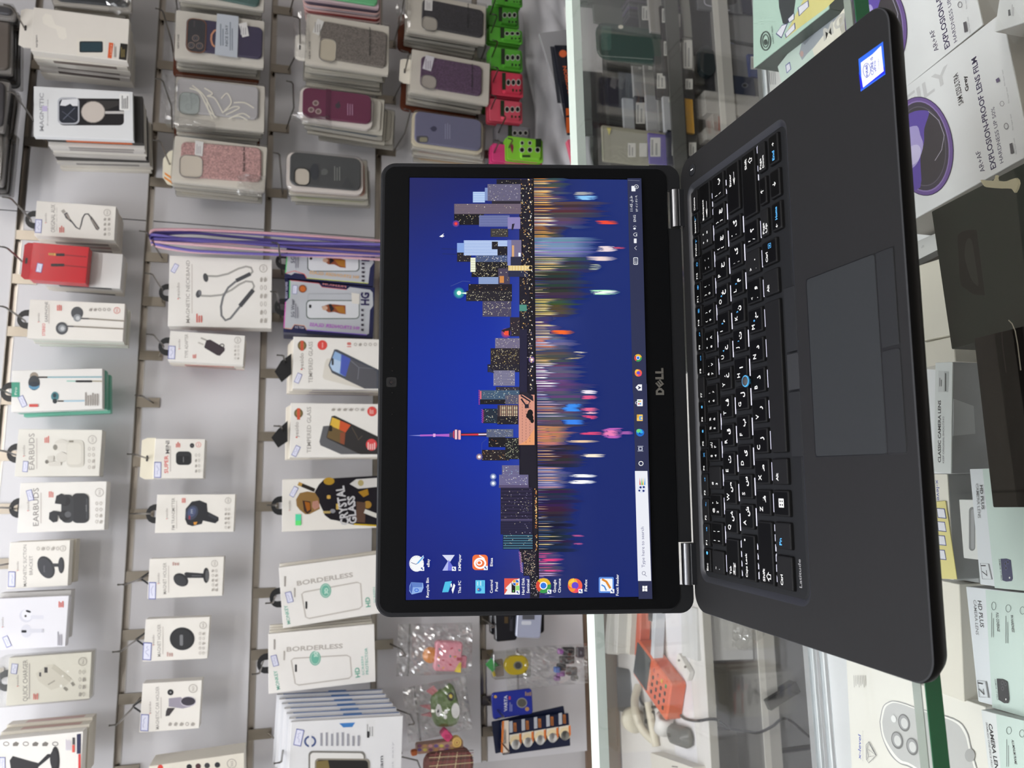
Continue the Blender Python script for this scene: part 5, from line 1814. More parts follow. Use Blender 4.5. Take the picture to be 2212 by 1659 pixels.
def b8(g):
    g.TU('FM TRANSMITTER', 488, 1262, 975, 30, '9a958e', .006), maker(g, 425, 1165, 1070, 20), g.micro(500, 990, 516, 1250, 1, 'c8c2ba')
    g.poly([(580, 1170), (585, 1075), (640, 1010), (710, 998), (775, 1025), (782, 1100), (880, 1150), (880, 1180), (850, 1205), (740, 1180), (730, 1210), (645, 1230), (600, 1215)], '232429')
    g.ell(640, 1110, 52, 70, '3d4356', 20, .5), g.ell(640, 1105, 34, 48, '4c5676', 18, .5), g.TU('FM', 650, 1115, 1080, 20, 'c4c8d4'), g.rect(612, 1135, 626, 1170, '9a3a48', 4), g.poly([(655, 1195), (690, 1190), (680, 1215), (660, 1218)], 'd8963a'), g.line([(790, 1125), (865, 1165)], 26, '35363c')
    seal(g, 965, 1000, 28), fig(g, 570, 1000, 36, 44, 'd8685e'), g.icons(930, 1060, 985, 1260, 2, 5, 'a8a29a', 14)


B8, M, W, H = product('hanging_box', 'cream FM TRANSMITTER box with a dark car plug printed on it', 'box', Z7, [(330, 945), (1030, 945), (1015, 1280), (310, 1290)], 1100, 38, b8, 'e6e2da', row=1, tab='b', what='the FM transmitter box')


def tabtri(root, W, H, dep):
    g = G().use('plastic')
    for a, b in (((-14, H - 2), (0, H + 17)), ((0, H + 17), (14, H - 2))):
        d = Vector((b[0] - a[0], b[1] - a[1])).normalized() * 1.6
        g.prism([(a[0] - d.y, a[1] + d.x), (a[0] + d.y, a[1] - d.x), (b[0] + d.y, b[1] - d.x), (b[0] - d.y, b[1] + d.x)], dep * .5 - .4, dep * .5 + .4, '1c1d1f')
    return g.build('hang_tab', root)


def b9(g):
    g.TU('MAGNET HOLDER', 432, 300, 55, 28, '9a958e', .006), maker(g, 378, 220, 135, 18), g.micro(445, 70, 460, 290, 1, 'c8c2ba')
    g.ell(545, 190, 48, 62, '2a2b2d', 20, -1.0), g.ell(538, 196, 40, 52, '3a3b3e', 18, -1.0), g.poly([(570, 140), (585, 130), (720, 140), (720, 175), (590, 175)], '2c2d30'), g.line([(630, 158), (705, 158)], 10, '55565a'), g.ell(742, 155, 24, 60, '2a2b2d', 16), g.ell(750, 158, 14, 46, '5a5b5c', 14)
    seal(g, 808, 62, 26), g.micro(480, 50, 535, 78, 3, 'c4a098', .6), g.icons(780, 100, 835, 285, 2, 5, 'b0aaa2', 15)


B9, M, W, H = product('hanging_box', 'cream MAGNET HOLDER box with a stemmed black holder printed on it', 'box', Z8, [(300, 25), (885, 8), (865, 310), (285, 342)], 1105, 34, b9, 'e6e2da', row=1, what='the stemmed magnet holder box', hz=14)
tabtri(B9, W, H, 34)
price(B9, M, Z8, 322, 275, 56, 134, .03)


def b10(g):
    g.TU('MAGNET HOLDER', 388, 788, 535, 28, '9a958e', .006), maker(g, 338, 700, 620, 18), g.micro(400, 545, 416, 770, 1, 'c8c2ba')
    g.ell(555, 650, 98, 90, '6a6a6a', 30), g.ell(555, 650, 95, 87, '1f2022', 30), g.ell(550, 655, 86, 78, '2b2c2e', 28), g.rect(536, 618, 562, 704, '77787a', 10)
    seal(g, 718, 545, 28), g.micro(436, 752, 488, 788, 3, 'c4a098', .6), g.icons(680, 590, 735, 780, 2, 5, 'b0aaa2', 16)


B10, M, W, H = product('hanging_box', 'cream MAGNET HOLDER box with a plain black disc printed on it', 'box', Z8, [(270, 500), (775, 475), (748, 805), (248, 828)], 1105, 30, b10, 'e6e2da', row=1, what='the black disc magnet holder box', hz=14)
tabtri(B10, W, H, 30)
price(B10, M, Z8, 282, 748, 66, 138, .05)


def b11(g):
    g.TU('MAGNETIC CAR HOLDER', 375, 1355, 1020, 28, '9a958e', .006), maker(g, 312, 1235, 1140, 18), g.micro(386, 1100, 402, 1270, 1, 'c8c2ba')
    g.ell(464, 1068, 24, 24, '1f2022', 16), g.ell(464, 1068, 8, 8, '8a8a8a', 10)
    g.poly([(450, 1115), (545, 1105), (620, 1180), (560, 1195), (450, 1180)], '9a94a0'), g.ell(602, 1140, 60, 40, 'c4bec8', 20), g.ell(602, 1138, 56, 34, '3a3640', 20), g.poly([(440, 1190), (500, 1190), (480, 1215), (455, 1250), (425, 1255), (430, 1215)], '3a3538')
    seal(g, 640, 1038, 34), g.icons(440, 1290, 660, 1340, 5, 1, 'a8a29a', 17)


B11, M, W, H = product('hanging_box', 'cream MAGNETIC CAR HOLDER box with a silver curved clip printed on it', 'box', Z8, [(245, 1000), (712, 972), (685, 1350), (222, 1382)], 1100, 34, b11, 'e6e2da', row=1, what='the magnetic car holder box', hz=14)
tabtri(B11, W, H, 34)
price(B11, M, Z8, 262, 1305, 62, 132, .05)


def b12(g):
    for a, b, c in ((385, 1655, 'd04038'), (610, 1650, '222226'), (680, 1645, '4a2c30'), (750, 1640, '3a3a3c'), (830, 1635, '2a2c30')):
        g.ell(a, b, 22, 22, c, 12)
    seal(g, 942, 1625, 38)


B12, M, W, H = product('hanging_box', 'cream box with an open top flap, cut by the lower photo edge', 'box', Z8, [(290, 1640), (1028, 1548), (1050, 1900), (300, 1960)], 1066, 70, b12, 'dcd6c8', row=1, what='the open flap box')
tab_card(B12, W * .5, H, 70, 60, 32, 'e2dcca', 40, -20)
p = at_y(336, 866, 1160)
hook(p.x, 1, p.z + 10, 'nothing, between the adapter and mini boxes', 1090)

# ---- third row


def hg(u):
    def f(g):
        o = 0 if u else 1
        if o:
            g.poly([(262, 572), (510, 602), (535, 632), (745, 655), (772, 632), (945, 655), (968, 680), (972, 790), (945, 830), (935, 1030), (915, 1040), (405, 998), (385, 962), (300, 952), (275, 990), (212, 982), (225, 760), (258, 725)], 'b9bcc2')
            g.line([(212, 982), (225, 760)], 9, 'd868b8'), g.line([(258, 725), (262, 575)], 8, '6ac878'), g.line([(405, 998), (915, 1040)], 7, '7a58c8'), g.line([(212, 982), (275, 990), (300, 952), (385, 962), (405, 998)], 6, 'd8a088'), g.line([(262, 575), (510, 602), (535, 632), (745, 655)], 5, 'c85860')
            g.rect(408, 745, 850, 900, 'd8dadc', 34), g.frame(400, 742, 856, 905, 5, '4a5a50', 36), g.rect(408, 750, 850, 898, 'd4d6da', 32), g.rect(424, 782, 446, 812, '1c1c20', 8), g.line([(405, 800), (420, 690), (760, 690), (800, 700)], 4, '9a9ca2')
            g.poly([(530, 800), (590, 780), (640, 780), (735, 790), (738, 865), (690, 860), (640, 845), (590, 850)], '8a4a30'), g.poly([(590, 780), (612, 776), (640, 820), (612, 850)], '2c2428'), g.poly([(640, 800), (720, 795), (735, 860), (680, 850)], 'a8702c'), g.ell(560, 812, 24, 20, 'c8a48c', 12)
            g.TU('HG', 935, 790, 680, 70, '2a2450', .04), g.TU('5G Wear', 300, 890, 735, 30, '4a4a58', .01), g.micro(306, 770, 340, 900, 2, '8a8a94')
            g.T('9H STRONGER GLASS', (855, 1000), (428, 965), -30, 'b868c8', .02), g.ell(370, 648, 34, 34, '8a4a28', 16), g.ell(370, 648, 24, 24, 'c86a30', 14), g.poly([(786, 680), (855, 692), (852, 780), (790, 772)], 'dcd8d0')
            for k in range(5):
                g.poly([(870, 820 + k * 42), (892, 822 + k * 42), (888, 842 + k * 42), (868, 838 + k * 42)], '3a3440')
            g.T('HOT 2.0', (380, 990), (305, 982), -18, 'd8d4e0', .01), g.TU('BEST GLASS', 240, 730, 590, 18, 'c8c4e0', .01), g.T('PREMIUM', (740, 640), (540, 615), -16, 'd08888', .01)
        else:
            g.poly([(260, 318), (945, 372), (980, 420), (945, 470), (930, 600), (405, 556), (385, 522), (300, 512), (275, 530), (225, 515), (240, 345)], 'b9bcc2')
            g.line([(225, 515), (240, 345)], 9, '6ac878'), g.line([(405, 556), (930, 600)], 7, 'c8d070'), g.line([(225, 515), (300, 495), (385, 522), (405, 556)], 6, 'd86a60')
            g.rect(410, 345, 856, 500, '3c4a44', 36), g.rect(418, 352, 848, 494, 'd4d6da', 32), g.rect(430, 372, 452, 400, '1c1c20', 8)
            g.poly([(540, 400), (600, 372), (640, 376), (735, 400), (738, 470), (690, 465), (640, 440), (590, 440)], '8a4a30'), g.poly([(600, 372), (612, 376), (640, 410), (600, 440)], '2c2428'), g.poly([(640, 400), (730, 405), (735, 465), (680, 450)], 'a8702c'), g.ell(565, 405, 24, 18, 'c8a48c', 12)
            g.TU('HG', 938, 415, 330, 66, '2a2450', .04), g.TU('5G', 302, 430, 370, 34, '4a4a58', .01), g.micro(306, 340, 345, 470, 2, '8a8a94')
            g.T('9H STRONGER GLASS', (850, 565), (425, 520), -28, 'd8b080', .02)
            for k in range(5):
                g.poly([(874, 425 + k * 36), (900, 427 + k * 36), (896, 445 + k * 36), (872, 441 + k * 36)], '3a3440')
    return f


for u, q, dd in ((1, [(240, 250), (990, 330), (975, 618), (212, 560)], 'upper'), (0, [(238, 568), (985, 638), (972, 1052), (195, 1032)], 'lower')):
    C4, M, W, H = product('hanging_box', 'navy edged silver HG glass box with a phone print, ' + ('partly behind the cords' if u else 'in full view below the other'), 'box', Y2, q, 1085, 22, hg(u), '23264a', m='gloss', row=2, tab='b', what='the HG glass box ' + ('behind the cords' if u else 'in full view'))
    if not u:
        price(C4, M, Y2, 304, 655, 40, 74, .06)
    pile(M, W, H, 22, 2, 20, 'navy screen glass box hanging {} behind the HG box ' + ('beside the cords' if u else 'below the other'), 'box', 'navy glass boxes', 'hanging_box', ['1f2242', '262950'], 1.5, seed=u)


def tg(orange):
    def f(g):
        if not orange:
            g.TU('TEMPERED GLASS', 455, 1450, 1098, 36, '9a958e', .006), maker(g, 378, 1335, 1195, 34)
            g.ell(365, 1132, 38, 42, '6a5a38', 18), g.ell(365, 1132, 26, 30, '8a7a4a', 16), g.rect(352, 1090, 378, 1176, 'c8583c'), g.ell(538, 1128, 42, 42, 'd84a44', 20), g.TU('new', 545, 1150, 1105, 16, 'f4d8d4')
            g.poly([(560, 1280), (575, 1245), (610, 1240), (640, 1300), (900, 1500), (870, 1500), (555, 1420), (540, 1400)], 'd9d4c9')
            g.poly([(590, 1300), (640, 1165), (665, 1165), (1080, 1370), (1080, 1500), (900, 1500), (620, 1365)], '4a4e58')
            g.poly([(602, 1300), (645, 1180), (780, 1245), (740, 1400), (625, 1345)], '8fb0d8'), g.poly([(602, 1300), (622, 1240), (700, 1270), (680, 1370), (625, 1345)], 'b4cae4'), g.poly([(700, 1205), (780, 1245), (740, 1400), (690, 1370)], '4a5ab0'), g.poly([(780, 1245), (1000, 1350), (1000, 1500), (900, 1500), (730, 1420)], '56565c')
            g.line([(780, 1260), (850, 1320), (840, 1420)], 4, '8a8a96'), g.line([(850, 1320), (990, 1330)], 4, '77777f'), g.rect(618, 1240, 634, 1300, '24242a', 8)
            g.TU('18', 782, 1145, 1105, 34, 'd8584e', .02), g.icons(800, 1100, 1010, 1145, 5, 1, 'a8a29a', 18)
        else:
            g.TU('TEMPERED GLASS', 575, 690, 258, 40, '9a958e', .006), maker(g, 458, 545, 400, 36)
            g.ell(458, 318, 42, 44, '6a5a38', 18), g.ell(458, 318, 28, 30, '8a7a4a', 16), g.rect(444, 270, 472, 378, 'd0583c')
            g.poly([(655, 585), (690, 440), (740, 435), (870, 520), (1210, 700), (860, 705), (665, 620)], '5f5f62')
            g.poly([(720, 545), (770, 345), (800, 340), (1210, 540), (1210, 705), (1040, 705), (735, 560)], '2e2c2c')
            g.poly([(755, 430), (775, 355), (850, 385), (840, 470), (790, 450)], 'd8b040'), g.poly([(850, 385), (950, 430), (900, 500), (840, 470)], 'c8542c'), g.poly([(725, 545), (755, 440), (840, 470), (890, 500), (850, 600)], '6a5634'), g.poly([(850, 500), (900, 500), (890, 615), (850, 600)], '8a4a30'), g.line([(960, 450), (1010, 540), (1020, 570), (1060, 530)], 5, '6a5a48'), g.rect(745, 432, 775, 488, '1c1a1a', 10)
            g.ell(1150, 300, 44, 46, 'd84a44', 20), g.micro(1130, 275, 1170, 325, 3, 'f0c0b8'), g.ell(1146, 615, 52, 56, 'd8484a', 20), g.micro(1110, 590, 1190, 660, 4, 'f0d0cc'), g.icons(760, 260, 1090, 305, 6, 1, 'a8a29a', 19)
    return f


C5, M, W, H = product('hanging_box', 'cream TEMPERED GLASS box with a blue lit phone, half behind the laptop screen', 'box', Y2, [(290, 1062), (1135, 1076), (1125, 1512), (285, 1497)], 1052, 14, tg(0), 'e7e4de', row=2, what='the blue phone tempered glass boxes', hz=14)
price(C5, M, Y2, 332, 1410, 42, 86, .4)
pile(M, W, H, 14, 6, 12, 'cream glass box hanging {} behind the blue phone tempered glass box', 'box', 'tempered glass boxes', 'hanging_box', ['ddd6ca', 'e2dccf', 'd6cfc3'], 1, edge=['8a7a94', 'c8c2b8', '9a8aa0'], seed=21, drop=-2)
C6, M, W, H = product('hanging_box', 'cream TEMPERED GLASS box with an orange lit phone, half behind the laptop screen', 'box', Y3, [(382, 225), (1310, 226), (1300, 732), (378, 730)], 1052, 14, tg(1), 'e7e4de', row=2, what='the orange phone tempered glass boxes', hz=14)
price(C6, M, Y3, 434, 674, 48, 104, .45)
pile(M, W, H, 14, 5, 12, 'cream glass box hanging {} behind the orange phone tempered glass box', 'box', 'tempered glass boxes', 'hanging_box', ['ddd6ca', 'e2dccf', 'd6cfc3'], 1, edge=['6a6266', 'c8c2b8', '77706e'], seed=22, drop=-2)
for M_, Z_, pts in ((C5, Y2, [(130, 1350), (185, 1260), (275, 1195), (275, 1370), (190, 1440)]), (C6, Y3, [(200, 545), (260, 470), (355, 385), (355, 580), (265, 640)])):
    MM = MREG[M_.name]
    q = G(Z=Z_, M=MM).use('plastic')
    q.prism([q.pt(p) for p in pts], 5, 7, '18181a')
    q.build('hang_tab', M_)


def c7(g):
    g.poly([(650, 990), (700, 940), (790, 930), (1310, 900), (1310, 1385), (1170, 1380), (980, 1370), (820, 1330), (760, 1320), (705, 1280), (690, 1240), (670, 1200), (610, 1060)], '201d22')
    g.poly([(435, 1130), (470, 1070), (540, 1055), (610, 1065), (650, 1120), (660, 1220), (600, 1250), (560, 1270), (520, 1270), (470, 1230), (440, 1190)], '8a6a3c'), g.poly([(590, 1150), (640, 1140), (660, 1200), (610, 1230), (585, 1200)], 'b08070')
    g.poly([(495, 1140), (570, 1150), (580, 1240), (540, 1270), (510, 1240)], '3a2820'), g.poly([(515, 1150), (565, 1160), (570, 1225), (540, 1245), (525, 1200)], '9a5a1c'), g.line([(465, 985), (610, 1045)], 34, '2a2420'), g.line([(455, 980), (490, 995)], 34, 'b08a44')
    g.ell(745, 958, 52, 36, 'a8842c', 18), g.poly([(940, 985), (1000, 940), (1310, 920), (1310, 1000), (1020, 1030)], 'c9c6c2'), g.ell(1045, 975, 28, 30, 'a89a6a', 14), g.poly([(1020, 1060), (1110, 1030), (1120, 1085), (1070, 1110)], 'a07828'), g.ell(1110, 1180, 36, 36, 'a07a34', 16)
    g.poly([(1005, 1150), (1090, 1160), (1085, 1350), (1000, 1345)], '5a4438'), g.line([(1080, 1240), (1310, 1330)], 40, 'cfccc4'), g.line([(980, 1365), (1310, 1385)], 14, 'c8a82c'), g.ell(780, 1240, 26, 20, '8a8a90', 12), g.rect(690, 1240, 760, 1262, 'b09a60', 6), g.rect(812, 1170, 838, 1225, 'c8a858', 6), g.rect(725, 1090, 760, 1125, 'c8a050', 10)
    g.T('CRYSTAL', (935, 1365), (885, 1000), 82, 'c4c2c4', .03), g.T('GLASS', (1005, 1355), (985, 1095), 72, 'c4c2c4', .03)
    maker(g, 380, 1235, 1140, 18), g.rect(428, 1270, 482, 1376, '58d8a8', 5), g.rect(430, 1330, 482, 1374, '66e078', 4)


C7, M, W, H = product('hanging_box', 'white CRYSTAL GLASS box with a masked figure in black and gold printed on it', 'box', Y3, [(312, 940), (1240, 917), (1255, 1388), (295, 1442)], 1080, 14, c7, 'e2ded6', m='gloss', row=2, tab='b', what='the crystal glass boxes')
price(C7, M, Y3, 414, 1058, 46, 100, .5)
pile(M, W, H, 14, 2, 14, 'white glass box hanging {} behind the crystal glass box', 'box', None, 'hanging_box', ['ddd6cb', 'd3cdc2'], 1, seed=23)


def bd(lo):
    def f(g):
        A, B = (0, 0) if not lo else (-75, 480)
        e = .19 if not lo else .1

        def q(a, b):
            return (a + A, b + B + (.06 * (a - 450) if lo else 0))
        GRN = '58a890'
        g.T('MONKEY', q(292, 622), q(268, 488), 26, GRN, .015)
        g.T('BORDERLESS', q(345, 345), q(745, 245 + (0 if not lo else 25)), -38 if False else 1, 'e7e4de') if False else None
        p0, p1 = q(338, 350), q(742, 285 if not lo else 300)
        g.T('BORDERLESS', (p1[0], p1[1]), (p0[0], p0[1]), -34, 'b8b2aa', .03) if False else g.T('BORDERLESS', p0, p1, 34, 'b4aea6', .03)
        c = '8f8a84'
        w = 6
        R = [q(375, 405), q(795, 325 if not lo else 345), q(808, 500), q(405, 588)]
        R = [q(372, 410), q(390, 395), q(770, 325 if not lo else 350), q(795, 335 if not lo else 362), q(806, 495), q(785, 515), q(425, 585), q(400, 575)]
        g.line(R, w + 3, 'bdb7ae', True)
        g.rect(q(404, 0)[0] - 6, q(0, 462)[1], q(404, 0)[0] + 8, q(0, 516)[1], '1f1f1f', 5)
        g.ell(*q(543, 385), 40, 52, GRN, 22), g.ell(*q(543, 385), 33, 45, 'd8e4da', 20), g.ell(*q(543, 385), 30, 41, '6fb49e', 20), g.TU('3D', q(560, 0)[0], q(0, 408)[1], q(0, 366)[1], 26, 'd8ece0', .02)
        g.rect(q(316, 0)[0], q(0, 365)[1], q(326, 0)[0], q(0, 432)[1], 'b0aaa2'), g.micro(q(245, 0)[0], q(0, 278)[1], q(268, 0)[0], q(0, 355)[1], 1, 'a09a94')
        g.T('HD', q(866, 500), q(858, 430), 34, GRN, .02)
        if lo:
            g.T('SCREEN', (822, 990), (812, 858), 16, '8abeb0', .01), g.T('PROTECTOR', (852, 985), (842, 795), 20, '7ab6a6', .01)
        else:
            g.T('SCREEN', (905, 470), (897, 360), 16, '8abeb0', .01)
    return f


C8, M, W, H = product('hanging_box', 'cream BORDERLESS glass box with a green seal, tilted and touching the laptop screen edge', 'box', Y4, [(205, 222), (1000, 112), (1022, 524), (240, 664)], 1062, 15, bd(0), 'e8e5e0', row=2, tab='b', what='the tilted borderless boxes')
price(C8, M, Y4, 282, 432, 44, 78, -.25)
pile(M, W, H, 15, 3, 14, 'cream box hanging {} behind the tilted borderless box', 'box', 'borderless boxes', 'hanging_box', ['ddd8cb', 'e0dbd0'], 2, seed=25, dx=3)
C9, M, W, H = product('hanging_box', 'cream BORDERLESS screen protector box in full view below the tilted one', 'box', Y4, [(130, 700), (895, 622), (900, 1038), (135, 1128)], 1075, 15, bd(1), 'e8e5e0', row=2, tab='b', what='the full view borderless boxes')
price(C9, M, Y4, 178, 888, 42, 80, -.25)
pile(M, W, H, 15, 3, 14, 'cream box hanging {} behind the full view borderless box', 'box', 'borderless boxes', 'hanging_box', ['ddd8cb', 'e0dbd0'], 2, seed=26, dx=3)


def c10(g):
    g.poly([(640, 1338), (755, 1332), (735, 1365), (670, 1368)], '3a78b8'), g.poly([(836, 1310), (902, 1310), (895, 1440), (830, 1438)], 'dcdcdc'), g.micro(840, 1340, 892, 1430, 3, 'a0a0a0'), g.rect(840, 1395, 858, 1442, '2a2a2c', 5)
    g.ring(432, 1468, 44, 42, 14, '4a5a88', 20), g.rect(424, 1422, 442, 1512, 'dcdce0'), g.micro(505, 1400, 810, 1500, 8, '9a9aa2', .4, 4)
    g.rect(420, 1535, 830, 1800, '77746e', 30), g.rect(432, 1548, 818, 1800, 'dedcd8', 26), g.rect(465, 1588, 862, 1800, '8a8478', 30), g.rect(476, 1600, 850, 1800, '1c1b1a', 26), g.poly([(476, 1610), (560, 1602), (600, 1800), (476, 1800)], '77683c')
    g.TU('For cam', 955, 1790, 1570, 26, '4a4a50', .01), g.TU('not easy', 1030, 1700, 1470, 14, 'b0b0b4')


C10, M, W, H = product('hanging_box', 'white and blue screen film box at the front of its stack, beside clear bags', 'box', Y4, [(295, 1322), (1085, 1292), (1095, 1800), (270, 1820)], 1010, 9, c10, 'dfdfe0', row=2, what='the white and blue film boxes')
price(C10, M, Y4, 350, 1440, 56, 120, .2)
for k in range(6):
    h = G().use('paper')
    h.rbox(-W / 2, W / 2, 0, 15, 0, H, .8, ('dddddf', 'd4d5d8')[k % 2], .3)
    h.box(W / 2, W / 2 + .3, 1, 7, 2, H - 12, '2f62a8')
    h.prism([(W / 2 + .4, H * .35), (W / 2 + 1, H * .35), (W / 2 + 1, H * .52), (W / 2 + .4, H * .52)], 0, 15, '3a74b8')
    tag(h.build('hanging_box', None, M @ trans(3 + k * 5, 11 + k * 17, 4 + k * 5)), 'white and blue film box, {} behind the front one of its stack'.format(ORD[k]), 'box', 'white and blue film boxes')
# ------------------------------------------------------------------ lower rows of the slat wall, left of the laptop screen


def clearbag(label, Z, quad, y, seed, dep=26, name='clear_bag'):
    """crinkled clear plastic bag: a closed pillow of thin film"""
    M, W, H = place(Z, quad, 'y', y)
    rr = random.Random(seed)
    g = G().use('bag')
    nx, nz = 20, 26
    ps = [(rr.uniform(.5, 3), rr.uniform(.5, 3), rr.uniform(0, 6)) for _ in range(5)]
    for side in (-1, 1):
        vs = []
        for j in range(nz + 1):
            for i in range(nx + 1):
                u, v = i / nx, j / nz
                b = (math.sin(u * PI) * math.sin(min(1, v * 1.25) * PI)) ** .6 if 0 < u < 1 and 0 < v < .8 else 0
                w = sum(math.sin(a * u * 9 + c * v * 11 + p) for a, c, p in ps) * .9
                vs.append((-W / 2 + W * u + w * .5 * (1 if 0 < i < nx else 0), side * (dep / 2 * b + .6 + (w + rr.uniform(-1.8, 1.8) if 0 < u < 1 else 0) * .8), v * H))
        g.add(vs, [(j * (nx + 1) + i, j * (nx + 1) + i + 1, (j + 1) * (nx + 1) + i + 1, (j + 1) * (nx + 1) + i) for j in range(nz) for i in range(nx)], 'fbfbfb')
    g.use('film')
    g.box(-W / 2, W / 2, -1.4, 1.4, H - 26, H - 22, 'e8e8e8')
    o = g.build(name, None, M)
    tag(o, label, 'bag')
    return M, W, H


# pink sprinkled pouch in its bag
M, W, H = place(Y7, [(690, 312), (980, 330), (958, 652), (678, 628)], 'y', 1100)
root = thing('toy_pouch', 'pink soft pouch with coloured sprinkles and an orange knob, inside a clear bag', 'pouch', M)
g = G(Z=Y7, M=M).use('plastic')
g.rbox(-W / 2, W / 2, 0, 22, 0, H, 7, 'e89aa8', 3)
for k, (a, b, c) in enumerate(((735, 402, '7a9a98'), (790, 422, 'e8a04a'), (860, 395, 'c8384a'), (942, 415, '7aa8a0'), (725, 492, 'e8a04a'), (770, 520, 'c8384a'), (845, 478, '6a9a9a'), (895, 482, 'e8b04a'), (722, 578, '7a9a98'), (770, 600, 'e8a04a'), (845, 567, 'c8384a'))):
    t_ = k * 1.3
    g.line([(a - 13 * math.cos(t_), b - 13 * math.sin(t_)), (a + 13 * math.cos(t_), b + 13 * math.sin(t_))], 15, c)
g.poly([(885, 640), (905, 600), (940, 545), (960, 540), (956, 652)], 'e8cf4a'), g.rect(915, 492, 970, 525, 'b8485c')
g.build('body', root)
q = G(Z=Y7, M=M).use('plastic')
c = q.pt((642, 472))
q.lathe([(6, 3), (15.5, 4), (16, 12), (14, 18), (1, 18)], 'y', (c[0], 0, c[1]), 'e8964a', 24)
q.build('knob', root)
q = G(Z=Y7, M=M).use('plastic')
a, b = q.pt((965, 610)), q.pt((1030, 480))
q.rbox(a[0], b[0], 5, 16, b[1], a[1] + 6, 3, 'd87a90', 2)
q.build('strap', root)
Mb, Wb, Hb = clearbag('clear plastic bag around the pink sprinkled pouch', Y7, [(240, 110), (1100, 150), (1050, 690), (330, 660)], 1108, 3, 40)
hook((Mb @ Vector((0, 0, Hb))).x, 3, (Mb @ Vector((0, 0, Hb - 12))).z, 'the bag of the pink pouch', 1040)
# green creature pouch in its bag
M, W, H = place(Y7, [(640, 780), (950, 780), (950, 1230), (640, 1230)], 'y', 1096)
root = thing('toy_pouch', 'green soft creature pouch with white patches and pink spikes, inside a clear bag', 'pouch', M)
g = G(Z=Y7, M=M).use('plastic')
out = smooth([(845, 770), (885, 800), (920, 900), (945, 1000), (950, 1090), (935, 1180), (880, 1225), (780, 1235), (700, 1220), (650, 1120), (640, 1000), (660, 900), (720, 850), (790, 820), (845, 770)], 3)[:-1]
pts = [g.pt(p) for p in out]
cx, cz = sum(p[0] for p in pts) / len(pts), sum(p[1] for p in pts) / len(pts)
g.loops([[(cx + (x - cx) * k, y, cz + (z - cz) * k) for x, z in pts] for k, y in ((.8, -2), (.94, 1), (1, 8), (.96, 18), (.8, 22))], '5f7a3e', True, True, True)
g.d = -2.2
g.ell(720, 1048, 32, 66, 'f0f0ee', 18), g.ell(898, 1050, 44, 82, 'f0f0ee', 18), g.ell(796, 1062, 20, 24, 'f0f0ee', 12), g.ell(790, 1115, 18, 24, 'f0f0ee', 12), g.ell(846, 900, 38, 46, '1c201a', 18), g.poly([(826, 890), (846, 872), (866, 892), (858, 920), (838, 914)], 'e0c83a')
g.poly([(700, 1060), (720, 1030), (728, 1060), (710, 1075)], '2a3024')
g.build('body', root)
q = G(Z=Y7, M=M).use('plastic')
for p in ([(640, 1000), (530, 1010), (650, 1060)], [(645, 1080), (545, 1110), (660, 1130)], [(660, 900), (600, 860), (680, 800), (720, 850)]):
    q.prism([q.pt(a) for a in p], 6, 14, 'cf7f86')
q.build('spikes', root)
Mb, Wb, Hb = clearbag('clear plastic bag around the green creature pouch', Y7, [(300, 760), (1010, 750), (1080, 1220), (440, 1410)], 1106, 5, 40)
hook((Mb @ Vector((0, 0, Hb))).x, 3, (Mb @ Vector((0, 0, Hb - 12))).z, 'the bag of the green pouch', 1040)


def loose(name, label, cat, Z, quad, y, dep, col, art=None, m='plastic', r=4, e=1.5, part=None, group=None):
    M, W, H = place(Z, quad, 'y', y)
    g = G(Z=Z, M=M).use(m)
    g.rbox(-W / 2, W / 2, 0, dep, 0, H, r, col, e)
    if art:
        if m in ('fabric', 'bag'):
            g.use('plastic')
        art(g)
    o = g.build(name, None, M)
    tag(o, label, cat, group)
    return o, M, W, H


def pat(g):
    r = random.Random(4)
    for k in range(16):
        a, b = 520 + (k % 8) * 58, 1425 + (k // 8) * 40
        g.ell(a, b, 24, 18, ('8a5a7a', 'c89a6a', 'd8a0a0', '77609a', 'd0c060')[k % 5], 8)


o, M, W, H = loose('printed_case', 'small multicoloured printed case below the green pouch bag', 'case', Y7, [(490, 1410), (980, 1370), (985, 1470), (500, 1500)], 1085, 26, 'b08a78', pat)
hook(M.translation.x, 3, (M @ Vector((0, 0, H + 30))).z, 'the printed cases', 1060)
loose('toy_cube', 'raspberry pink soft cube hanging above the multicoloured case', 'toy', Y7, [(745, 1310), (800, 1255), (885, 1320), (820, 1400)], 1084, 26, 'cf4a78', lambda g: g.rect(790, 1305, 845, 1350, 'b83a66'))
loose('toy_disc', 'cream yellow round soft toy next to the pink cube', 'toy', Y7, [(860, 1350), (960, 1320), (980, 1440), (880, 1455)], 1080, 20, 'd8b468', lambda g: (g.ring(915, 1390, 30, 32, 6, 'b08a4a', 16), g.ell(915, 1390, 10, 12, 'b07a4a', 10)), r=16)
loose('toy_tag', 'orange soft tag hanging beside the multicoloured case', 'toy', Y7, [(425, 1480), (500, 1465), (500, 1530), (440, 1535)], 1088, 12, 'd0703a')


def plaid(g):
    for k in range(9):
        g.line([(640 + k * 50, 1700), (700 + k * 44, 1490)], 9, ('8a4a4a', 'c8b890', '4a3a34', '77605a')[k % 4])
    for k in range(6):
        g.line([(620, 1640 - k * 30), (1090, 1600 - k * 26)], 7, ('c8b890', '8a4a4a', '3a2e2c')[k % 3])


o, M, W, H = loose('plaid_case', 'brown and cream plaid cloth case at the lower photo edge', 'case', Y7, [(560, 1520), (1080, 1455), (1110, 1800), (600, 1820)], 1070, 34, '77504a', plaid, 'fabric', 24, 6)
hook(M.translation.x, 3, (M @ Vector((0, 0, H + 6))).z, 'the plaid case', 1060)

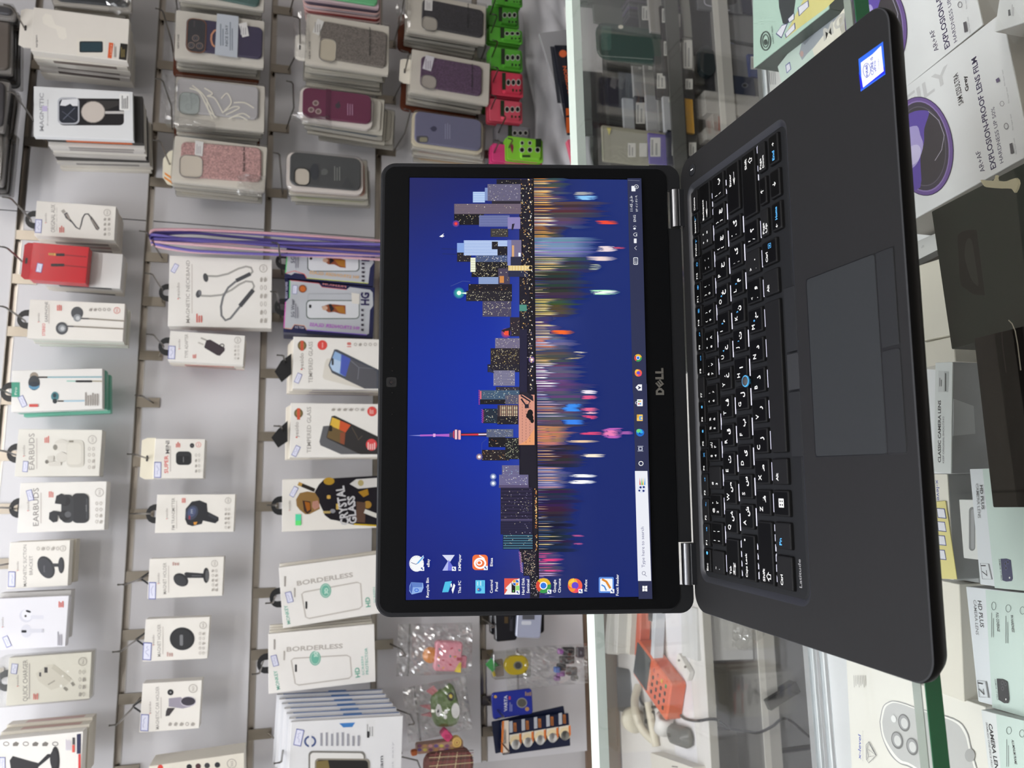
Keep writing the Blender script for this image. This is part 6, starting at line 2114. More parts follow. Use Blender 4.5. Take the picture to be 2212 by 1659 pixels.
# row five
o, M, W, H = loose('black_pouch', 'black pouch pack hanging directly under the laptop screen corner', 'pouch', Y8, [(200, -40), (480, -20), (460, 300), (290, 330)], 1100, 20, '17171c', lambda g: (g.micro(400, 50, 430, 210, 4, '4a4a52', .4), g.rect(340, 60, 380, 130, '4a3c28')), 'gloss', 6)
loose('black_pouch', 'wider black pouch pack behind the one under the screen corner', 'pouch', Y8, [(190, -60), (770, -20), (755, 210), (205, 280)], 1124, 18, '121217', None, 'gloss', 8)
hook(M.translation.x, 4, (M @ Vector((0, 0, H + 4))).z, 'the black pouch packs', 1070)
loose('blister_pack', 'pale blue translucent pack over the black pouch packs', 'pack', Y8, [(480, -20), (740, 40), (720, 265), (465, 300)], 1092, 10, '9fa4b8', lambda g: (g.rect(520, 105, 625, 145, 'c9ccd4', 14), g.rect(530, 40, 660, 90, '55565c')), 'gloss', 5)


def tape(g):
    g.ell(485, 575, 50, 46, '8a8878', 20), g.ell(485, 575, 34, 34, '4a4a4c', 16), g.micro(560, 620, 575, 660, 1, '8a7a10')


o, M, W, H = loose('tape_pack', 'yellow rounded pack with a grey disc in its middle', 'pack', Y8, [(345, 480), (600, 465), (602, 660), (350, 690)], 1100, 16, 'cdb526', tape, 'gloss', 22)
g = G().use('film')
g.rbox(-W / 2 - 6, W / 2 + 10, -3, 19, -4, H + 26, 6, 'f0f0ee', 2)
tag(g.build('clear_bag', None, M), 'clear bag holding the yellow rounded pack', 'bag')
hook(M.translation.x + 10, 4, (M @ Vector((0, 0, H + 18))).z, 'the yellow pack', 1050)
for k, (q, c, n_) in enumerate((([(190, 540), (210, 490), (235, 560), (210, 700)], '3f8a4a', 'green'), ([(205, 500), (225, 490), (235, 600), (215, 610)], '2f6ab8', 'blue'), ([(225, 640), (245, 600), (235, 690), (215, 700)], 'c8b030', 'yellow'))):
    o, M2, w2, h2 = loose('plastic_stick', n_ + ' plastic stick hanging beside the yellow rounded pack', 'stick', Y8, q, 1104 + k * 6, 5, c, r=1)
loose('card_pack', 'pale pinkish card pack hanging beside the yellow rounded pack', 'pack', Y8, [(240, 520), (330, 500), (335, 690), (250, 700)], 1122, 6, 'b9aaa6', None, 'gloss', 3)
# parts bag at the very bottom
for k, (a, b, w, h, c, n_) in enumerate(((1020, 430, 130, 90, '2a2a2c', 'black'), (1010, 520, 150, 80, '333335', 'black'), (1060, 640, 110, 90, '565658', 'grey'), (1150, 440, 80, 110, '4a464c', 'grey'), (950, 600, 90, 80, '3c3c3e', 'black'), (1090, 710, 70, 60, '5a5a5c', 'grey'),
                                        (945, 430, 60, 60, '8a4a94', 'purple'), (945, 660, 80, 70, '84448e', 'purple'), (905, 715, 60, 50, '8a3e90', 'purple'), (905, 625, 60, 60, '3c6ab8', 'blue'))):
    M, W, H = place(Y8, [(a - w / 2, b - h / 2), (a + w / 2, b - h / 2), (a + w / 2, b + h / 2), (a - w / 2, b + h / 2)], 'y', 1096 + (k % 3) * 10)
    g = G().use('plastic')
    g.rbox(-W / 2, W / 2, 0, 12, 0, H, 3, c, 2)
    g.rbox(-W / 5, W / 5, -3, 1, H * .2, H * .6, 2, c, 1)
    tag(g.build('connector', None, M), 'small {} plastic connector in the clear bag at the foot of the slat panel'.format(n_), 'connector', 'connectors in a clear bag: ' + n_)
clearbag('long clear bag with small dark and purple connectors at the foot of the panel', Y8, [(330, 400), (1225, 340), (1215, 800), (400, 790)], 1104, 8, 30)


def batt(g):
    g.TU('VARTA', 370, 1060, 890, 34, 'c8ccd8', .03), g.ell(525, 970, 56, 54, '8a8a88', 22), g.ell(525, 970, 46, 44, '55544e', 20), g.ell(580, 1035, 22, 22, 'b08a5a', 12), g.micro(560, 850, 630, 895, 4, 'b0905a'), g.ell(245, 905, 16, 16, 'c09a4a', 10), g.rect(385, 900, 405, 935, 'c04a5a'), g.micro(395, 960, 430, 1060, 2, '8a90c8')


o, M, W, H = loose('battery_pack', 'royal blue carded coin battery hanging above the strips of batteries', 'battery', Y8, [(205, 860), (630, 825), (645, 1085), (225, 1140)], 1100, 8, '23308f', batt, 'gloss', 6)
loose('battery_pack', 'royal blue carded battery directly behind the front blue one', 'battery', Y8, [(195, 870), (620, 835), (640, 1070), (230, 1160)], 1112, 8, '28327f', None, 'gloss', 6)
hook(M.translation.x - 12, 4, (M @ Vector((0, 0, H - 12))).z, 'the blue carded batteries', 1040)


def strip(label, quad, y, cells, tilt=0):
    M, W, H = place(Y8, quad, 'y', y)
    root = thing('battery_strip', label, 'battery', M)
    g = G(Z=Y8, M=M).use('gloss')
    g.rbox(-W / 2, W / 2, 0, 3, 0, H, 2, '1a2038', .5)
    if cells:
        for k in range(5):
            a = 455 + k * 130
            b0 = 1370 - k * 22
            g.poly([(a - 65, b0 - 55), (a + 62, b0 - 80), (a + 66, b0 + 92), (a - 62, b0 + 118)] if False else [(a - 62, b0 - 60), (a + 62, b0 - 82), (a + 62, b0 - 10), (a - 62, b0 + 12)], 'ded6c4')
            g.ell(a + 5, b0 + 10, 62, 68, 'e0cfa8', 18), g.poly([(a + 40, b0 - 70), (a + 62, b0 - 76), (a + 66, b0 + 20), (a + 45, b0 + 50)], 'd8763a')
            g.poly([(a - 65, b0 - 215 + 12), (a - 30, b0 - 220 + 10), (a - 26, b0 - 90), (a - 62, b0 - 82)], 'b0b4bc'), g.poly([(a - 20, b0 - 190), (a + 10, b0 - 190), (a + 14, b0 - 95), (a - 16, b0 - 95)], 'a8683a'), g.micro(a - 8, b0 - 180, a + 8, b0 - 100, 2, '5a3a28')
        g.poly([(315, 1165), (335, 1160), (320, 1500), (300, 1490)], 'd87a34')
    g.build('card', root)
    if cells:
        for k in range(5):
            q = G(Z=Y8, M=M).use('metal')
            a = 460 + k * 130
            c = q.pt((a, 1410 - k * 24))
            q.lathe([(9.4, -.2), (9.6, -1.5), (9, -2), (.1, -2)], 'y', (c[0], 0, c[1]), 'd0d0d0' if k < 4 else '8a8a86', 24)
            q.build('coin_cell', root)
        q = G(Z=Y8, M=M).use('paper')
        q.d = -.6
        q.poly([(325, 1160), (385, 1155), (388, 1500), (325, 1505)], 'ded2c4'), q.micro(332, 1240, 360, 1400, 6, '3a3632', .5, 4)
        q.build('barcode_label', root)
    return M, W, H


M, W, H = strip('dark blue strip of five coin batteries with a cream barcode label', [(310, 1165), (1022, 1080), (1035, 1408), (320, 1540)], 1094, True)
strip('dark blue battery strip tilted upward behind the one with five cells', [(215, 1160), (965, 1012), (1010, 1300), (240, 1540)], 1106, False)
hook(M.translation.x - 14, 4, (M @ Vector((0, 0, H - 2))).z, 'the battery strips', 1030)

# ------------------------------------------------------------------ lower rows right of the screen


def blis(n3):
    def f(g):
        a0, b0, a1, b1 = n3
        h, w = b1 - b0, a1 - a0
        g.rect(a0 + w * .3, b0 + h * .12, a0 + w * .42, b0 + h * .78, '22301c')
        for k in range(3):
            g.ell(a0 + w * .5 + k * w * .16, b0 + h * (.5 if k % 2 == 0 else .5), w * .075, h * .13, 'b0b0a8', 12), g.ell(a0 + w * .5 + k * w * .16, b0 + h * .5, w * .055, h * .1, '0c0d0c', 12)
        g.micro(a0 + w * .62, b0 + h * .74, a0 + w * .95, b0 + h * .86, 3, '22301c')
    return f


for k, (b, c, lab, y) in enumerate((((140, -60, 400, 60), '4f9a34', 'green carded earphone pack cut by the upper photo edge', 1060), ((70, 60, 365, 270), '448c2e', 'green carded earphone pack second from the upper photo edge', 1075), ((80, 265, 400, 420), '57a638', 'green carded earphone pack third from the upper photo edge', 1066),
                                    ((90, 460, 400, 690), '52a034', 'green carded earphone pack right above the two red ones', 1062), ((100, 690, 405, 940), 'c23a50', 'upper of two red carded earphone packs', 1058), ((80, 960, 400, 1190), 'c24a5c', 'lower of two red carded earphone packs', 1056),
                                    ((150, 1205, 480, 1400), '77757a', 'grey clear earphone pack between the red and the front green ones', 1075), ((255, 1325, 600, 1570), '82c43a', 'bright green pack with six black earphone plugs, right above the laptop corner', 1040), ((110, 1400, 590, 1600), 'cf3f78', 'magenta carded pack behind the bright green one', 1056))):
    q = [(b[0], b[1]), (b[2], b[1] + (b[2] - b[0]) * .06), (b[2] - 8, b[3]), (b[0] - 8, b[3] - (b[2] - b[0]) * .06)]
    M, W, H = place(Y6, q, 'y', y)
    root = thing('earphone_pack', lab, 'earphone pack', M)
    g = G(Z=Y6, M=M).use('gloss')
    g.rbox(-W / 2, W / 2, 0, 3, 0, H, 5, c, .8)
    g.build('card', root)
    g = G(Z=Y6, M=M).use('gloss')
    g.loops([[(x, -.1, z) for x, z in rrect(-W * .42, W * .42, H * .06, H * .66, 6)], [(x, -7, z) for x, z in rrect(-W * .38, W * .38, H * .1, H * .62, 5)]], c, False, True)
    g.d = -7
    if k == 7:
        for i in range(2):
            for j in range(3):
                if i == 1 and j == 2:
                    continue
                a_, b_ = 385 + j * 75, 1466 - i * 66
                g.ell(a_, b_, 26 - i * 6, 28 - i * 6, 'b8bcae', 16), g.ell(a_, b_, 20 - i * 6, 22 - i * 6, '0c0d0c', 14)
        g.rect(515, 1358, 570, 1440, '22301c'), g.micro(385, 1515, 545, 1538, 1, '2c3c20')
    else:
        blis(b)(g)
    g.build('blister', root)
    if k in (7,):
        g = G(Z=Y6, M=M).use('plastic')
        g.d = -.1
        g.poly([(280, 1400), (305, 1395), (312, 1430), (300, 1490), (285, 1450)], '8a2a48')
        g.build('hang_slot', root)
    hook(M.translation.x, 4, (M @ Vector((0, 0, H - 6))).z, 'the ' + lab.split(',')[0].replace('earphone ', '').replace('by the upper photo edge', 'by the edge').replace('from the upper photo edge', 'from the edge'), 1000)
    for i in range(2):
        g = G().use('gloss')
        g.rbox(-W / 2, W / 2, 0, 3, 0, H, 5, c, .8)
        g.rbox(-W * .4, W * .4, -7, .1, H * .08, H * .64, 5, c, 2)
        tag(g.build('earphone_pack', None, M @ trans(1 + i, 12 + i * 12, 2)), lab.split(' pack')[0] + ' pack, {} behind the front one on hook {}'.format(ORD[i], ORD[k]), 'earphone pack', 'carded earphone packs')

# crumpled white plastic wrap
M, W, H = place(Y6, [(420, -400), (930, -420), (1000, 1640), (470, 1650)], 'y', 1140)
g = G().use('plastic')
nx, nz = 60, 22
rr = random.Random(12)
ps = [(rr.uniform(-14, 14), rr.uniform(-9, 9), rr.uniform(0, 6), rr.uniform(.4, 1)) for _ in range(14)]
vs = []
for j in range(nz + 1):
    for i in range(nx + 1):
        u, v = i / nx, j / nz
        y = sum(abs(math.sin(a * u + b * v + c)) * d for a, b, c, d in ps) * 4.2
        vs.append((-W / 2 + W * u, 26 - y, H * v + 5 * math.sin(u * 17)))
g.add(vs, [(j * (nx + 1) + i, j * (nx + 1) + i + 1, (j + 1) * (nx + 1) + i + 1, (j + 1) * (nx + 1) + i) for j in range(nz) for i in range(nx)], 'd3d3d8', True)
o = g.build('plastic_wrap', None, M)
tag(o, 'crumpled white plastic wrap lying along the wall above the tools', 'plastic wrap')
md = o.modifiers.new('thick', 'SOLIDIFY')
md.thickness = .0012


def standing(name, label, cat, Z, quad, dep, col, art=None, m='plastic', r=2, zb=-450, group=None, e=.8, y=None):
    """something standing on the back counter: its lower edge touches the surface zb"""
    a = ((quad[1][0] + quad[2][0]) / 2, (quad[1][1] + quad[2][1]) / 2)
    if y is None:
        y = at_z(Z[0] + a[0] / Z[2], Z[1] + a[1] / Z[2], zb).y
        y = min(max(y, 792), 1150)
    M, W, H = place(Z, quad, 'y', y)
    low = (M @ Vector((0, 0, 0))).z
    root = thing(name, label, cat, M, group)
    g = G(Z=Z, M=M).use(m)
    ext = max(0, low - zb)
    g.rbox(-W / 2, W / 2, 0, dep, -ext, H, r, col, e)
    if art:
        art(g)
    g.build('pack' if 'pack' in name else 'body', root)
    return root, M, W, H


standing('tool_set', 'clear and grey slim tool pack leaning beside the black and orange one', 'tool', Y6, [(650, 330), (720, 300), (800, 1180), (740, 1200)], 8, '9a9a9c', lambda g: g.poly([(665, 450), (700, 450), (770, 1000), (735, 1000)], '3a3c42'), 'gloss', y=1010, zb=-381)
standing('tool_set', 'slim black tool pack with orange lettering and an orange tip', 'tool', Y6, [(735, 440), (822, 435), (896, 1280), (820, 1285)], 14, '1e2029', lambda g: (g.ell(790, 520, 38, 36, 'd8683a', 16), g.T('PRECISION', (880, 940), (820, 640), 34, 'd8683a', .03), g.poly([(818, 1050), (895, 1048), (900, 1285), (822, 1288)], 'd0622e'), g.poly([(820, 1120), (896, 1110), (896, 1128), (822, 1140)], '2a2a2e')), 'gloss', y=995, zb=-381)
standing('tool_set', 'long black and white strip standing next to the glass edge', 'tool', Y6, [(845, 60), (935, 60), (950, 960), (870, 960)], 8, 'd2d0d0', lambda g: g.poly([(860, 110), (888, 110), (880, 640), (858, 640)], '17171b'), 'gloss', y=975, zb=-381)
standing('tool_set', 'dark slim tool standing behind the pink handled one', 'tool', Y6, [(880, 680), (945, 680), (965, 1300), (895, 1300)], 8, '222226', None, 'plastic', y=965, zb=-381)
standing('tool_set', 'tool with a pink handle, lowest of the tools beside the glass edge', 'tool', Y6, [(840, 1350), (895, 1345), (940, 1600), (880, 1620)], 12, 'd8607a', None, 'plastic', 5, zb=-300, y=962)
standing('paper_bag', 'white curved paper standing behind the tool handles', 'paper', Y6, [(890, 1080), (950, 1060), (975, 1600), (900, 1560)], 3, 'dad6d4', None, 'paper', y=985, zb=-300)
# ------------------------------------------------------------------ boxes lying inside the glass showcase
SHELF = -280


def lying(name, label, Z, quad, ztop, col, art=None, zbot=SHELF, side=None, m='paper', cat='box', group=None, r=.8):
    M, W, H = place(Z, quad, 'z', ztop)
    root = thing(name, label, cat, M, group)
    g = G(Z=Z, M=M).use(m)
    D = ztop - zbot
    if side:
        g.rbox(-W / 2, W / 2, 1, D, 0, H, r, side, .4)
        g.rbox(-W / 2, W / 2, 0, 1.2, 0, H, r, col, .3)
    else:
        g.rbox(-W / 2, W / 2, 0, D, 0, H, r, col, .5)
    if art:
        art(g)
    g.build('carton', root)
    return root, M, W, H


PX = (0, 0, 1)


def xl(g):
    g.Z = X8
    g.TU('x-level', 883, 1556, 1265, 34, '5560b0', .02), g.TU('PHENOMENAL BASIC STYLE', 912, 1572, 1210, 10, 'a8a49c')
    for k in range(8):
        g.line([(800 + k * 20, 545), (806 + k * 20, 690 - (k % 3) * 18)], 7, 'b4b0a8')
    g.poly(smooth([(1110, 1100), (1150, 920), (1230, 856), (1310, 852), (1420, 880), (1560, 930), (2000, 1060), (2150, 1200), (2210, 1420), (2300, 1900), (1900, 1900), (1500, 1660), (1350, 1600), (1230, 1480), (1140, 1280), (1110, 1100)], 4)[:-1], '9a9a98')
    g.poly(smooth([(1122, 1100), (1160, 925), (1240, 866), (1310, 862), (1420, 892), (1560, 942), (2000, 1075), (2140, 1210), (2200, 1430), (2290, 1900), (1900, 1890), (1500, 1640), (1350, 1585), (1240, 1465), (1150, 1280), (1122, 1100)], 4)[:-1], 'eceae4')
    g.poly(smooth([(1145, 1100), (1180, 940), (1250, 882), (1310, 876), (1420, 905), (1560, 955), (1980, 1090), (2120, 1230), (2180, 1440), (2270, 1900), (1900, 1870), (1500, 1610), (1370, 1560), (1260, 1440), (1170, 1270), (1145, 1100)], 4)[:-1], 'bcbcba')
    for a, b in ((1408, 1112), (1328, 1320), (1510, 1395)):
        g.ell(a, b, 72, 112, 'a6a6a4', 24, -.25), g.ell(a, b, 68, 106, '6a6a68', 24, -.25), g.ell(a - 4, b - 4, 56, 88, '9a9a9a', 22, -.25), g.ell(a + 4, b + 6, 40, 64, 'd0d0ce', 20, -.25)
    g.ell(1288, 1065, 30, 44, 'e4e4e2', 18, -.25)
    g.ell(2200, 1500, 60, 80, 'a4a4a2', 20)
    g.line([(960, 1375), (990, 1335), (1082, 1500), (990, 1592), (965, 1550), (960, 1375)], 7, '6a6a6c'), g.line([(985, 1370), (990, 1340)], 5, '6a6a6c'), g.line([(985, 1370), (975, 1440), (990, 1500), (975, 1550)], 5, '6a6a6c'), g.line([(990, 1430), (1080, 1500), (990, 1520)], 5, '6a6a6c'), g.line([(1000, 1365), (1080, 1500)], 5, '6a6a6c')


lying('lens_box', 'large cream lens protector box with a printed grey camera cluster, under the green glass edge', PX, [(1826, 1425), (2135, 1526), (2150, 1942), (1846, 1760)], -240, 'e4e1d8', xl)
lying('lens_box', 'plain cream box top between the laptop corner and the lower HD PLUS box', PX, [(1985, 1240), (2072, 1266), (2083, 1513), (1996, 1486)], -238, 'e2ddd0')


def hd(lo):
    def f(g):
        g.Z = X6
        A, B = (0, 0) if lo else (-12, -800)
        if lo:
            g.poly([(520, 474), (1050, 520), (1120, 1420), (565, 1258)], 'c3d4cd')
        else:
            g.poly([(500, -330), (1050, -330), (1080, 510), (582, 462)], 'c3d4cd')
        for t, a, b0, b1, h, c, bo in (('HD PLUS', 468, 545, 722, 26, '3a3a3e', .02), ('CAMERA LENS', 440, 540, 772, 20, '77777a', .01)):
            if lo:
                g.T(t, (a, b0), (a + 18, b1), h, c, bo)
        if lo:
            g.T('FULL COVERAGE', (590, 625), (600, 750), 18, '3c4040', .02), g.T('9H HARDNESS', (688, 640), (698, 755), 18, '3c4040', .02)
            g.micro(560, 620, 584, 790, 2, '8a9490', .4), g.micro(655, 640, 680, 830, 2, '8a9490', .4), g.ring(578, 582, 16, 28, 3, '5a6460', 14), g.ring(675, 598, 18, 26, 3, '5a6460', 14), g.ring(770, 612, 18, 26, 3, '5a6460', 14)
        Q = [(470, 1075), (530, 1085), (548, 1192), (482, 1186)] if lo else [(487, 296), (545, 302), (568, 405), (500, 402)]
        g.line(Q, 3, '4a4c4e', True)
        g.T('17', (Q[0][0] + 3, Q[0][1] + 14), (Q[3][0] + 2, Q[3][1] - 18), 34, '3a3a3e', -.01), g.poly([(Q[1][0] - 8, Q[1][1]), Q[1], Q[2], (Q[2][0] - 8, Q[2][1])], '8a8c8e')
        q = [(600, 1065), (640, 1068), (672, 1085), (684, 1200), (678, 1228), (650, 1228), (612, 1205)] if lo else [(622, 268), (662, 266), (690, 276), (704, 400), (696, 416), (660, 420), (635, 412)]
        g.poly(q, '2c2d31' if lo else '33365a')
        for a, b in (((638, 1092), (660, 1100), (642, 1130)) if lo else ((655, 300), (672, 290), (660, 330))):
            g.ell(a, b, 9, 15, '55565a' if lo else '4c5078', 12), g.ell(a, b, 5, 9, '1a1a1e', 10)
        g.ell(*((664, 1202) if lo else (684, 394)), 5, 7, 'd8d8d4', 8)
        g.T('ARMOR 17 PRO', (q[-1][0] - 6 - 18, q[0][1]), (q[-1][0] - 8, q[-1][1]), 10, '5a6060', .01)
    return f


lying('lens_box', 'mint HD PLUS lens box with a black phone corner, nearest the cream box top', PX, [(2092, 1271), (2290, 1286), (2318, 1566), (2108, 1519)], -205, 'd6dade', hd(1), side='b9bcbe')
lying('lens_box', 'mint HD PLUS lens box with a dark blue phone corner, partly under the brown box', PX, [(2096, 1012), (2290, 1008), (2312, 1282), (2116, 1268)], -205, 'd6dade', lambda g: (hd(0)(g), g.T('HD PLUS', (2120, 1048), (2126, 1098), 7.5, '3a3a3e', .02), g.T('CAMERA LENS', (2111, 1046), (2118, 1118), 6, '77777a', .01)) if False else (hd(0)(g), setattr(g, 'Z', X5), g.T('HD PLUS', (655, 1195), (672, 1412), 26, '3a3a3e', .02), g.T('CAMERA LENS', (620, 1180), (640, 1490), 22, '77777a', .01)), side='b9bcbe')


def cl(g):
    g.Z = X6
    g.poly([(590, 1300), (1000, 1400), (1080, 1900), (640, 1900)], 'c3d4cd')
    g.T('CAMERA LENS', (540, 1362), (588, 1690), 24, '2c2c30', .03), g.T('SEAMLESS ONE-PIECE PROTECTION', (522, 1354), (572, 1760), 12, '77777a', .01)
    g.T('ALUMINUM FRAME', (694, 1470), (716, 1632), 16, '3c4040', .02), g.micro(660, 1460, 684, 1650, 2, '8a9490', .4), g.ring(678, 1410, 18, 26, 3, '5a6460', 14), g.ring(765, 1430, 18, 26, 3, '5a6460', 14)


lying('lens_box', 'mint CAMERA LENS box cut off by the lower right corner of the photo', PX, [(2119, 1533), (2300, 1580), (2345, 1850), (2148, 1765)], -196, 'd9dcdc', cl, side='b4b7b6')


def ccl(g):
    g.Z = X5
    g.TU('CLASSIC CAMERA LENS', 300, 992, 434, 26, '2c2c30', .03), g.TU('KEEP ORIGINAL SHOOTING', 330, 998, 580, 15, '77777a', .01)
    g.poly([(280, 168), (375, 172), (368, 360), (276, 360)], 'c9cccb'), g.poly([(332, 176), (375, 178), (366, 360), (328, 358)], 'b0b4b2'), g.micro(340, 185, 360, 352, 1, '3a3a3c'), g.micro(290, 230, 318, 310, 2, '6a6c6a')


C_, M, W, H = lying('lens_box', 'narrow white CLASSIC CAMERA LENS carton standing beside the laptop front edge', PX, [(2022, 783), (2060, 782), (2052, 1022), (2015, 1020)], -212, 'd8dcda', ccl, side='9c9fa1')  # shade on the carton's front face is painted into the grey side colour
q = G().use('paper')
q.prism([(W * .16, 2), (W * .16, 3.2), (-W * .18, 3.2), (-W * .18, 2)], 0, 1, 'b0b4b6')
q = G().use('paper')
q.loops([[(W * .17, .5, -.4), (-W * .16, .5, -.4), (-W * .16, .9, -.8), (W * .17, .9, -.8)], [(W * .11, 20, -.6), (-W * .14, 22, -.6), (-W * .14, 22, -1.1), (W * .11, 20, -1.1)]], 'c0c4c6')
q.build('flap', C_)
lying('lens_box', 'grey carton lying in front of the CLASSIC CAMERA LENS carton', PX, [(2062, 790), (2118, 792), (2116, 1020), (2058, 1024)], -262, 'a4a7a9')


def xs(g):
    g.Z = X5
    g.T('x-level', (254, 1145), (268, 1345), 30, '5560a0', .01)


B_, M, W, H = lying('lens_box', 'small cream carton with its lower half covered by a yellow label sheet', PX, [(1988, 1022), (2046, 1025), (2060, 1252), (2000, 1243)], -222, 'e4e0d4', xs, side='9fa2a2')
lying('lens_box', 'white carton with an oval window next to the yellow label sheet', PX, [(2075, 1080), (2113, 1079), (2116, 1207), (2078, 1207)], -214, 'd9dad6', lambda g: (setattr(g, 'Z', X6), g.rect(410, -75, 452, 215, '7a7c7c', 20), g.rect(424, -60, 446, 205, '98999a', 14)), side='c4c5c2')
lying('lens_box', 'grey open carton between the yellow label sheet and the mint phone corner box', PX, [(2050, 1026), (2098, 1026), (2112, 1256), (2062, 1254)], -250, '9c9fa0', lambda g: (setattr(g, 'Z', X5), g.line([(505, 1100), (540, 1320)], 10, '6a6c6e'), g.line([(440, 1330), (470, 1659)], 8, '5a5c5e')))
M, W, H = place(PX, [(2016, 1086), (2048, 1080), (2060, 1248), (2026, 1252)], 'z', -220.6)
g = G(Z=X6, M=M).use('paper')
g.rbox(-W / 2, W / 2, 0, .8, 0, H, .5, 'e2d68c', .2)
for b in (18, 110, 205, -70):
    g.poly([(195, b), (250, b + 4), (262, b + 72), (205, b + 66)], '4a5084'), g.poly([(200, b + 5), (246, b + 9), (257, b + 66), (209, b + 61)], 'e4e4ec')
tag(g.build('label_sheet', None, M), 'yellow sheet of blue-edged white price labels lying on the small cream carton', 'label sheet')

# dark boxes
G_, M, W, H = lying('open_box', 'dark green box with a half-moon hand hole in its face', PX, [(2015, 454), (2235, 343), (2276, 676), (2054, 766)], -150, '242e27', lambda g: (setattr(g, 'Z', X4), g.poly(smooth([(640, 515), (560, 518), (500, 545), (485, 590), (495, 760), (510, 950), (560, 1000), (620, 1040), (708, 1046)], 4), '0e100c'), g.poly(smooth([(548, 640), (565, 590), (600, 600), (625, 740), (655, 950), (635, 962), (590, 900), (545, 740), (548, 640)], 4)[:-1], '2c2f2a')), zbot=-236, side='2c332d', m='bezel')
q = G(Z=X4, M=M).use('paper')
q.loops([[(*q.pt(p)[:1], -1.5, q.pt(p)[1]) for p in smooth([(685, 110), (790, 118), (805, 75), (818, 80), (820, 118), (900, 120), (970, 95), (995, 140), (965, 215), (940, 182), (860, 180), (760, 172), (715, 160), (685, 110)], 2)[:-1]],
         [(q.pt(p)[0], -.2, q.pt(p)[1] - .5) for p in smooth([(685, 110), (790, 118), (805, 75), (818, 80), (820, 118), (900, 120), (970, 95), (995, 140), (965, 215), (940, 182), (860, 180), (760, 172), (715, 160), (685, 110)], 2)[:-1]]], 'cdc3a2')
o = q.build('torn_edge', G_)
o['label'] = 'cream torn cardboard strip on the green box'
K_, M, W, H = lying('open_box', 'dark brown box lying over the corner of the dark green one', PX, [(2109, 733), (2216, 700), (2250, 1094), (2140, 1097)], -122, '120f0d', None, zbot=-200, side='1c1512', m='bezel')
q = G(Z=X4, M=M).use('paper')
q.line([(900, 1250), (930, 1280), (955, 1340), (975, 1450), (1000, 1659)], 9, 'a8a090')
q.build('torn_edge', K_)
lying('lens_box', 'cream carton seen between the dark green box and the laptop edge', PX, [(1966, 575), (2042, 560), (2058, 722), (1982, 738)], -232, 'e4dfd0')
lying('lens_box', 'cream carton directly below the dark green box, next to the laptop edge', PX, [(1974, 744), (2058, 728), (2066, 786), (1980, 792)], -236, 'd9d4c6')
lying('lens_box', 'white carton with grey print squeezed between the purple lens box and the cream carton', PX, [(1960, 528), (2024, 505), (2030, 544), (1966, 566)], -240, 'd9dad8', lambda g: (setattr(g, 'Z', X4), g.TU('TH', 215, 660, 640, 24, '8a8c8c')), side='8a8a88')
lying('lens_box', 'dark wavy film pack lying above the cream carton', PX, [(1960, 566), (2024, 546), (2028, 560), (1964, 576)], -238, '4a4b4a', None, m='gloss', cat='pack')


def af(dx, dy):
    def f(g):
        g.Z = (X3[0] + dx, X3[1] + dy, X3[2])
        g.T('AR+AF', (718, 1275), (680, 1118), 38, '3a3550', .005), g.T('EXPLOSION-PROOF LENS FILM', (802, 1250), (652, 418), 44, '332c52', .02), g.T('HARDNESS UP 50%', (858, 1210), (788, 795), 30, '4a4662', .0)
        g.T('SEILY', (60, 890), (462, 588), 96, 'c4c4c6', .02)
        g.T('SAM S25ULTRA', (560, 768), (515, 540), 42, '2a282c', .01), g.T('Grey', (600, 672), (578, 560), 28, '2a282c', .03)
        c = (252, 1092)
        for ra, rb, col in ((232, 372, '3a3050'), (226, 366, '6a4f92'), (204, 342, '8a76b0'), (196, 332, '3a3444'), (178, 300, '5a5664'), (172, 292, '343038')):
            g.ell(c[0], c[1], ra, rb, col, 40, -.12)
        g.poly(smooth([(120, 870), (200, 830), (285, 825), (305, 850), (270, 960), (268, 1060), (250, 1130), (240, 1200), (240, 1400), (120, 1380), (100, 1100), (120, 870)], 3)[:-1], '5a44a0')
        g.poly(smooth([(130, 960), (215, 940), (240, 1010), (262, 1080), (240, 1170), (200, 1240), (150, 1250), (120, 1100), (130, 960)], 3)[:-1], 'a89cd4'), g.poly(smooth([(150, 1100), (215, 1080), (245, 1120), (225, 1200), (160, 1230), (150, 1100)], 3)[:-1], 'c8c0e4')
        g.line([(300, 830), (380, 900), (420, 1010), (400, 1120), (350, 1200)], 5, 'a8a4b4')
        g.ring(883, 942, 18, 24, 5, '77767c', 14), g.ring(852, 775, 18, 22, 4, '77767c', 6), g.poly([(805, 595), (828, 578), (836, 605), (812, 620)], '5a5070'), g.poly([(908, 1075), (930, 1066), (942, 1140), (918, 1150)], '55535a')
        for a, b in ((960, 1150), (935, 970), (905, 770), (875, 640)):
            g.T('film layer text', (a + 6, b), (a - 14, b - 120), 12, '9a9aa0', .0)
    return f


lying('lens_box', 'large white lens film box with a purple camera ring, front one of two', PX, [(1880, 240), (2167, 34), (2224, 330), (1930, 502)], -206, 'dcdddf', af(0, 0), side='aaa69e', zbot=-279)
lying('lens_box', 'large white lens film box with a purple camera ring, right behind the front one', PX, [(1800, 50), (2068, -218), (2120, 68), (1860, 256)], -206, 'dcdddf', af(-100, -262), side='aaa69e', zbot=-279)
lying('lens_box', 'white film box at the upper right corner of the photo', PX, [(2168, -160), (2300, -170), (2330, 30), (2172, 38)], -180, 'dcdddd', lambda g: (setattr(g, 'Z', X3), g.poly([(890, 75), (905, 70), (912, 115), (893, 120)], '55555a'), g.micro(920, 30, 940, 120, 2, '9a9a9c', .4)), side='b4b0a8')

# right rear: mint and cream boxes


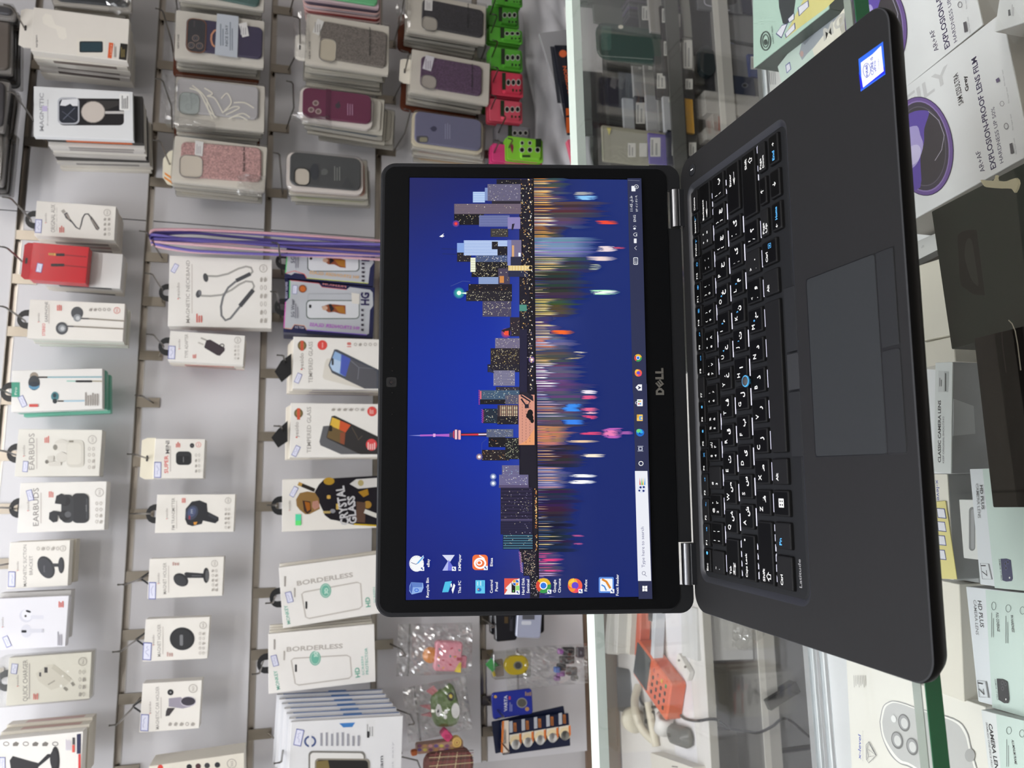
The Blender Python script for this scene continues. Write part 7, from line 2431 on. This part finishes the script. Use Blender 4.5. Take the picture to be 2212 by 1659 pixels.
def mint(g):
    g.Z = X2
    g.poly([(290, -80), (440, -80), (410, 140), (360, 190), (330, 185), (300, 60)], '2a3034'), g.poly([(520, -60), (800, -60), (665, 65), (480, 200), (345, 308), (370, 230)], 'd8cf86')
    for q in ([(445, 60), (530, 0), (535, 50), (455, 130)], [(345, 265), (425, 175), (430, 225), (355, 298)], [(275, 265), (325, 195), (370, 180), (320, 300)], [(370, 150), (420, 100), (422, 150), (380, 180)]):
        g.poly(q, '4a5084')
        c = Vector((sum(p[0] for p in q) / 4, sum(p[1] for p in q) / 4))
        g.poly([tuple(c + (Vector(p) - c) * .84) for p in q], 'e4e4ee')
    g.ring(198, 320, 44, 78, 10, '3c4a44', 18), g.ring(198, 320, 28, 54, 8, '4a5852', 14), g.ell(198, 330, 16, 24, '3c4a44', 10), g.T('SAFETY LENS', (264, 338), (250, 200), 10, '3c4a44', .01)


lying('lens_box', 'mint green box with a round printed crest and a yellow label sheet on top', PX, [(1617, -130), (1775, -230), (1800, 2), (1636, 148)], -200, 'b5d2c4', mint, side='3e4a42')


def mint2(g):
    g.Z = X2
    g.poly([(455, 420), (480, 330), (600, 180), (720, 60), (800, 60), (700, 240), (520, 420), (480, 470)], '9aa0a8'), g.poly([(480, 330), (640, 150), (650, 180), (500, 350)], '7c828a'), g.ell(478, 420, 14, 24, 'b89a94', 10)
    g.poly([(350, 510), (385, 482), (395, 540), (360, 575)], '5a62a0'), g.poly([(356, 514), (382, 494), (390, 538), (363, 565)], 'e0e0ea')


lying('lens_box', 'pale mint box with a grey phone print, half under the laptop', PX, [(1674, 126), (1800, 18), (1830, 60), (1700, 220)], -216, 'c3d4cc', mint2, side='aab4ae')
lying('lens_box', 'cream box with big grey letters, half under the laptop corner', PX, [(1746, 94), (1866, -10), (1886, 16), (1768, 124)], -206, 'ddd9cc', lambda g: (setattr(g, 'Z', X2), g.T('MOSEILY', (650, 320), (1120, -90), 74, 'bcbab4', .03)), side='c4c0b4')
lying('lens_box', 'white striped carton edge under the pale mint box', PX, [(1656, 150), (1684, 140), (1700, 215), (1670, 230)], -250, 'dcdcda', lambda g: (setattr(g, 'Z', X2), [g.line([(225 + k * 14, 560), (232 + k * 14, 660)], 5, '8a8c8c') for k in range(4)]))

# ------------------------------------------------------------------ back counter, left: things seen through the glass
ZD = -450
for k, (a0, a1, b, c, dep, lab) in enumerate(((262, 330, 515, 'd8d6d0', 20, 'white long carton, farthest in the row behind the card reader'), (340, 455, 510, 'cfcdc6', 22, 'pale grey long carton, second in the row behind the card reader'), (462, 552, 520, 'd9d4c8', 20, 'cream long carton next to the orange one'),
                                              (556, 648, 545, 'c8593a', 22, 'orange long carton behind the card reader'), (692, 785, 595, 'c4c7cc', 14, 'silver white long carton in front of the orange one'))):
    standing('long_carton', lab, 'carton', X7, [(a0, 60 - 400), (a1, 60 - 400), (a1, b), (a0, b - 25)], dep, c, None, 'paper', 1.5)
standing('bracket', 'dark grey plastic bracket between the orange and silver cartons', 'bracket', X7, [(645, 40), (715, 40), (715, 190), (650, 190)], 14, '3a3c40', None)
M, W, H = place(X7, [(790, -200), (1010, -200), (1030, 1480), (850, 1480)], 'z', ZD + .6)
g = G().use('paper')
g.rbox(-W / 2, W / 2, 0, .6, 0, H, 1, 'dfdde0', .2)
tag(g.build('paper_sheet', None, M), 'white paper sheet along the front of the back counter', 'paper')
# card reader
M, W, H = place(X7, [(545, 528), (862, 690), (782, 992), (428, 742)], 'z', ZD + 34)
root = thing('card_reader', 'orange card payment terminal with a dark screen and black keys', 'card reader', M)
g = G(Z=X7, M=M).use('plastic')
g.rbox(-W / 2, W / 2, 0, 34, 0, H, 9, 'd9633c', 3)
g.build('body', root)
g = G(Z=X7, M=M).use('gloss')
g.rbox(-W / 2 + 6, W / 2 - 4, -.8, 1, H * .56, H - 4, 3, '343c3e', .4)
g.build('screen', root)
g = G(Z=X7, M=M).use('gloss')
g.d = -.1
g.T('PAYMENT', (630, 860), (650, 650), 18, 'e8b8a0', .02)
g.build('wordmark', root)
for i in range(4):
    for j in range(4):
        h = G().use('plastic')
        h.rbox(-3.8, 3.8, -2, .5, -2.6, 2.6, 1.4, 'd8b03c' if (i, j) == (0, 2) else '3a8a4a' if (i, j) == (0, 3) else 'b04a34' if i == 0 else '2c2422', .8)
        o = h.build('key', root)
        o.location = ((W * .3 - i * W * .19) * S, 0, (H * .44 - j * H * .11) * S)
# receipt roll, mouse, dispenser, plug strip
c = at_z(1260 + 770 / 4.424, 1300 + 1165 / 4.424, ZD + 18)
g = G().use('paper')
g.lathe([(9, -17), (17, -17), (17.5, 17), (9, 17), (9, -16)], 'x', (0, 0, 0), 'dcdad8', 28)
o = g.build('receipt_roll', None, trans(c.x, c.y, ZD + 18) @ rotm('Z', -.5))
tag(o, 'white receipt paper roll in front of the card reader', 'paper roll')
M, W, H = place(X7, [(760, 1180), (950, 1190), (975, 1430), (770, 1350)], 'z', ZD + 24)
root = thing('computer_mouse', 'dark grey computer mouse on the white counter', 'mouse', M)
g = G().use('plastic')
ls = []
for y, k in ((1, .55), (3, .78), (10, .95), (12, 1), (17, .98), (22, .9), (23.8, .7)):
    ls.append([(x, y, H / 2 + (z - H / 2)) for x, z in rrect(-W / 2 * k, W / 2 * k, H / 2 - H / 2 * k, H / 2 + H / 2 * k, 24 * k, 6)])
g.loops(ls, '46484a', True, True, True)
g.build('shell', root)
g = G().use('plastic')
g.lathe([(4, -3), (6, -1), (6, 1), (4, 3)], 'x', (0, 3, H * .72), '1c1c1e', 14)
g.build('scroll_wheel', root)
M, W, H = place(X7, [(905, 535), (1028, 655), (985, 722), (868, 590)], 'z', ZD + 12)
root = thing('socket_strip', 'small white two-hole socket strip lying on the paper sheet', 'socket', M)
g = G(Z=X7, M=M).use('plastic')
g.rbox(-W / 2, W / 2, 0, 11, 0, H, 3, 'dddad4', 1)
g.d = -.1
g.ell(915, 560, 12, 12, '4a463c', 10), g.ell(975, 622, 12, 14, '4a463c', 10)
g.build('body', root)
# cream tape dispenser made of two straps and a drum
c = at_z(1260 + 560 / 4.424, 1300 + 1060 / 4.424, ZD + 20)
root = thing('tape_dispenser', 'cream plastic tape dispenser behind the receipt roll', 'dispenser', trans(c.x, c.y, ZD) @ Matrix.Scale(.72, 4))
g = G().use('plastic')
g.tube(smooth([(60, 60, 8), (30, 40, 30), (0, 10, 42), (-40, -6, 34), (-70, -30, 10)]), 12, 'c9c2ae', 10)
g.build('frame', root)
g = G().use('plastic')
g.lathe([(10, -14), (34, -14), (34, 14), (10, 14)], 'y', (-30, 46, 35), 'd3ccb8', 26)
g.build('drum', root)
g = G().use('plastic')
g.tube([(30, -10, 12), (-80, -50, 12)], 11, 'cfc8b4', 10)
g.build('handle', root)
g = G().use('plastic')
g.rbox(-70, 10, -30, 20, 0, 14, 5, '3a3a3a', 2)
g.build('base', root)
M, W, H = place(X7, [(270, 620), (440, 640), (470, 1060), (290, 1050)], 'z', ZD + 3)
g = G().use('plastic')
g.rbox(-W / 2, W / 2, 0, 3, 0, H, 10, '4c4e50', 1)
tag(g.build('desk_mat', None, M), 'dark grey mat under the cream dispenser', 'mat')
M, W, H = place(X7, [(655, 1490), (1040, 1535), (1060, 1760), (660, 1760)], 'z', ZD + 26)
g = G(Z=X7, M=M).use('paper')
g.rbox(-W / 2, W / 2, 0, 26, 0, H, 2, 'd9d4c8', .5)
g.line([(845, 1572), (905, 1578)], 10, '4a443c')
tag(g.build('carton', None, M), 'cream flat carton on the back counter at the lower photo edge', 'carton')
c0 = at_z(1260 + 530 / 4.424, 1300 + 830 / 4.424, ZD + 8)
pts = []
for a, b in ((530, 800), (540, 920), (575, 985), (640, 1008), (740, 995), (830, 1000), (890, 1040), (960, 1110), (1040, 1134)):
    p = at_z(1260 + a / 4.424, 1300 + b / 4.424, ZD + 4)
    pts.append(tuple(p))
for a, b in ((1110, 1136), (1200, 1122), (1280, 1128), (1350, 1180), (1410, 1215), (1540, 1235), (1660, 1250), (1740, 1225), (1820, 1180), (1880, 1130), (1940, 1118), (2010, 1160), (2090, 1230), (2160, 1290)):
    pts.append(tuple(at_y(1260 + a / 4.424, 1300 + b / 4.424, 774)))
g = G().use('plastic')
g.tube(smooth(pts, 4), 2.6, '2e2f31', 8)
tag(g.build('power_cable', None), 'thin black cable running from the card reader down over the counter edge', 'cable')
# lower shelf, left
standing('charger', 'black plug-in charger on the lower shelf', 'charger', X7, [(1745, 935), (1885, 870), (1940, 960), (1790, 1040)], 30, '242526', None, zb=-640, y=778)
for lab, q, y, c in (('grey cardboard box on the lower shelf behind the white shelf edge', [(1110, 600), (1480, 580), (1500, 1180), (1130, 1200)], 900, '8a8884'), ('brown-grey box on the lower shelf at the lower photo edge', [(1120, 1240), (1500, 1220), (1520, 1800), (1140, 1800)], 880, '7d7873'),
                     ('white upright carton on the lower shelf beside the laptop hinge', [(1080, 60), (1190, 60), (1180, 560), (1090, 570)], 800, 'd0d0ce'), ('brown box next to the white upright carton', [(1200, -60), (1310, -60), (1310, 480), (1210, 470)], 830, '8f7a6e')):
    standing('cardboard_box', lab, 'box', X7, q, 60, c, None, 'paper', zb=-561, y=y)
M, W, H = clearbag('crumpled clear plastic bag on the lower shelf beside the laptop', X7, [(1300, -80), (1740, 60), (1760, 470), (1320, 480)], 806, 15, 50)

# ------------------------------------------------------------------ back counter, right: packs standing in rows, seen through the glass


def dp(a0, b0, a1, b1, c, lab, lbl=None, skew=0, dep=7, m='gloss', art=None, zb=ZD + 3, y=None, name='accessory_pack', r=2, lc='d9d8d2'):
    q = [(a0, b0), (a1, b0 + skew), (a1, b1 + skew), (a0, b1)]
    root, M, W, H = standing(name, lab, 'accessory pack', X1, q, dep, c, art, m, r, zb, None, y=y)
    if lbl:
        g = G(Z=X1, M=M).use('paper')
        g.d = -.3
        g.rect(*lbl, lc, 4), g.micro(lbl[0] + 10, lbl[1] + 14, lbl[2] - 10, lbl[3] - 14, 2, '9a9a98', .5)
        g.build('price_label', root)
    return root


PK_ = [
    ((0, -200, 640, 60), '4b524f', 'grey-green clear pack farthest along the glass, cut by the upper edge', None), ((195, 55, 660, 232), '59605b', 'grey-green clear pack below the farthest one, with small light spots', None),
    ((232, 236, 885, 590), '2b423d', 'large rounded dark green phone case showing a pale outline', None), ((655, 40, 770, 400), '4a4d4c', 'dark grey narrow pack with a tag near the top', (675, 62, 752, 202)),
    ((748, -60, 880, 315), '9a9793', 'silver glossy narrow pack cut by the upper edge', None), ((868, 60, 985, 405), '2d2b2d', 'black narrow pack with a white tag beside the silver one', (874, 86, 950, 226)),
    ((955, -100, 1000, 235), 'b4b1ac', 'thin silver strip pack between two dark ones', None), ((978, 120, 1082, 410), '30292a', 'brown-black pack with a grey tag', (990, 138, 1058, 268)),
    ((1080, -60, 1162, 360), '86857f', 'tall clear grey pack at the counter edge, cut by the upper edge', None), ((560, 330, 700, 640), '2f3a37', 'dark pack with a white tag in front of the green case', (564, 408, 642, 548)),
    ((695, 380, 785, 640), '3a4442', 'dark teal pack with a white tag, next right in the same row', (704, 412, 776, 546)), ((782, 400, 882, 640), '4a504d', 'grey pack with a shiny tag in the middle of the row', (790, 424, 870, 560)),
    ((882, 400, 980, 740), '39393b', 'charcoal pack with a tall white tag', (892, 412, 966, 556)), ((982, 400, 1082, 740), '403c3c', 'charcoal pack with a pale tag next to the counter edge pack', (990, 426, 1062, 572)),
    ((1082, 375, 1188, 690), '96958f', 'pale grey double pack at the counter edge', (1090, 400, 1176, 680)), ((225, 730, 420, 1005), '1c1e29', 'navy black shiny pack in the lower left of the rows', None),
    ((345, 700, 410, 840), '77786f', 'small grey card tucked over the navy pack', None), ((392, 690, 492, 985), '4f8265', 'green patterned pack between navy and black ones', None),
    ((498, 715, 590, 960), '3a3a3d', 'black pack with white tag right of the green patterned one', (506, 732, 580, 874)), ((588, 632, 704, 970), 'a3a19e', 'light grey pack with a small dark mark, left of a pair', (640, 660, 672, 690)),
    ((704, 636, 812, 970), '9c9a97', 'light grey pack with a small dark mark, right of a pair', (740, 655, 775, 695)), ((812, 560, 920, 980), '37373b', 'dark pack with a bright white tag', (824, 730, 910, 882)),
    ((920, 560, 1085, 960), '2e2d30', 'wide black pack with two tags', (962, 762, 1010, 900)), ((1085, 680, 1192, 985), '1d1d1e', 'black pack with pale side lines at the counter edge', (1108, 785, 1180, 890)),
    ((405, 1040, 500, 1280), '3b4346', 'slate pack with a white tag in the front left', (414, 1082, 494, 1222)), ((210, 1010, 420, 1260), '353d40', 'slate grey wide pack in the front left with coloured reflections', None),
    ((492, 975, 640, 1310), 'afb1b3', 'pale grey slanted pack in front', None), ((608, 955, 725, 1280), '222020', 'black pack with a long white tag in front', (616, 1022, 706, 1232)),
    ((722, 945, 850, 1300), 'a9aaac', 'pale grey pack with faint print in front', None), ((845, 990, 905, 1300), '7c7d7d', 'mid grey slim pack in front', None), ((892, 960, 1048, 1310), 'abadb0', 'pale grey wide pack with a dark mark in front', (940, 985, 1000, 1020)),
    ((1108, 975, 1192, 1320), 'cf9c30', 'yellow slim pack at the counter edge', None), ((1045, 900, 1110, 1330), '242426', 'black slim pack next to the yellow one', None),
    ((286, 1262, 925, 1610), '9d9b8b', 'beige wide pack nearest the laptop with two white tags', (535, 1425, 612, 1565)), ((745, 1325, 935, 1625), '6a5ea4', 'iridescent purple pack on the beige wide one', (758, 1370, 860, 1560)),
    ((930, 1290, 1045, 1640), '1e2236', 'navy pack with a white tag nearest the laptop', (972, 1400, 1028, 1550)), ((1105, 1335, 1225, 1640), '1b1b1d', 'black pack with a white tag nearest the laptop, at the counter edge', (1144, 1418, 1216, 1552))]
for k, (b, c, lab, lbl) in enumerate(PK_):
    b2 = list(b)
    extra = {}
    def holo(g):
        g.poly([(750, 1340), (900, 1340), (880, 1400), (760, 1400)], '8fd0b0'), g.poly([(760, 1370), (862, 1370), (862, 1560), (760, 1560)], 'd8d0a0'), g.poly([(870, 1400), (900, 1400), (880, 1500)], 'c8d860')
    art = holo if 'iridescent' in lab else None
    if 'rounded dark green' in lab:
        art = lambda g: (g.line(smooth([(240, 500), (262, 545), (320, 560), (560, 575), (800, 590), (870, 575)]), 9, '8a948e'), g.rect(270, 260, 370, 500, '44625a', 20), g.ell(465, 268, 26, 20, 'e4e0d0', 12))
    if 'beige wide' in lab:
        art = lambda g: (g.rect(650, 1425, 726, 1560, 'd9d8d2', 4), g.poly([(325, 1270), (370, 1275), (350, 1350)], 'd8cc70'))
    if 'green patterned' in lab:
        art = lambda g: [g.ell(420 + (i % 3) * 24, 760 + i * 22, 10, 12, '8ab89a', 6) for i in range(10)]
    dp(*b2, c, lab, lbl, skew=(b[2] - b[0]) * .07, art=art, r=22 if 'rounded' in lab else 2)
# lower shelf, right (in front of and below the counter edge)
ZL = -558
for k in range(8):
    p = at_y(1240 + 1470 / 4.6075, (330 - k * 24) / 4.6075, 880)
    g = G().use('gloss')
    g.rbox(-5, 5, 0, 90, -60, 95, 4, ('3a3c42', '46484c', '2e3036', '4c4460', '54565a', '33353a', '55505c', '3c3e42')[k], 1.5)
    tag(g.build('phone_case', None, trans(p.x, 870, ZL + 60)), 'dark phone case on edge on the lower shelf, {} from the pale bottle'.format(ORD[k]), 'phone case', 'cases standing on the lower shelf')
c = at_y(1240 + 1600 / 4.6075, 640 / 4.6075, 830)
root = thing('spray_bottle', 'pale blue tapered bottle lying on the lower shelf', 'bottle', trans(c.x, 830, c.z))
g = G().use('gloss')
g.tube([(-75, 10, -46), (-40, 5, -28), (0, 0, 0), (36, -4, 30), (52, -6, 46)], [20, 30, 30, 20, 8], 'a4acc8', 20)
g.build('body', root)
g = G().use('gloss')
g.tube([(50, -6, 44), (66, -8, 60)], [8, 6], 'c8783a', 14)
g.build('cap', root)
dp(1250, 455, 1405, 745, '1d2a2e', 'dark oval glossy pack on the lower shelf left of the pale bottle', None, zb=ZL, r=26, dep=16)
dp(1200, 560, 1290, 830, '9a9b94', 'grey clear pack on the lower shelf at the counter edge', None, zb=ZL)
dp(1560, 760, 1800, 960, '20293e', 'dark blue pack with a round lens on the lower shelf', None, zb=ZL, art=lambda g: (g.ell(1700, 850, 34, 26, '5a5e68', 14), g.ell(1700, 850, 20, 16, '14161c', 12)))
dp(1420, 480, 1560, 720, '3a5070', 'steel blue pack behind the pale bottle', None, zb=ZL, y=900)
dp(1310, 930, 1850, 1145, 'a5a39e', 'light grey long carton on the lower shelf', None, zb=ZL, m='paper', dep=30)
dp(1385, 1140, 1610, 1305, 'a29c96', 'grey carton with a red stripe on the lower shelf', None, zb=ZL, m='paper', dep=30, art=lambda g: (g.rect(1435, 1155, 1475, 1300, '97503c'), g.rect(1510, 1170, 1590, 1250, '5a5c60')))
dp(1315, 1275, 1490, 1390, 'a09e98', 'small grey carton beside the red striped one', None, zb=ZL, m='paper', dep=30)
dp(1228, -80, 1665, 110, '63656a', 'grey pack with a white outlined case at the upper photo edge', (1555, 182, 1560, 190), zb=ZL, art=lambda g: (g.line(smooth([(1300, -40), (1305, 40), (1400, 70), (1550, 105)]), 10, 'c4c2d0'), g.ell(1550, 10, 70, 40, '3a3c40', 16), g.rect(1402, -40, 1430, 60, 'a8b060')))
dp(1650, -60, 1780, 130, '2a2e44', 'navy pack at the upper photo edge beside the mint box', None, zb=ZL)
dp(1540, 160, 1660, 330, '37383e', 'charcoal pack with a white tag on the lower shelf', (1558, 182, 1645, 318), zb=ZL, y=840)
dp(1740, 540, 1830, 760, '2c3c70', 'blue pack with a white tag beside the mint box', (1758, 562, 1822, 690), zb=ZL)
# ------------------------------------------------------------------ light and view
sc.view_settings.view_transform = 'Standard'
sc.view_settings.look = 'None'
sc.view_settings.gamma = 1
sc.view_settings.use_curve_mapping = False
sc.view_settings.exposure = 0
sc.cycles.use_denoising = True
sc.cycles.max_bounces = 8
sc.cycles.transparent_max_bounces = 20
sc.cycles.sample_clamp_indirect = 6
w = bpy.data.worlds.new('world')
sc.world = w
w.use_nodes = True
w.node_tree.nodes['Background'].inputs[0].default_value = (1, 1, 1, 1)
w.node_tree.nodes['Background'].inputs[1].default_value = .05
